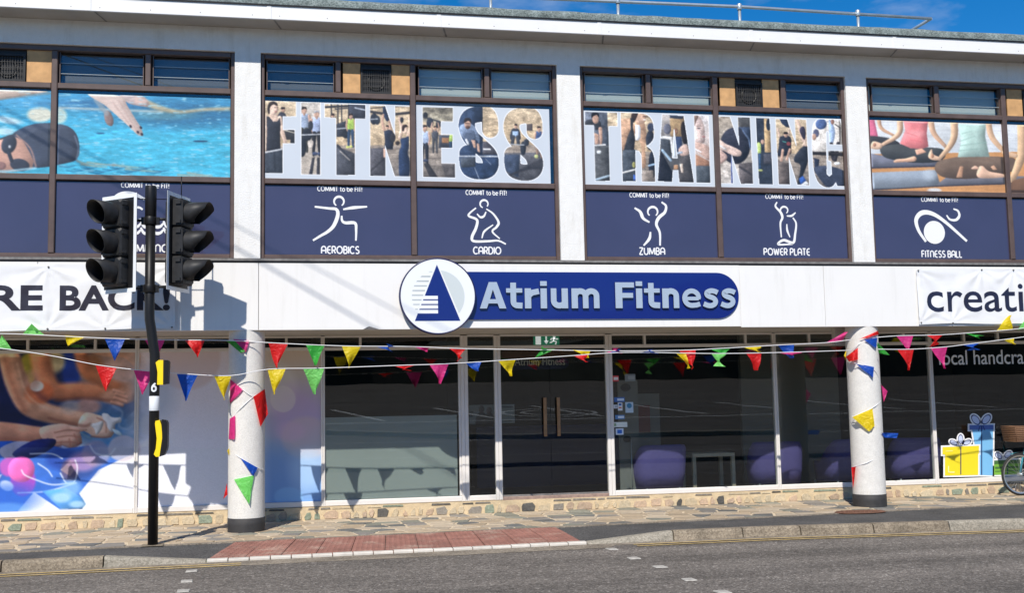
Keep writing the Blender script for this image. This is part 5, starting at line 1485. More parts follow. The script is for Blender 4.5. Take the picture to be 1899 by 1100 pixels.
# ================================================================== THE SHOP SIGN
sign = thing('shop_sign', 'raised fascia sign reading Atrium Fitness in pale blue letters on a navy pill', 'shop sign', (4.0, -.03, 2.82))
sx1, sz0, sz1 = X(1370, -.03, 551), 2.836, 3.512
rr = (sz1-sz0)/2
pill = [(2.1, sz0)] + arc(sx1-rr, (sz0+sz1)/2, rr, -90, 90, 24) + [(2.1, sz1)]
MB().prism(pill, -.034, -.013).build('sign_board', MT['navy'], sign)
def letter(mb_, pts_list): pass
LW = MT['letter']
def glyphs():
    "bold sans letters: list of strokes or outlines in units of the capital height"
    H_, x_, s_ = 1.0, .765, .205
    G_ = {}
    G_['A'] = (.86, [('p', [(0, 0), (.225, 0), (.30, .24), (.30, .24), (.43, .72), (.43, 1), (.30, 1)]), ('p', [(.86, 0), (.635, 0), (.56, .24), (.43, .72), (.43, 1), (.56, 1)]), ('p', [(.25, .19), (.61, .19), (.57, .35), (.29, .35)])])
    G_['t'] = (.55, [('s', [(.235, .98), (.235, .27)] + arc(.37, .25, .135, 180, 270, 6)[1:] + [(.53, .105)], .21), ('p', [(0, .60), (.53, .60), (.53, .765), (0, .765)])])
    G_['r'] = (.52, [('p', [(.06, 0), (.27, 0), (.27, .765), (.06, .765)]), ('s', [(.20, .50)] + arc(.40, .42, .20, 140, 95, 5) + [(.53, .655)], .205)])
    G_['i'] = (.33, [('p', [(.06, 0), (.27, 0), (.27, .765), (.06, .765)]), ('p', [(.055, .86), (.275, .86), (.275, 1.04), (.055, 1.04)])])
    G_['u'] = (.70, [('s', [(.165, .765), (.165, .30)] + arc(.35, .29, .185, 180, 290, 8) + [(.55, .18)], .21), ('p', [(.43, 0), (.64, 0), (.64, .765), (.43, .765)])])
    G_['n'] = (.70, [('p', [(.06, 0), (.27, 0), (.27, .765), (.06, .765)]), ('s', [(.20, .56)] + arc(.35, .48, .185, 125, 0, 9) + [(.535, 0)], .21)])
    G_['m'] = (1.06, [('p', [(.06, 0), (.27, 0), (.27, .765), (.06, .765)]), ('s', [(.20, .56)] + arc(.35, .48, .18, 125, 0, 9) + [(.53, 0)], .21), ('s', [(.56, .56)] + arc(.72, .48, .18, 125, 0, 9) + [(.90, 0)], .21)])
    G_['F'] = (.70, [('p', [(.07, 0), (.30, 0), (.30, 1), (.07, 1)]), ('p', [(.30, .80), (.70, .80), (.70, 1), (.30, 1)]), ('p', [(.30, .40), (.66, .40), (.66, .59), (.30, .59)])])
    G_['e'] = (.72, [('s', [(.13, .37), (.60, .37)], .13), ('s', [(.585, .36)] + arc(.36, .385, .245, 5, 275, 20, .285) + [(.52, .115), (.64, .16)], [.16, .18, .19] + [.2]*20 + [.19, .17])])
    G_['s'] = (.60, [('s', smooth_path([(.535, .60), (.44, .655), (.30, .675), (.17, .61), (.17, .51), (.27, .44), (.38, .39), (.455, .29), (.43, .17), (.32, .095), (.19, .10), (.045, .165)], 4), .185)])
    return G_
GL = glyphs()
def sign_word(word, x0, x1, z0, cap):
    tot = sum(GL[c][0] for c in word)
    kx = (x1-x0)/(tot-.03)
    x = x0
    for c in word:
        adv, pcs = GL[c]
        mb = MB()
        for i, pc in enumerate(pcs):
            y = -.068 - i*.0006
            if pc[0] == 'p':
                P_ = []
                for q in pc[1]:
                    if not P_ or q != P_[-1]: P_.append(q)
                mb.prism([(x+a*kx, z0+b*cap) for a, b in P_], y, -.036)
            else:
                w_ = pc[2]
                mb.ribbon([(x+a*kx, z0+b*cap) for a, b in pc[1]], [q*cap*.96 for q in w_] if isinstance(w_, list) else w_*.97*(cap*.5+kx*.5), y, th=.032)
        o = mb.build('letter', [MT['letter']], sign)
        o.data.materials.append(MT['navyedge'])
        for p in o.data.polygons:
            if abs(p.normal.y) < .5: p.material_index = 1
        x += adv*kx
LY = -.068
def sx(px): return X(px, LY, 572)
zb_ = at(1000, 572, LY).z
capA = at(910, 523, LY).z - at(910, 572, LY).z
sign_word('Atrium', sx(890), sx(1114), zb_, capA)
sign_word('Fitness', sx(1138), sx(1366), zb_, capA)
# round emblem
lc = at(812, 549, -.10)
LR = (X(883, -.10, 549)-X(741, -.10, 549))/2
emb = thing('emblem_sign', 'round white emblem with a navy triangle and grey stripes, left of the sign lettering', 'sign', (lc.x, -.10, lc.z-LR))
MB().lathe((lc.x, 0, lc.z), [(LR, -.012), (LR, -.105), (LR-.004, -.11), (LR-.016, -.11), (LR-.018, -.106)], 72, 'y').build('rim', MT['navyedge'], emb)
MB().disc(lc.x, lc.z, LR-.014, -.106, n=72).build('face', MT['signwhite'], emb)
def le(x, y): return (lc.x + (x-633)/487*LR, lc.z - (y-548)/487*LR)
gc, gr = le(638, 556), 335/487*LR
def circ_x(z): 
    d = gr*gr-(z-gc[1])**2
    return math.sqrt(d) if d > 0 else 0
mb = MB()
pts_ = []
a0 = math.atan2(le(0, 222)[1]-gc[1], le(672, 0)[0]-gc[0]); a1 = math.atan2(le(0, 770)[1]-gc[1], le(898, 0)[0]-gc[0])
pts_ = [(gc[0]+gr*cos(lerp(a1, a0, i/30)), gc[1]+gr*sin(lerp(a1, a0, i/30))) for i in range(31)]
mb.add([(x, -.1075, z) for x, z in pts_], [tuple(range(31))])
mb.build('half_disc', MT['paleshape'], emb)
mb = MB()
for y, t in ((240, 7), (300, 17), (360, 17), (420, 15), (480, 15), (539, 15), (598, 14), (656, 12), (716, 10)):
    for_z0, for_z1 = le(0, y+t/2)[1], le(0, y-t/2)[1]
    xr = le(625-(y-150)*.397-26, 0)[0]
    mb.add([(gc[0]-circ_x(for_z0), -.1075, for_z0), (xr-.0, -.1075, for_z0), (xr+.006, -.1075, for_z1), (gc[0]-circ_x(for_z1), -.1075, for_z1)], [(0, 1, 2, 3)])
mb.build('stripes', MT['greyline'], emb)['kind'] = 'stuff'
mb = MB()
def xl(y): return 625-(y-150)*(625-337)/(865-150)
for q in ([(625, 148), (632, 545), (xl(545), 545)], [(xl(770), 770), (632, 770), (632, 865), (xl(865), 865)], [(625, 148), (915, 865), (632, 865), (632, 545)]):
    mb.add([(le(*p)[0], -.1080, le(*p)[1]) for p in q], [tuple(range(len(q)))])
for y in (597, 657, 717):
    mb.add([(le(*p)[0], -.1080, le(*p)[1]) for p in ((xl(y+7), y+7), (632, y+7), (632, y-7), (xl(y-7), y-7))], [(0, 1, 2, 3)])
o = mb.build('triangle', MT['navy'], emb)
bm_ = bmesh.new(); bm_.from_mesh(o.data)
for f_ in bm_.faces:
    if f_.normal.y > 0: f_.normal_flip()
bm_.to_mesh(o.data); bm_.free()

# ================================================================== BANNERS
def banner(name, label, x0, x1, z0, z1, seed, tacks):
    root = thing(name, label, 'banner', ((x0+x1)/2, -.02, z0), 'vinyl banners on the fascia')
    nx, nz = 150, 46
    xs_ = np.linspace(x0, x1, nx); zs_ = np.linspace(z0, z1, nz)
    Xg, Zg = np.meshgrid(xs_, zs_)
    fold = np.zeros(Xg.shape)
    for tx_, tz_ in tacks:       # cloth pulled tight towards each tack: creases fan out from it
        dx, dz = Xg-tx_, Zg-tz_
        d = np.hypot(dx, dz)+1e-3; a = np.arctan2(dz, dx)
        fold += .010*np.sin(a*9+seed+tx_*3)*np.exp(-d/.38)*np.minimum(1, d/.08)
    fold += .028*(fbm(Xg*2.2+seed, Zg*1.6+Xg*1.1, seed, 3)-.5) + .010*(np.abs(fbm(Xg*3+Zg*4, Zg*5-Xg*2, seed+4, 3)-.5))
    sag = np.array([.012*sin((x-x0)*5.0+seed) + .012*sin((x-x0)*2.1) for x in xs_])[None, :]
    edge = np.minimum(1, np.minimum(Zg-z0, z1-Zg)/.12)
    Y = -.030 - fold*np.maximum(.25, edge)
    Z2 = Zg + sag*np.where(Zg < (z0+z1)/2, 1, .35)*np.abs((Zg-(z0+z1)/2))/(z1-z0)*1.1
    P_ = np.stack([Xg, Y, Z2], -1).reshape(-1, 3)
    I_ = np.arange(nx*nz).reshape(nz, nx)
    F_ = np.stack([I_[:-1, :-1], I_[:-1, 1:], I_[1:, 1:], I_[1:, :-1]], -1).reshape(-1, 4)
    mb = MB(); mb.add([tuple(p) for p in P_], [tuple(int(k) for k in f) for f in F_], smooth=True)
    mb.build('banner_sheet', MT['banner'], root)
    for tx_, tz_ in tacks:
        MB().lathe((tx_, 0, tz_), [(.0, -.047), (.011, -.046), (.013, -.03)], 10, 'y').build('fixing', MT['lead'], root)
    return root, (lambda x, z: -.0345 - float(np.interp(x, xs_, np.interp([z], zs_, [0, 0])*0+0) if False else 0) - _fold_at(x, z, xs_, zs_, fold))
def _fold_at(x, z, xs_, zs_, fold):
    i = min(max((x-xs_[0])/(xs_[1]-xs_[0]), 0), len(xs_)-1.001); j = min(max((z-zs_[0])/(zs_[1]-zs_[0]), 0), len(zs_)-1.001)
    a, b = int(i), int(j); u, v = i-a, j-b
    return float((fold[b, a]*(1-u)+fold[b, a+1]*u)*(1-v)+(fold[b+1, a]*(1-u)+fold[b+1, a+1]*u)*v)
def drape(o, depth):
    "lay lettering on the creased sheet"
    bm_ = bmesh.new(); bm_.from_mesh(o.data)
    bmesh.ops.triangulate(bm_, faces=bm_.faces[:])
    for _ in range(3):
        es = [e for e in bm_.edges if e.calc_length() > .07]
        if not es: break
        bmesh.ops.subdivide_edges(bm_, edges=es, cuts=1)
        bmesh.ops.triangulate(bm_, faces=bm_.faces[:])
    c = WL[o.name]
    for v in bm_.verts: v.co.y = depth(v.co.x+c.x, v.co.z+c.z) - c.y
    bm_.to_mesh(o.data); bm_.free()
    for p in o.data.polygons: p.use_smooth = False
bx1 = X(325, -.03, 560)
b1, dep1 = banner('vinyl_banner', 'creased white banner lettered RE BACK! at the left, partly behind the signal', -5.6, bx1, 2.722, 3.592, 2, [(-4.9, 3.55), (X(90, -.03, 494), 3.555), (X(318, -.03, 494), 3.56), (X(88, -.03, 612), 2.74), (X(195, -.03, 611), 2.74), (bx1-.04, 2.75)])
def bt(word, pa, pb, py, capz, root, dep, m, bold, y=-.05):
    a, b = at(pa, py, -.034), at(pb, py, -.034)
    o = text_obj('lettering', word, a.x, b.x, a.z, capz, y, m, root, bold=bold)
    drape(o, dep)
    return o
capb = at(110, 529, -.034).z-at(110, 576, -.034).z
bt('RE', -18, 79, 576, capb, b1, dep1, MT['bannerink'], .03)
bt('BACK!', 110, 315, 576, capb, b1, dep1, MT['bannerink'], .03)
bx0 = X(1702, -.03, 550)
b2, dep2 = banner('vinyl_banner', 'creased white banner with thin lettering creati at the right end of the fascia', bx0, 13.2, 2.735, 3.59, 5, [(bx0+.03, 3.56), (X(1820, -.03, 500), 3.575), (X(1879, -.03, 500), 3.575), (bx0+.03, 2.76), (X(1767, -.03, 600), 2.75), (12.0, 3.57), (12, 2.75)])
ob_ = bt('creati', 1720, 1899, 578, (at(1890, 520, -.034).z-at(1890, 578, -.034).z)*.95, b2, dep2, MT['navyink'], .006)

# ================================================================== OVERHEAD WIRES (out of view above the street; their shadows cross the facade)
for i, (pa, pb, r) in enumerate((((0, 205), (690, 607), .012), ((0, 185), (760, 590), .007))):
    A, Bq = at(*pa, 0), at(*pb, 0)
    L = (Bq-A).normalized()
    Hh = 9.6
    def up(P_): return P_ + sdir*((Hh-P_.z)/sdir.z)
    a2, b2_ = up(A - L*3.2), up(Bq + L*1.0)
    d_ = (b2_-a2)
    a3, b3 = a2 - d_*.6, b2_ + d_*.6
    path = [a3.lerp(b3, k/24) for k in range(25)]
    tag(MB().tube(path, r, 6).build('overhead_wire', MT['cable']), 'overhead wire above the view casting the ' + ('bolder' if i == 0 else 'fainter') + ' diagonal shadow on the fascia', 'wire', 'overhead wires')

# ================================================================== SHOPFRONT GRAPHICS
# big craft mural on the glass at the left: painted in two sheets either side of the mullion, continuing behind the column
def mural(P):
    P.fill((238, 240, 248))
    P.poly([(-300, 50), (840, 50), (840, 420), (700, 560), (-300, 640)], (56, 66, 106)); 
    P.ell(60, 420, 200, 260, (30, 42, 92), soft=.5); P.ell(640, 420, 240, 160, (120, 134, 168), .8, soft=.9); P.ell(620, 520, 260, 120, (92, 132, 170), .9, soft=.8)
    P.ell(700, 180, 220, 160, (226, 190, 170), .9, soft=.7); P.ell(430, 160, 60, 150, (52, 84, 170), .9, soft=.5); P.ell(160, 170, 56, 110, (190, 176, 70), .95, soft=.3); P.ell(330, 120, 60, 70, (214, 196, 150), .9, soft=.5)
    P.poly([(560, 60), (840, 60), (840, 160), (760, 100), (640, 90)], (238, 190, 160), .8, True); P.ell(560, 160, 70, 90, (196, 140, 96), .8, soft=.5)
    P.noise(.18, 90, 70, 81, keep_white=True)
    P.line([(230, 60), (270, 220), (340, 300), (480, 300), (640, 310), (800, 330)], [60, 62, 56, 50, 46, 40], (232, 158, 118), 1, 16, True)
    P.line([(480, 60), (520, 170), (640, 250), (760, 290)], [40, 44, 36, 30], (214, 142, 100), .9, 14, True)
    P.ell(720, 340, 100, 46, (228, 178, 150), .9, soft=.5); P.ell(800, 290, 60, 40, (220, 170, 140), .8, soft=.6)
    P.line([(40, 60), (90, 230), (170, 380), (300, 440), (460, 470), (560, 500)], [64, 72, 70, 58, 52, 44], (232, 178, 146), 1, 10, True)
    P.line([(20, 100), (70, 260), (150, 420)], 20, (176, 112, 84), .5, 18, True); P.line([(250, 400), (400, 440), (560, 470)], 12, (244, 206, 180), .6, 14, True)
    P.ell(235, 310, 90, 72, (226, 130, 84), .75, soft=.3); P.ell(220, 270, 42, 34, (246, 240, 232), .95, soft=.3); P.ell(190, 230, 50, 60, (222, 172, 150), .6, soft=.6)
    P.ell(540, 400, 80, 50, (226, 176, 156), .8, soft=.5); P.ell(430, 400, 60, 40, (200, 190, 186), .7, soft=.6)
    P.poly([(520, 440), (600, 450), (680, 480), (715, 530), (690, 590), (600, 590), (540, 560), (480, 520)], (240, 206, 184), smooth=True)
    P.line([(-300, 540), (0, 550), (200, 570), (330, 580)], [60, 62, 54, 46], (226, 168, 140), 1, 6, True); P.line([(-100, 590), (200, 606)], 10, (180, 120, 100), .6, 12)
    P.poly([(250, 530), (380, 505), (450, 520), (520, 530), (540, 548), (500, 560), (510, 620), (470, 640), (440, 660), (380, 640), (350, 668), (310, 640), (260, 600)], (236, 190, 168), smooth=True)
    for a, b in (((380, 620), (375, 665)), ((430, 600), (440, 650)), ((460, 570), (490, 630)), ((300, 600), (350, 640))): P.line([a, b], 5, (190, 136, 116), .8, 5)
    P.poly([(630, 450), (665, 445), (690, 465), (720, 470), (750, 470), (752, 500), (720, 510), (700, 560), (660, 520)], (226, 228, 230), smooth=True); P.poly([(555, 510), (600, 500), (640, 490), (630, 540), (600, 575), (585, 540)], (226, 224, 220), smooth=True)
    P.line([(500, 560), (565, 600)], 6, (120, 150, 170), 1, 3); P.poly([(700, 540), (745, 555), (765, 585), (720, 570)], (190, 210, 220), smooth=True)
    for q in ([(338, 560), (420, 545), (492, 552)], [(352, 590), (430, 580), (500, 590)], [(346, 622), (420, 618), (470, 622)]): P.line(q, 4, (176, 122, 104), .75, 4, True)
    for q in ([(250, 545), (300, 520), (372, 512)], [(380, 510), (452, 524), (528, 536)]): P.line(q, 5, (250, 214, 194), .7, 5, True)
    P.line([(255, 600), (300, 640), (352, 668), (440, 662), (505, 624)], 6, (120, 76, 70), .75, 5, True)
    P.line([(300, 470), (420, 500), (520, 520), (560, 510)], 8, (150, 100, 84), .6, 8, True)
    P.line([(96, 130), (150, 300), (240, 386), (380, 424), (520, 448)], 7, (250, 208, 178), .55, 8, True)
    P.line([(340, 362), (500, 348), (700, 366)], 9, (140, 84, 62), .5, 9, True)
    for x0_, y0_, x1_, y1_ in ((700, 300, 770, 322), (716, 322, 792, 346), (708, 346, 786, 372), (690, 372, 760, 392)): P.line([(x0_, y0_), (x1_, y1_)], 9, (236, 184, 156), .9, 5); P.line([(x0_, y0_+12), (x1_, y1_+12)], 3, (160, 106, 88), .6, 4)
    P.line([(566, 585), (640, 592), (690, 588)], 5, (150, 104, 90), .7, 4, True); P.line([(600, 470), (655, 500), (660, 560)], 4, (180, 130, 112), .7, 4, True)
    for k_ in range(7): P.line([(10+k_*24, 622+k_*5), (34+k_*24, 648+k_*4)], 3, (130, 110, 150), .7, 3)
    # blue beads and paper in the lower half
    P.poly([(-300, 620), (60, 610), (250, 620), (400, 660), (560, 640), (700, 620), (840, 600), (840, 690), (620, 790), (500, 935), (545, 1000), (520, 1030), (380, 1030), (220, 925), (120, 1045), (-300, 1045)], (56, 110, 206))
    P.poly([(0, 660), (120, 610), (250, 640), (60, 720)], (214, 204, 214), .8, True); P.poly([(80, 690), (200, 610), (340, 600), (320, 660), (180, 720)], (30, 42, 110), .9, True)
    P.poly([(560, 620), (840, 580), (840, 700), (640, 720)], (84, 140, 190), 1, False, 20); P.noise(.14, 70, 50, 83, keep_white=True)
    P.ell(500, 760, 120, 90, (40, 60, 120), .6, soft=.5); P.ell(380, 720, 90, 70, (30, 66, 160), .8, soft=.5); P.poly([(380, 790), (440, 730), (490, 760), (440, 830)], (232, 226, 222), .8); P.ell(440, 790, 56, 70, (120, 84, 100), .6, soft=.3)
    P.ell(520, 740, 90, 60, (196, 150, 200), .7, soft=.5); P.ell(600, 690, 90, 80, (178, 156, 176), .6, soft=.25); P.ell(770, 660, 95, 80, (214, 200, 206), .7, soft=.15)
    P.ell(150, 860, 78, 90, (180, 70, 190), .85, soft=.2); P.ell(70, 770, 70, 60, (210, 90, 190), .85, soft=.25); P.ell(138, 785, 82, 80, (240, 110, 190), .95, soft=.08)
    for q in ([(140, 790), (160, 820), (230, 850), (330, 880), (450, 870)], [(190, 690), (320, 690), (390, 720)], [(380, 810), (420, 870), (470, 860), (485, 780), (470, 730)], [(240, 750), (300, 790), (330, 830)], [(120, 930), (300, 920), (480, 870)]):
        P.line(q, 4, (236, 240, 250), .9, 3, True)
    P.ell(50, 885, 44, 30, (228, 234, 250), .95, rot=20, soft=.3); P.poly([(-20, 830), (20, 815), (10, 840), (-20, 860)], (240, 244, 252)); P.ell(-120, 820, 120, 140, (60, 70, 190), .8, soft=.4)
    P.poly([(270, 920), (420, 900), (520, 960), (545, 1000), (520, 1030), (390, 1030)], (90, 160, 230)); P.ell(450, 900, 60, 50, (150, 200, 240), .7, soft=.7); P.ell(390, 960, 60, 30, (190, 226, 250), .7, soft=.6); P.ell(490, 1000, 50, 20, (190, 226, 250), .7, soft=.6)
    P.ell(60, 960, 200, 90, (36, 96, 206), .6, soft=.7); P.ell(60, 1020, 120, 30, (110, 170, 240), .6, soft=.7)
    # pale right half
    m = np.clip((P.X-760)/420, 0, 1); P.clip = m*np.clip((1010-P.Y)/30, 0, 1)*np.where(P.Y < 660, 1, 0.0)
    P.grad((238, 228, 234), (240, 240, 250), (0, 60), (0, 640)); P.clip = None
    P.c = np.where((P.Y < 650)[..., None], np.clip((P.c-.5)*1.25+.44, 0, 1), P.c); P.clip = m*np.clip((1010-P.Y)/30, 0, 1)*np.where(P.Y < 660, 1, 0.0); P.grad((238, 228, 234), (240, 240, 250), (0, 60), (0, 640)); P.clip = None
    P.soften(2); P.grain(.04); P.ell(1150, 110, 210, 190, (224, 196, 188), .55, soft=.12); P.ell(960, 330, 120, 160, (170, 190, 214), .55, soft=.9); P.ell(900, 520, 40, 60, (210, 214, 222), .7, soft=.5)
    P.line([(700, 400), (760, 440), (740, 520), (800, 540), (840, 500)], 6, (190, 206, 224), .5, 8, True); P.line([(560, 640), (600, 690), (680, 700), (720, 660)], 5, (220, 230, 240), .6, 5, True)
P = Paint(200, 215, [(-60, 62), (834, 65), (848, 1022), (-60, 1052)]); mural(P)
MUY = R - .002
za, zb2 = ZG0+.002, ZTR-.002
xa = X(-18, R, 800)
tag(P.sheet('window_mural', sheet_corners(xa, SHOP[0][2], za, zb2, MUY), MT['print_matt'], gain=.95), 'window mural of craft workers\' arms and hands over blue and pink blurs', 'window mural')
P = Paint(210, 215, [(852, 65), (2010, 60), (1990, 985), (848, 1020)]); mural(P)
P.ell(1600, 1200, 10, 10, (255, 255, 255))
m = np.clip((P.X-1560)/120, 0, 1)
P.clip = m; P.grad((222, 200, 178), (120, 166, 226), (0, 120), (0, 1000)); P.clip = m*.8
P.ell(1700, 290, 150, 160, (232, 222, 210), .8, soft=.3); P.ell(1850, 460, 190, 170, (206, 168, 214), .8, soft=.8); P.ell(1755, 360, 82, 82, (236, 226, 218), .75, soft=.08)
P.ell(1900, 600, 160, 130, (222, 200, 190), .6, soft=.2); P.ell(1680, 820, 160, 160, (116, 160, 222), .8, soft=.9); P.ell(1800, 560, 90, 60, (224, 186, 214), .5, soft=.5); P.ell(1900, 800, 110, 120, (176, 210, 246), .8, soft=.8); P.ell(1780, 960, 90, 60, (150, 206, 250), .6, soft=.2)
P.clip = None
tag(P.sheet('window_mural', sheet_corners(SHOP[1][1], SHOP[1][2], za, zb2, MUY), MT['print_matt'], gain=.95), 'pale grey window mural with soft light spots, behind the left column', 'window mural')

# frosted film on the lower half of the window left of the entrance
fa, fb = at(601, 775, R+.016), at(847, 770, R+.016)
tag(MB().box(fa.x, fb.x, R+.014, R+.018, ZG0+.005, fa.z).build('frosted_film', MT['frost']), 'grey green frosted film covering the lower half of the window left of the entrance', 'window film')
def white_text(word, pa, pb, py, cap_px, m, label, y, bold=.0):
    a, b = at(pa, py, y), at(pb, py, y)
    cap = at(pa, py-cap_px, y).z - a.z
    o = text_obj('window_lettering', word, a.x, b.x, a.z, cap, y, m, None, bold=bold)
    return tag(o, label, 'lettering')
MT['greytext'] = mat('grey_vinyl_text', (.78, .78, .76), 0.5)
white_text('local handcra', 1742, 1899, 677, 27, MT['greytext'], 'pale grey window lettering local handcra above the gift stickers', R-.001, .006)

# gift stickers on the glass at the far right
GY = R-.002
def gpt(zx, zy): p = at(1680+zx/3.055, 580+zy/3.055, GY); return (p.x, p.z)
GM = {'w': MT['white_ink'], 'n': mat('gift_outline', srgb(30, 40, 96), .4), 'y': mat('gift_yellow', srgb(232, 212, 40), .4), 'b': mat('gift_blue', srgb(120, 182, 226), .4), 'g': mat('gift_green', srgb(120, 176, 66), .4),
      'd': mat('gift_dark_blue', srgb(88, 112, 176), .4), 'gd': mat('gift_dark_green', srgb(70, 110, 60), .4), 'yl': mat('gift_pale_yellow', srgb(250, 238, 160), .4), 'bow': mat('gift_bow', srgb(196, 206, 232), .4)}
def gpoly(root, name, pts, m, lv, sm=False):
    q = [gpt(*p) for p in (smooth_path(pts, 5, True) if sm else pts)]
    MB().prism(q, GY-.0012*lv, GY-.0012*lv+.001).build(name, GM[m], root)
def gline(root, name, pts, w_, m, lv, sm=False):
    q = [gpt(*p) for p in (smooth_path(pts, 5) if sm else pts)]
    MB().ribbon(q, w_, GY-.0012*lv).build(name, GM[m], root)
def grow(pts, d):
    cx, cy = sum(p[0] for p in pts)/len(pts), sum(p[1] for p in pts)/len(pts)
    return [(x+math.copysign(d, x-cx), y+math.copysign(d, y-cy)) for x, y in pts]
def bow(root, cx, cy, loops, lv):
    for (lx, ly, rx, ry, rot) in loops:
        e = [(lx+rx*cos(t)*cos(rot)-ry*sin(t)*sin(rot), ly+rx*cos(t)*sin(rot)+ry*sin(t)*cos(rot)) for t in [2*pi*k/18 for k in range(18)]]
        e2 = [(lx+(rx+8)*cos(t)*cos(rot)-(ry+8)*sin(t)*sin(rot), ly+(rx+8)*cos(t)*sin(rot)+(ry+8)*sin(t)*cos(rot)) for t in [2*pi*k/18 for k in range(18)]]
        gpoly(root, 'sticker_edge', e2, 'w', lv); gpoly(root, 'bow_outline', e, 'n', lv+.4)
        e3 = [(lx+(x-lx)*.80, ly+(y-ly)*.80) for x, y in e]
        gpoly(root, 'bow_loop', e3, 'bow', lv+.8)
def gift(label, body, lid, cols, bowl, xm, lv):
    c = gpt(*body[3]); root = thing('gift_sticker', label, 'window sticker', (c[0], GY, c[1]), 'gift stickers on the shop window')
    gpoly(root, 'sticker_edge', grow(body, 12), 'w', lv); gpoly(root, 'sticker_edge', grow(lid, 12), 'w', lv+.02)
    bow(root, 0, 0, bowl, lv+.1)
    gpoly(root, 'outline', grow(body, 3), 'n', lv+1); gpoly(root, 'box_front', grow(body, -3), cols[0], lv+2)
    gpoly(root, 'outline', grow(lid, 3), 'n', lv+3); gpoly(root, 'box_lid', grow(lid, -3), cols[1], lv+4)
    gline(root, 'ribbon', [(xm, lid[0][1]), (xm, body[2][1])], .018, 'n', lv+5)
    return root
g1 = gift('tall pale blue gift box sticker with a bow on the shop window', [(377, 660), (490, 662), (488, 920), (420, 918)], [(362, 642), (492, 640), (492, 660), (362, 662)], ('b', 'd'), [(395, 608, 34, 20, .9), (455, 606, 34, 20, -.9)], 428, 1)
gline(g1, 'bow_tail', [(420, 640), (408, 672)], .012, 'n', 7); gline(g1, 'bow_tail', [(434, 640), (446, 668)], .012, 'n', 7)
g2 = gift('yellow gift box sticker with a white bow on the shop window', [(222, 808), (404, 800), (404, 918), (222, 922)], [(208, 766), (408, 758), (408, 796), (208, 802)], ('y', 'y'), [(268, 738, 24, 14, .5), (308, 718, 28, 15, 1.57), (345, 736, 24, 14, -.5)], 308, 8)
gline(g2, 'highlight', [(238, 870), (238, 905), (272, 905)], .022, 'yl', 15); gline(g2, 'highlight', [(222, 786), (262, 784)], .010, 'yl', 15)
g3 = gift('green striped gift box sticker partly behind the bicycle wheel', [(502, 858), (642, 852), (642, 915), (502, 918)], [(502, 842), (642, 836), (642, 852), (502, 857)], ('g', 'gd'), [(525, 812, 24, 16, .7), (578, 806, 24, 16, -.7)], 575, 1)
gline(g3, 'stripe', [(504, 880), (640, 875)], .03, 'gd', 7.4); gline(g3, 'stripe', [(504, 900), (640, 896)], .012, 'gd', 7.4)

# small stickers and notices on the glass right of the doors
SY = R-.001
stk = [((1134, 697, 1147, 708), (214, 70, 66), (236, 226, 222), 'red and white notice at the top left of the window by the doors'),
       ((1159, 694, 1178, 708), (120, 124, 122), (150, 154, 150), 'dull grey card behind the top of the window by the doors'),
       ((1139, 737, 1158, 746), (66, 110, 178), (208, 222, 238), 'blue speech bubble sticker with a pale right half'),
       ((1146, 747, 1154, 762), (230, 232, 234), (60, 110, 180), 'upright white sticker with blue and orange squares'),
       ((1138, 751, 1145, 758), (224, 226, 228), (170, 180, 190), 'tiny white square sticker left of the upright white one'),
       ((1160, 746, 1174, 766), (188, 208, 222), (62, 130, 168), 'pale blue card with a round blue mark'),
       ((1141, 770, 1158, 778), (96, 140, 190), (226, 236, 244), 'rounded blue sticker with a white band'),
       ((1136, 783, 1163, 793), (224, 230, 224), (150, 176, 140), 'long white sticker with a small green mark'),
       ((1142, 795, 1156, 807), (216, 228, 242), (50, 110, 200), 'square white sticker with a blue centre at the bottom of the column of stickers')]
for k, ((x0, y0, x1, y1), c1, c2, lab) in enumerate(stk):
    a, b = at(x0, y1, SY), at(x1, y0, SY)
    r_ = thing('window_sticker', lab, 'sticker', (a.x, SY, a.z), 'stickers beside the doors')
    MB().box(a.x, b.x, SY-.003, SY, a.z, b.z).build('backing', mat('sticker_%d' % k, srgb(*c1), .4), r_)
    w_, h_ = b.x-a.x, b.z-a.z
    m2 = mat('sticker_mark_%d' % k, srgb(*c2), .4)
    if k == 5: MB().disc(a.x+w_*.5, a.z+h_*.66, w_*.32, SY-.004, n=16).build('mark', m2, r_)
    elif k == 3:
        MB().box(a.x+w_*.2, b.x-w_*.2, SY-.004, SY-.003, a.z+h_*.62, a.z+h_*.9).build('mark', m2, r_); MB().box(a.x+w_*.2, b.x-w_*.2, SY-.004, SY-.003, a.z+h_*.3, a.z+h_*.45).build('mark', mat('sticker_orange', srgb(200, 90, 50), .4), r_)
    elif k == 8: MB().box(a.x+w_*.2, b.x-w_*.2, SY-.004, SY-.003, a.z+h_*.2, b.z-h_*.2).build('mark', m2, r_)
    elif k == 7: MB().box(a.x+w_*.07, a.x+w_*.25, SY-.004, SY-.003, a.z+h_*.2, b.z-h_*.2).build('mark', m2, r_)
    else: MB().box(a.x+w_*.30, b.x-w_*.06, SY-.004, SY-.003, a.z+h_*.25, b.z-h_*.25).build('mark', m2, r_)

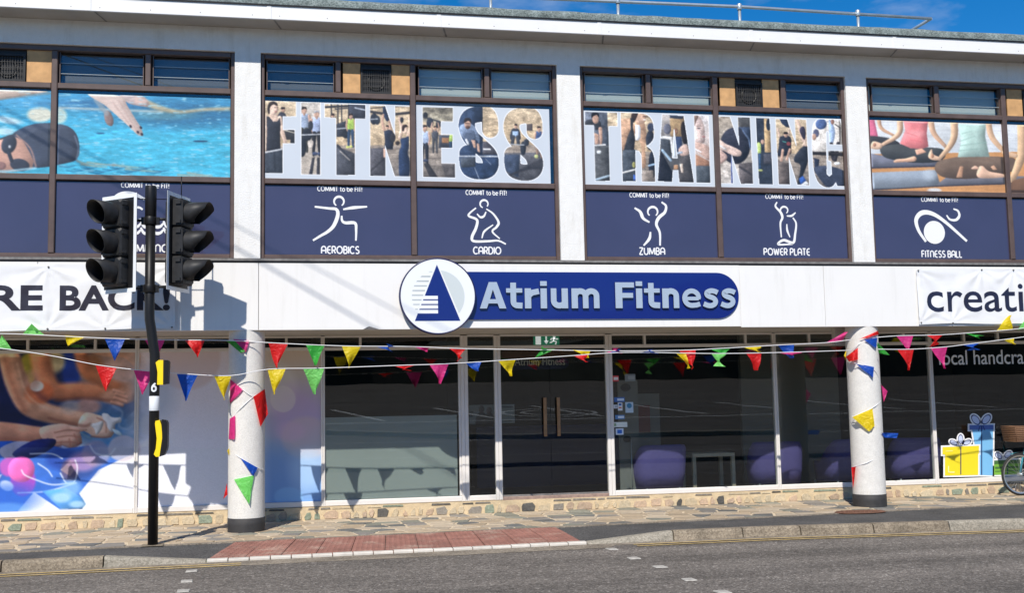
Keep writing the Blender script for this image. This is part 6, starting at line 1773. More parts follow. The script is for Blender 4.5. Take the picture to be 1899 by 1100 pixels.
# ================================================================== THINGS INSIDE THE LOBBY
# emergency exit sign hanging behind the fanlight
ex0, ex1 = at(990, 642, 1.75), at(1037, 615, 1.75)
es = thing('exit_sign', 'green emergency exit sign with a running figure and arrow above the doors', 'exit sign', (ex0.x, 1.75, ex0.z))
MB().box(ex0.x, ex1.x, 1.75, 1.78, ex0.z, ex1.z-.045).build('sign_face', MT['exit'], es)
MB().box(ex0.x-.005, ex1.x+.005, 1.74, 1.79, ex1.z-.044, ex1.z-.005).build('light_housing', MT['shopframe'], es)
W_ = ex1.x-ex0.x; Hs = ex1.z-.045-ex0.z
def ep(u, v): return (ex0.x+u*W_, ex0.z+v*Hs)
mb = MB(); mb.add([(x, 1.748, z) for x, z in (ep(.07, .12), ep(.28, .12), ep(.28, .85), ep(.07, .85))], [(0, 1, 2, 3)])
mb.add([(x, 1.748, z) for x, z in (ep(.455, .42), ep(.515, .42), ep(.515, .85), ep(.455, .85))], [(0, 1, 2, 3)]); mb.add([(x, 1.748, z) for x, z in (ep(.39, .45), ep(.485, .15), ep(.58, .45))], [(0, 1, 2)])
mb.disc(*ep(.80, .80), .022, 1.748, n=10)
for q in ([(.80, .70), (.76, .45)], [(.76, .45), (.88, .35), (.84, .12)], [(.76, .45), (.68, .30), (.62, .30)], [(.79, .66), (.68, .62), (.66, .50)], [(.79, .66), (.90, .58), (.95, .62)]): mb.ribbon([ep(*p) for p in q], .022, 1.7475)
mb.build('pictogram', MT['exitwhite'], es)['kind'] = 'stuff'
# inner sign over the desk, seen dimly through the doors
isg = thing('reception_sign', 'dim rounded reception sign reading Atrium Fitness seen through the glass doors', 'sign', (at(1000, 685, 3.2).x, 3.2, at(1000, 685, 3.2).z))
ia, ib = at(950, 686, 3.2), at(1054, 661, 3.2)
MB().prism([(ia.x, ia.z)]+arc(ib.x-.1, (ia.z+ib.z)/2, (ib.z-ia.z)/2, -90, 90, 8)+[(ia.x, ib.z)], 3.2, 3.23).build('board', MT['navyedge'], isg)
text_obj('lettering', 'Atrium Fitness', ia.x+.04, ib.x-.06, ia.z+.07, .13, 3.195, MT['greytext'], isg, bold=.015)
MB().box(at(930, 664, 3.0).x, at(1122, 664, 3.0).x, 3.0, 3.1, at(1000, 664, 3.0).z, at(1000, 650, 3.0).z).build('timber_bulkhead', mat('inner_timber', (.22, .09, .04), .6), bld)
# reception desk behind the doors
MB().box(3.3, 6.0, 4.6, 5.2, .15, 1.25).build('reception_desk_front', MT['navyedge'], bld)
# notice with two people at the side panel
na, nb = at(863, 787, 1.75), at(954, 750, 1.75)
P = Paint(60, 26, [(0, 0), (91, 0), (91, 37), (0, 37)])
P.fill((150, 158, 156)); P.poly([(20, 37), (22, 20), (30, 14), (38, 20), (40, 37)], (30, 30, 34), smooth=True); P.poly([(34, 37), (36, 22), (44, 16), (52, 22), (54, 37)], (36, 34, 36), smooth=True); P.ell(30, 9, 5, 7, (90, 74, 66)); P.ell(44, 12, 5, 7, (120, 100, 92)); P.line([(2, 14), (14, 14)], 1.2, (60, 62, 64)); P.line([(2, 20), (12, 20)], 2, (60, 62, 64)); P.line([(56, 5), (86, 6)], 1.0, (60, 62, 64)); P.line([(58, 32), (84, 32)], .8, (70, 72, 74))
tag(P.sheet('lobby_poster', sheet_corners(na.x, nb.x, na.z, nb.z, 1.75), MT['print_matt'], gain=.5), 'grey notice board print with two people, behind the glass left of the doors', 'poster')
# tub chairs and a low table by the window
def tub_chair(cx, cy, rot, lab):
    root = thing('tub_chair', lab, 'armchair', (cx, cy, .15), 'purple tub chairs')
    ca, sa = cos(rot), sin(rot)
    def tr(x, y, z): return (cx+x*ca-y*sa, cy+x*sa+y*ca, z)
    # horseshoe shell: back towards -y (window) in local space, lower towards the front
    n = 22
    rows = []
    for i in range(n+1):
        a = lerp(-200, 20, i/n)
        ar = radians(a)
        back = max(0.0, -sin(ar))
        top = .15 + .44 + .36*min(1, back*1.5)**.8
        q_ = (abs(cos(ar))**3.6 + abs(sin(ar))**3.6)**(-1/3.6)
        r0, r1 = .40, .31
        def pt(r, z):
            return tr(r*q_*cos(ar)*1.10, r*q_*sin(ar)*.86 - (.10*(z-.4) if sin(ar) < 0 else 0), z)
        rows.append([pt(r0*.93, .26), pt(r0, .5), pt(r0*1.02, top-.05), pt(r0*.97, top), pt(r1*1.02, top), pt(r1, top-.05), pt(r1, .5), pt(r1*.98, .26)])
    mb = MB()
    mb.add([p for r in rows for p in r], [(i*8+k, (i+1)*8+k, (i+1)*8+(k+1) % 8, i*8+(k+1) % 8) for i in range(n) for k in range(8)]+[tuple(range(8)), tuple(range(n*8+7, n*8-1, -1))], smooth=True)
    mb.build('backrest', MT['chair'], root)
    mb = MB()
    q = [tr(.33*cos(2*pi*k/20)*1.05, .30*sin(2*pi*k/20)+.03, 0) for k in range(20)]
    mb.add([(x, y, .30) for x, y, z in q]+[(x, y, .53) for x, y, z in q]+[(lerp(x, cx, .1), lerp(y, cy, .1), .56) for x, y, z in q], [tuple(range(40, 60))]+[(i, (i+1) % 20, 20+(i+1) % 20, 20+i) for i in range(20)]+[(20+i, 20+(i+1) % 20, 40+(i+1) % 20, 40+i) for i in range(20)], smooth=True)
    mb.build('seat', MT['chair'], root)
    for sx_, sy_ in ((-.28, -.26), (.28, -.26), (-.28, .26), (.28, .26)):
        a = tr(sx_, sy_, .27); b = tr(sx_*1.05, sy_*1.05, .15)
        MB().tube([a, b], [.02, .014], 8).build('leg', MT['steel'], root)
c1 = at(1217, 890, 2.05); tub_chair(c1.x, 2.05, .10, 'purple tub chair left of the low table')
c2 = at(1436, 890, 2.08); tub_chair(c2.x, 2.08, -.25, 'purple tub chair right of the low table')
c3 = at(1556, 890, 2.3); tub_chair(c3.x, 2.3, .3, 'purple tub chair beside the right column, on its left')
c4 = at(1692, 890, 2.12); tub_chair(c4.x, 2.12, -.2, 'purple tub chair beside the right column, on its right')
ta, tb = at(1284, 842, 2.2), at(1350, 842, 2.2)
tbl = thing('low_table', 'pale wooden low table between two purple chairs behind the glass', 'table', ((ta.x+tb.x)/2, 2.5, .15))
zt_ = ta.z
MB().cbox(ta.x, tb.x+.12, 2.2, 2.8, zt_-.06, zt_, .006).build('table_top', MT['wood'], tbl)
for x in (ta.x, tb.x+.06):
    for y in (2.2, 2.74): MB().box(x, x+.06, y, y+.06, .15, zt_-.06).build('leg', MT['wood'], tbl)
# grey roll up banner and red notice just inside the window
ra, rb = at(1150, 880, 1.9), at(1182, 705, 1.9)
rs = thing('display_stand', 'grey upright display panel with dark marks inside the window by the doors', 'display stand', (ra.x, 1.9, .15))
MB().box(ra.x, rb.x, 1.9, 1.92, .22, rb.z).build('panel', MT['roomlight'], rs)
MB().box(ra.x-.05, rb.x+.05, 1.84, 1.98, .15, .22).build('base', MT['steel'], rs)
MB().tube([((ra.x+rb.x)/2+.02, 1.86, .2), ((ra.x+rb.x)/2+.02, 1.86, 1.05)], .008, 6).build('pole', MT['steel'], rs)
for (px, py, rx) in ((1160, 719, .085), (1163, 815, .07)):
    p = at(px, py, 1.9); MB().disc(p.x, p.z, rx, 1.897, rx*.75, 20).build('round_mark', MT['blackmat'], rs)
qa, qb = at(1178, 803, 2.6), at(1205, 752, 2.6)
rp = thing('red_poster', 'dull red poster on a pale panel behind the purple chair', 'poster', (qa.x, 2.6, .15))
pa_, pb_ = at(1172, 860, 2.62), at(1222, 730, 2.62)
MB().box(pa_.x, pb_.x, 2.61, 2.66, .15, pb_.z).build('board', MT['roomlight'], rp)
MB().box(qa.x, qb.x, 2.60, 2.609, qa.z, qb.z).build('poster_sheet', mat('dull_red', (.16, .03, .03), .6), rp)
# strip lights in the lobby ceiling: unlit fittings
for px, py in ((740, 627), (1180, 624), (1330, 622)):
    p = at(px, py, 3.4)
    MB().box(p.x-.5, p.x+.5, 3.3, 3.45, 2.93, 2.985).build('strip_light_fitting', MT['shopframe'], bld)

# ================================================================== TRAFFIC SIGNAL
TY = -0.945
sig = thing('traffic_signal', 'black cranked pole with two three aspect signal heads and yellow push button boxes', 'traffic signal', (-1.657, TY, 0))
lx, ux = -1.655, -1.725
path = [(lx, TY, -.02), (lx, TY, 2.28), (lx-.003, TY, 2.36), (lx-.02, TY, 2.46), (ux+.02, TY, 2.68), (ux+.003, TY, 2.78), (ux, TY, 2.86), (ux, TY, 4.08)]
MB().tube(path, .061, 24).build('pole', MT['black'], sig)
MB().lathe((ux, TY, 0), [(.062, 4.06), (.071, 4.07), (.071, 4.46), (.066, 4.475), (.0, 4.476)], 24).build('pole_cap', MT['black'], sig)
MB().lathe((lx, TY, 0), [(.0625, 1.645), (.0640, 1.648), (.0640, 1.822), (.0625, 1.825)], 24).build('white_band', MT['whitetape'], sig)
# the figure 6 wrapped on the pole
o = stroke_text('number', '6', -.027, .027, 0, .10, 0, MT['whitetape'], None, .22)
me = o.data; c_ = WL[o.name]
for v in me.vertices:
    x = v.co.x + c_.x; z = v.co.z + c_.z
    a = x/.0625 - .05
    rr_ = .0632 - (v.co.y + c_.y)
    v.co.x = lx + rr_*sin(a) - c_.x; v.co.y = TY - rr_*cos(a) - c_.y; v.co.z = 1.885 + z - c_.z
o.parent = sig; o.location = Vector(o.location) - WL[sig.name]
def head(cx, cz, ang, lab, cut=True):
    "signal head facing direction ang (0 = towards the street, positive turns to the right)"
    f = Vector((sin(ang), -cos(ang), 0)); s = Vector((cos(ang), sin(ang), 0)); o_ = Vector((cx, TY, cz))
    def tr(u, d, z): p = o_ + s*u + f*d; return (p.x, p.y, p.z+z)
    pitch = .365
    hw, hh = .30, .62
    def panel(mb, u0, u1, z0, z1, d0, d1):
        return mb.add([tr(u0, d1, z0), tr(u1, d1, z0), tr(u1, d0, z0), tr(u0, d0, z0), tr(u0, d1, z1), tr(u1, d1, z1), tr(u1, d0, z1), tr(u0, d0, z1)],
                      [(0, 3, 2, 1), (4, 5, 6, 7), (0, 1, 5, 4), (1, 2, 6, 5), (2, 3, 7, 6), (3, 0, 4, 7)])
    mb = MB(); panel(mb, -hw, hw, -hh, hh, -.004, 0)
    bb = mb.build('backing_board', MT['black'], sig)
    for q in ((-hw, -hw+.05, -hh, hh), (hw-.05, hw, -hh, hh), (-hw+.05, hw-.05, hh-.05, hh), (-hw+.05, hw-.05, -hh, -hh+.05)):
        mb = MB(); panel(mb, q[0], q[1], q[2], q[3], .001, .004)
        mb.build('white_border', MT['whitetape'], bb)
    for k, lens in ((1, 'redlens'), (0, 'amberlens'), (-1, 'greenlens')):
        z = k*pitch
        mb = MB()
        n = 18
        def rr_(u0, u1, z0, z1, d, c):
            return [tr(u0+c, d, z0), tr(u1-c, d, z0), tr(u1, d, z0+c), tr(u1, d, z1-c), tr(u1-c, d, z1), tr(u0+c, d, z1), tr(u0, d, z1-c), tr(u0, d, z0+c)]
        A_ = rr_(-.165, .165, z-.178, z+.178, .005, .02); B_ = rr_(-.165, .165, z-.178, z+.178, .11, .02); D_ = rr_(-.15, .15, z-.16, z+.16, .135, .03)
        back = rr_(-.15, .15, z-.17, z+.17, -.10, .03)
        mb.add(A_+B_+D_, [tuple(16+i for i in range(8))]+[(i, (i+1) % 8, 8+(i+1) % 8, 8+i) for i in range(8)]+[(8+i, 8+(i+1) % 8, 16+(i+1) % 8, 16+i) for i in range(8)])
        mb.add(back+rr_(-.165, .165, z-.178, z+.178, -.006, .02), [tuple(range(7, -1, -1))]+[(i, (i+1) % 8, 8+(i+1) % 8, 8+i) for i in range(8)])
        for u_ in (-.172, .172):
            for dz in (-.12, .12):
                panel(mb, u_-.012, u_+.012, z+dz-.018, z+dz+.018, .05, .118)
        hs = mb.build('signal_housing', MT['blackmat'], sig)
        mb = MB(); n = 24
        ring = [tr(.105*cos(2*pi*i/n), .139+.0, z+.105*sin(2*pi*i/n)) for i in range(n)]
        mb.add(ring+[tr(0, .158, z)], [(i, (i+1) % n, n) for i in range(n)], smooth=True)
        mb.build('lens', MT[lens], hs)
        # cut-away hood: long at the top, open underneath
        mb = MB(); n = 26; rows = []
        for i in range(n+1):
            a = lerp(-62, 242, i/n) if cut else lerp(-80, 260, i/n)
            ca_, sa_ = cos(radians(a)), sin(radians(a))
            L = .12 + .17*min(1, max(0, (sa_+.75)/1.15)) if cut else .24 + .07*sa_
            rows.append([tr(.138*ca_, .125, z+.138*sa_), tr(.142*ca_, .22, z+.142*sa_+.0), tr(.140*ca_, .135+L, z+.140*sa_-.006), tr(.134*ca_, .135+L, z+.134*sa_-.006), tr(.134*ca_, .22, z+.134*sa_), tr(.130*ca_, .13, z+.130*sa_)])
        mb.add([p for r in rows for p in r], [(i*6+k, i*6+k+1, (i+1)*6+k+1, (i+1)*6+k) for i in range(n) for k in range(5)], smooth=True)
        mb.build('hood', MT['blackmat'], hs)
    # brackets to the pole
    for z in (.30, -.56):
        a = tr(0, -.05, z); 
        MB().tube([(ux, TY, cz+z), (lerp(ux, a[0], .5), TY-.0, cz+z), a], .018, 8).build('bracket', MT['black'], sig)
head(-2.10, 3.735, radians(-39), 'left head', False)
head(-1.385, 3.755, radians(68), 'right head')
for z in (4.03, 3.17):
    mb = MB().lathe((ux, TY, 0), [(.075, z-.05), (.078, z-.045), (.078, z+.045), (.075, z+.05)], 20)
    mb.box(ux-.11, ux-.06, TY-.03, TY+.03, z-.045, z+.045); mb.box(ux+.06, ux+.11, TY-.03, TY+.03, z-.045, z+.045)
    mb.build('clamp', MT['black'], sig)
# stay bar above the heads
MB().tube([(ux-.25, TY, 4.31), (ux+.25, TY, 4.31)], .006, 6).build('stay', MT['black'], sig)
MB().tube([(-1.36, TY+.06, 4.35), (-1.36, TY+.06, 4.62)], .007, 6).build('aerial', MT['black'], sig)
def button_box(z0, z1, flare, lab):
    f = (pi/180)*70
    xo = lx + .055
    prof_y = [(xo-.02, z0+.0), (xo+.02, z0), (xo+.045, z0+.08), (xo+.055, (z0+z1)/2), (xo+.04, z1-.06), (xo+.02, z1), (xo-.03, z1-.012), (xo-.035, z1-.05), (xo-.012, (z0+z1)/2), (xo-.022, z0+.10), (xo-.045, z0+.03)] if flare else \
             [(xo-.015, z0), (xo+.055, z0), (xo+.055, z1), (xo+.0, z1), (xo-.035, z1-.03), (xo-.02, z1-.10), (xo-.012, (z0+z1)/2)]
    bx = MB().prism(prof_y, TY-.085, TY+.085).build('push_button_box', MT['yellow'], sig)
    face = [(xo+.022, z0-.002), (xo+.075, z0+.015), (xo+.105, z0+.07), (xo+.115, z0+.12), (xo+.115, z1-.04), (xo+.095, z1-.006), (xo+.045, z1+.006), (xo+.052, (z0+z1)/2)] if flare else [(xo+.056, z0+.0), (xo+.115, z0+.012), (xo+.125, z1-.02), (xo+.11, z1-.002), (xo+.056, z1+.002)]
    MB().prism(face, TY-.092, TY+.092).build('black_face', MT['black'], bx)
button_box(1.965, 2.27, False, 'upper'); button_box(1.08, 1.53, True, 'lower')
MB().box(lx-.13, lx+.13, TY-.12, TY+.12, .001, .008).build('footing_patch', MT['kerb'], sig)

# ================================================================== ROOF GUARD RAIL
RY = 1.0
rl = thing('roof_guard_rail', 'galvanised tube guard rail along the flat roof edge', 'guard rail', (6, RY, 7.2))
zr_ = 7.985
MB().tube([(X(868, RY, 0)-.3, RY, zr_-.06), (X(1000, RY, 0), RY, zr_-.035), (X(1371, RY, 10), RY, zr_), (X(1727, RY, 36), RY, 7.955)], .026, 10).build('rail', MT['steel'], rl)
MB().tube([(X(1727, RY, 36), RY, 7.955), (X(1727, RY, 36)-.03, RY+1.6, 7.955)], .026, 10).build('return_rail', MT['steel'], rl)
for px in (910, 1146, 1371, 1590):
    x = X(px, RY, 10)
    MB().tube([(x, RY, 7.2), (x, RY, zr_-.03)], .024, 10).build('post', MT['steel'], rl)
    MB().lathe((x, RY, 0), [(.036, 7.93), (.04, 7.94), (.04, 8.02), (.03, 8.035), (0, 8.036)], 12).build('clamp', MT['steel'], rl)
x = X(1640, RY+.6, 40)
MB().tube([(x, RY+.6, 7.2), (x, RY+.6, 7.88)], .022, 8).build('post', MT['steel'], rl)

# ================================================================== BICYCLE
BY = 0.95
bk = thing('bicycle', 'teal bicycle with a brown wicker basket leaning by the shop window', 'bicycle', (11.8, BY, 0))
wx, wz, wr = 11.645, .345, .335
def wheel(cx):
    w_ = MB()
    n = 40
    w2 = MB()
    prof = [(wr-.026, -.018), (wr-.008, -.02), (wr+.006, 0), (wr-.008, .02), (wr-.026, .018)]
    w_.lathe((cx, BY, wz), prof, 48, 'y')
    o = w_.build('wheel', MT['tyre'], bk)
    MB().lathe((cx, BY, wz), [(wr-.026, -.016), (wr-.05, -.013), (wr-.05, .013), (wr-.026, .016)], 48, 'y').build('rim', MT['alloy'], o)
    sp = MB()
    for k in range(28):
        a = 2*pi*k/28
        sp.tube([(cx+.02*cos(a+.9*(1 if k % 2 else -1)), BY+(.025 if k % 2 else -.025), wz+.02*sin(a+.9*(1 if k % 2 else -1))), (cx+(wr-.05)*cos(a), BY, wz+(wr-.05)*sin(a))], .0016, 4, cap=False)
    sp.build('spokes', MT['alloy'], o)
    MB().lathe((cx, BY, wz), [(0, -.05), (.022, -.05), (.022, .05), (0, .05)], 12, 'y').build('hub', MT['steel'], o)
wheel(wx); wheel(wx+1.06)
mg = MB()
for i in range(16):
    a0_, a1_ = radians(lerp(-20, 115, i/16)), radians(lerp(-20, 115, (i+1)/16))
    r_ = wr+.022
    mg.add([(wx-r_*cos(a)*-1, BY+d, wz+r_*sin(a)) for a, d in ((a0_, -.025), (a1_, -.025), (a1_, .025), (a0_, .025))], [(0, 1, 2, 3)])
mg.build('mudguard', MT['teal'], bk)
MB().tube([(wx, BY, wz), (wx+.07, BY, .62), (wx+.16, BY, .86)], .014, 8).build('fork', MT['teal'], bk)
MB().tube([(wx+.15, BY, .80), (wx+.40, BY, .50), (wx+.62, BY, .34), (wx+.50, BY, .78)], .017, 8).build('frame', MT['teal'], bk)
MB().tube([(wx+.62, BY, .34), (wx+1.06, BY, wz), (wx+.52, BY, .72)], .011, 8).build('rear_stays', MT['teal'], bk)
MB().tube([(wx+.16, BY, .84), (wx+.19, BY, 1.0), (wx+.19, BY-.26, 1.04), (wx+.38, BY-.29, 1.02)], .012, 8).build('handlebar', MT['steel'], bk)
MB().tube([(wx+.19, BY, 1.0), (wx+.19, BY+.26, 1.04), (wx+.38, BY+.29, 1.02)], .012, 8).build('handlebar', MT['steel'], bk)
MB().tube([(wx+.50, BY, .76), (wx+.47, BY, .92)], .013, 8).build('seat_post', MT['steel'], bk)
MB().lathe((wx+.50, BY, .93), [(0, 0), (.11, 0), (.12, .03), (.09, .06), (0, .065)], 16).build('saddle', MT['blackmat'], bk)
MB().lathe((wx+.62, BY, .34), [(0, -.05), (.08, -.05), (.08, -.04), (0, -.04)], 18, 'y').build('chain_ring', MT['steel'], bk)
bs = MB()
bx0_, bx1_, bz0, bz1 = 11.51, 11.86, .885, 1.12
for k in range(9):
    z = lerp(bz0, bz1, k/8); e_ = .03*k/8
    bs.tube([(bx0_-e_, BY-.16-e_, z), (bx1_+e_, BY-.16-e_, z), (bx1_+e_, BY+.16+e_, z), (bx0_-e_, BY+.16+e_, z), (bx0_-e_, BY-.16-e_, z)], .011, 5)
for k in range(16):
    x = lerp(bx0_, bx1_, k/15)
    bs.tube([(x, BY-.162, bz0), (x+(x-11.69)*.15, BY-.19, bz1)], .007, 4); bs.tube([(x, BY+.162, bz0), (x+(x-11.69)*.15, BY+.19, bz1)], .007, 4)
for k in range(12):
    y = lerp(BY-.16, BY+.16, k/11)
    bs.tube([(bx0_, y, bz0), (bx0_-.03, y, bz1)], .007, 4)
bs.box(bx0_+.01, bx1_-.01, BY-.14, BY+.14, bz0, bz1-.03)
bs.build('basket', MT['wicker'], bk)

# ================================================================== BUNTING
def flag(root, q, col, y=0.0, y2=None, curl=.03, seed=0, thick=None):
    "cloth pennant: q = photo positions of the two tape corners and the loose point(s); y depth of the tape, y2 of the point"
    y2 = y if y2 is None else y2
    pts = [at(px, py, y) for px, py in q[:2]] + [at(px, py, y2) for px, py in q[2:]]
    A, B = pts[0], pts[1]
    tips = pts[2:]
    n = 9
    rg_ = random.Random(seed*7+3)
    ph, ph2 = rg_.uniform(0, 6), rg_.uniform(0, 6)
    vs, fs = [], []
    for j in range(n+1):
        t = j/n
        if len(tips) == 1: L, R_ = A.lerp(tips[0], t), B.lerp(tips[0], t)
        else: L, R_ = A.lerp(tips[0], t), B.lerp(tips[-1], t)
        for i in range(7):
            s = i/6
            p = L.lerp(R_, s)
            d = curl*(sin(s*4.2+ph+t*2.2)*t + .5*sin(t*5+ph2)*t)
            vs.append((p.x + .25*d, p.y - d, p.z))
    for j in range(n):
        for i in range(6):
            a = j*7+i
            fs.append((a, a+7, a+8, a+1))
    mb = MB(); mb.add(vs, fs, smooth=True)
    o = mb.build('flag', CL[col], root)
    o['label'] = {'lime': 'pale green'}.get(col, col) + ' pennant'
    return o
def cord(root, pts, ys, name='tape', r=.006):
    P_ = smooth_path([tuple(at(px, py, y)) for (px, py), y in zip(pts, ys if isinstance(ys, list) else [ys]*len(pts))], 5)
    MB().tube(P_, r, 6).build(name, MT['cord'], root)
YA, YB = -.06, -.10
g1 = thing('bunting', 'upper string of coloured pennants hanging across the shopfront just under the fascia', 'bunting', (2, YA, 2.5), 'strings of bunting')
cord(g1, [(-30, 619), (40, 620), (160, 626), (268, 630), (345, 631), (430, 632), (520, 637), (640, 642), (760, 643), (862, 647), (1000, 649), (1130, 651), (1260, 650), (1345, 646), (1450, 640), (1530, 636), (1580, 630)], YA)
FA = [((42, 620), (82, 621), (58, 601), 'lime'), ((120, 622), (158, 625), (126, 642), 'yellow'), ((194, 628), (232, 629), (213, 669), 'blue'), ((268, 629), (306, 630), (290, 666), 'pink'), ((342, 630), (380, 631), (367, 663), 'red'),
      ((498, 636), (534, 637), (512, 683), 'red'), ((567, 639), (602, 641), (584, 678), 'green'), ((634, 642), (669, 643), (648, 683), 'yellow'), ((700, 644), (734, 644), (731, 653), (715, 637), 'blue'), ((767, 643), (797, 645), (791, 653), 'pink'),
      ((832, 646), (864, 647), (858, 664), (843, 671), 'red'), ((992, 664), (1030, 648), (1008, 642), (1000, 646), 'green'), ((1062, 649), (1095, 651), (1090, 664), 'yellow'), ((1124, 654), (1155, 656), (1150, 646), (1136, 646), 'pink'),
      ((1259, 650), (1290, 649), (1281, 676), (1284, 686), 'red'), ((1318, 648), (1356, 646), (1341, 660), (1336, 662), 'green'), ((1380, 645), (1412, 643), (1408, 653), 'yellow'), ((1442, 640), (1473, 639), (1467, 665), 'blue'), ((1530, 637), (1562, 632), (1569, 616), 'pink')]
for i, f_ in enumerate(FA): flag(g1, f_[:-1], f_[-1], YA, YA + (.0 if i % 2 else -.03), .05, i)
g2 = thing('bunting', 'lower string of coloured pennants dipping from the left edge to the entrance', 'bunting', (2, YB, 2.3), 'strings of bunting')
cord(g2, [(-30, 643), (30, 650), (100, 661), (180, 677), (260, 687), (345, 694), (428, 697), (500, 685), (600, 683), (740, 678), (830, 675), (955, 667), (1060, 660), (1130, 655), (1200, 654), (1330, 656), (1450, 654), (1578, 650)], YB)
FB = [((-8, 646), (22, 649), (4, 621), 'lime'), ((177, 678), (216, 683), (196, 726), 'red'), ((248, 687), (286, 689), (264, 732), 'pink'), ((328, 694), (367, 695), (344, 744), 'blue'), ((397, 697), (429, 697), (416, 742), 'yellow'),
      ((496, 685), (530, 684), (509, 732), 'yellow'), ((562, 684), (601, 684), (584, 732), 'lime'), ((733, 680), (769, 678), (764, 688), (742, 686), 'red'), ((796, 676), (832, 676), (817, 712), 'pink'), ((863, 673), (893, 671), (884, 689), 'blue'),
      ((923, 669), (956, 668), (947, 698), 'yellow'), ((1064, 660), (1090, 658), (1087, 672), 'red'), ((1126, 656), (1152, 655), (1148, 648), 'blue'), ((1188, 655), (1222, 656), (1214, 648), (1196, 650), 'blue'), ((1252, 654), (1272, 655), (1284, 682), (1275, 684), 'yellow'),
      ((1319, 656), (1348, 656), (1342, 681), (1325, 679), 'lime'), ((1384, 656), (1412, 656), (1404, 687), 'red'), ((1446, 655), (1488, 654), (1470, 659), 'pink')]
for i, f_ in enumerate(FB): flag(g2, f_[:-1], f_[-1], YB, YB + (-.03 if i % 2 else .02), .05, i+40)
g3 = thing('bunting', 'upper string of pennants right of the right column, rising towards the banner', 'bunting', (9.5, YA, 2.6), 'strings of bunting')
cord(g3, [(1625, 626), (1668, 623), (1750, 621), (1830, 615), (1880, 611), (1930, 604)], YA)
for i, f_ in enumerate([((1662, 623), (1694, 622), (1689, 655), (1680, 658), 'pink'), ((1718, 622), (1749, 621), (1743, 638), (1720, 648), 'red'), ((1789, 618), (1826, 623), (1823, 630), (1805, 623), 'green'), ((1847, 615), (1878, 611), (1873, 585), 'yellow'), ((1887, 612), (1915, 607), (1910, 586), 'lime')]): flag(g3, f_[:-1], f_[-1], YA, YA-.02, .03, i+80)
g4 = thing('bunting', 'lower string of pennants right of the right column, in front of the gift window', 'bunting', (9.5, YB, 2.4), 'strings of bunting')
cord(g4, [(1628, 648), (1690, 648), (1750, 644), (1800, 638), (1862, 630), (1930, 621)], YB)
for i, f_ in enumerate([((1664, 648), (1695, 647), (1687, 687), 'red'), ((1725, 645), (1757, 643), (1751, 684), 'pink'), ((1785, 640), (1817, 636), (1817, 649), (1796, 650), 'blue'), ((1862, 631), (1880, 627), (1881, 639), 'yellow')]): flag(g4, f_[:-1], f_[-1], YB, YB-.02, .03, i+90)
def wrap(label, cx, flags, cords):
    root = thing('bunting', label, 'bunting', (cx, -.02, 1.2), 'strings of bunting')
    def fy(px, py):
        "depth of the column's skin behind a photo position"
        y = 0.0
        for _ in range(4):
            dx = min(max(at(px, py, y).x-cx, -.243), .243)
            y = .243 - math.sqrt(.243**2-dx*dx)
        return y
    for pts in cords:
        P_ = smooth_path([tuple(at(px, py, fy(px, py)-.012)) for px, py in pts], 6)
        MB().tube(P_, .005, 6).build('tape', MT['cord'], root)
    for i, (q, col) in enumerate(flags):
        # pennant laid on the curved skin
        n = 8
        qq = [q[0], q[1], q[2]] if len(q) == 3 else q
        vs, fs = [], []
        for j in range(n+1):
            t = j/n
            if len(q) == 3: L = (lerp(q[0][0], q[2][0], t), lerp(q[0][1], q[2][1], t)); R_ = (lerp(q[1][0], q[2][0], t), lerp(q[1][1], q[2][1], t))
            else: L = (lerp(q[0][0], q[3][0], t), lerp(q[0][1], q[3][1], t)); R_ = (lerp(q[1][0], q[2][0], t), lerp(q[1][1], q[2][1], t))
            for k in range(7):
                s = k/6
                px, py = lerp(L[0], R_[0], s), lerp(L[1], R_[1], s)
                p = at(px, py, fy(px, py)-.02-.022*abs(sin(s*4+t*3+i))*(.3+t))
                vs.append(tuple(p))
        for j in range(n):
            for k in range(6):
                a = j*7+k; fs.append((a, a+7, a+8, a+1))
        mb = MB(); mb.add(vs, fs, smooth=True)
        o = mb.build('flag', CL[col], root)
        o['label'] = {'lime': 'pale green'}.get(col, col) + ' pennant'
wrap('string of pennants wound round the left column', COLL,
     [([(427, 704), (450, 723), (426, 749)], 'pink'), ([(470, 736), (491, 722), (497, 768), (483, 792)], 'red'), ([(426, 777), (436, 771), (435, 815), (424, 815)], 'pink'), ([(446, 850), (478, 868), (470, 884)], 'blue'), ([(434, 890), (471, 882), (462, 936)], 'lime'), ([(421, 896), (422, 918), (414, 926)], 'red'),
      ([(432, 629), (462, 632), (456, 654)], 'pink'), ([(419, 632), (436, 633), (455, 651), (447, 655)], 'green'), ([(421, 836), (425, 832), (424, 845)], 'yellow')],
     [[(448, 722), (470, 735), (491, 722)], [(470, 736), (448, 756), (428, 778)], [(424, 834), (446, 850), (478, 868), (490, 872)], [(424, 893), (450, 887), (471, 882)], [(430, 632), (462, 634), (488, 636)]])
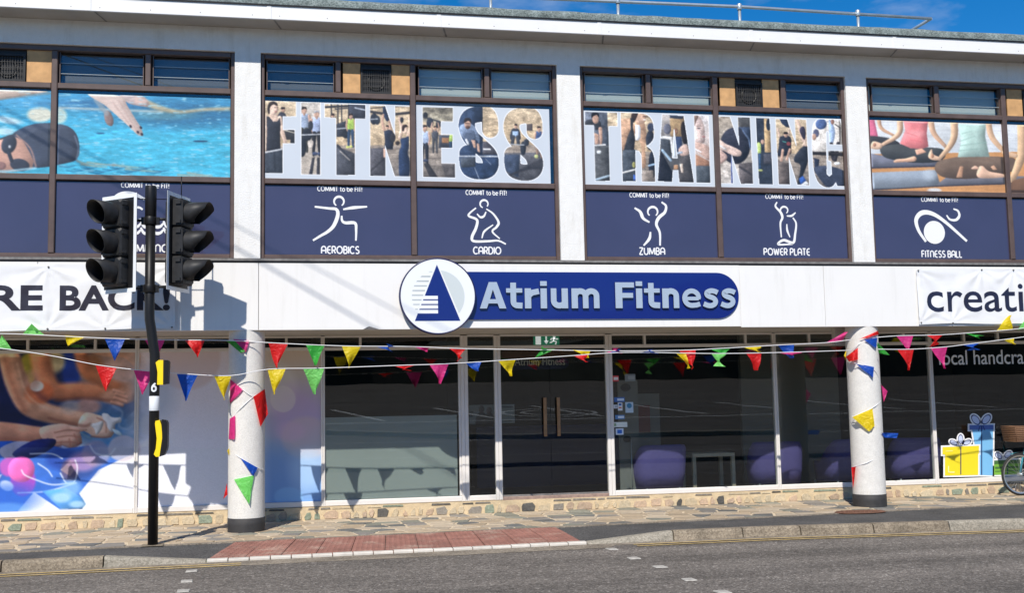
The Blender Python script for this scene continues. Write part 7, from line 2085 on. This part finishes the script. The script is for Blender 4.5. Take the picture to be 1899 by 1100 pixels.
wrap('string of pennants wound round the right column', COLR,
     [([(1569, 662), (1591, 645), (1591, 667), (1574, 671)], 'red'), ([(1594, 629), (1628, 614), (1631, 620), (1606, 627)], 'red'), ([(1603, 631), (1627, 626), (1625, 646)], 'blue'), ([(1627, 635), (1650, 659), (1631, 656)], 'green'), ([(1586, 674), (1621, 681), (1619, 701)], 'blue'), ([(1634, 714), (1646, 726), (1639, 746)], 'pink'),
      ([(1580, 774), (1618, 758), (1622, 790), (1612, 801)], 'yellow'), ([(1635, 803), (1666, 804), (1663, 813), (1640, 812)], 'blue'), ([(1579, 867), (1587, 866), (1582, 907)], 'red'), ([(1565, 660), (1570, 648), (1568, 668)], 'yellow')],
     [[(1569, 662), (1591, 640), (1628, 622)], [(1574, 672), (1586, 674), (1621, 686), (1634, 714)], [(1634, 744), (1618, 757), (1580, 774)], [(1580, 772), (1600, 788), (1635, 806)], [(1638, 841), (1610, 858), (1580, 867)]])

# ================================================================== THE OTHER SIDE OF THE STREET (behind the camera; it shows only as reflections in the glass)
mb = MB()
for x in range(-60, 90, 15):
    mb.add([(x, -64, 3.4), (x+15, -64, 3.4), (x+15, -20, .05), (x, -20, .05)], [(0, 1, 2, 3)])
    mb.add([(x, -20, .05), (x+15, -20, .05), (x+15, -13, .0), (x, -13, .0)], [(0, 1, 2, 3)])
    mb.add([(x, -13, .0), (x+15, -13, .0), (x+15, -13, -.2), (x, -13, -.2)], [(3, 2, 1, 0)])
park = struct('car_park', mb, MT['asphalt'])
zf = lambda y: (.05 + (-20-y)*3.35/44 if y < -20 else .05*(-13-y)/7) + .008
for i in range(12):
    x = -24 + i*5.2
    MB().add([(x, -40, zf(-40)), (x+.3, -40, zf(-40)), (x+2.3, -33, zf(-33)), (x+2.0, -33, zf(-33))], [(0, 1, 2, 3)]).build('bay_line', MT['bayline'], park)
for y, w_ in ((-24.2, .10), (-32.5, .25), (-17.6, .12)):
    MB().add([(-40, y-.02*0, zf(y)), (60, y+.9, zf(y+.9)), (60, y+.9+w_, zf(y+.9+w_)), (-40, y+w_, zf(y+w_))], [(0, 1, 2, 3)]).build('bay_line', MT['bayline'], park)
for cx_, cy_, rr0 in ((12.5, -35.5, 2.2), (12.5, -35.5, 1.2), (-3, -38, 2.4)):
    q = MB(); n = 40
    q.add([(cx_+(rr0+s)*cos(2*pi*i/n), cy_+(rr0+s)*sin(2*pi*i/n), zf(cy_+(rr0+s)*sin(2*pi*i/n))+.004) for s in (0, .22) for i in range(n)], [(i, (i+1) % n, n+(i+1) % n, n+i) for i in range(n)])
    q.build('painted_ring', MT['bayline'], park)
q = MB()
pk = smooth_path([(-30, -30), (-14, -29), (-6, -30.5), (2, -27), (8, -24), (20, -23)], 6)
for (x0, y0), (x1, y1) in zip(pk, pk[1:]):
    q.add([(x0, y0, zf(y0)), (x1, y1, zf(y1)), (x1, y1, zf(y1)+.16), (x0, y0, zf(y0)+.16), (x1, y1-.5, zf(y1)+.2), (x0, y0-.5, zf(y0)+.2)], [(3, 2, 1, 0), (3, 5, 4, 2)])
q.build('kerb_edge', MT['kerblight'], park)
mb = MB()
rgb_ = random.Random(4)
hx_ = [-70 + i*4 for i in range(43)]
hz_ = [11 + 2.5*sin(i*.5) + rgb_.uniform(-.8, .8) for i in range(43)]
mb.add([(x, -64, 3.38) for x in hx_] + [(x, -68, z*.7) for x, z in zip(hx_, hz_)] + [(x, -84, z) for x, z in zip(hx_, hz_)], [(i+1, i, 43+i, 43+i+1) for i in range(42)] + [(43+i+1, 43+i, 86+i, 86+i+1) for i in range(42)])
struct('reflected_bank', mb, mat('dark_reflected_bank', (.035, .042, .024), .9, var=.5, vscale=.6))  # dark bank added unseen behind the camera, for the glass to reflect
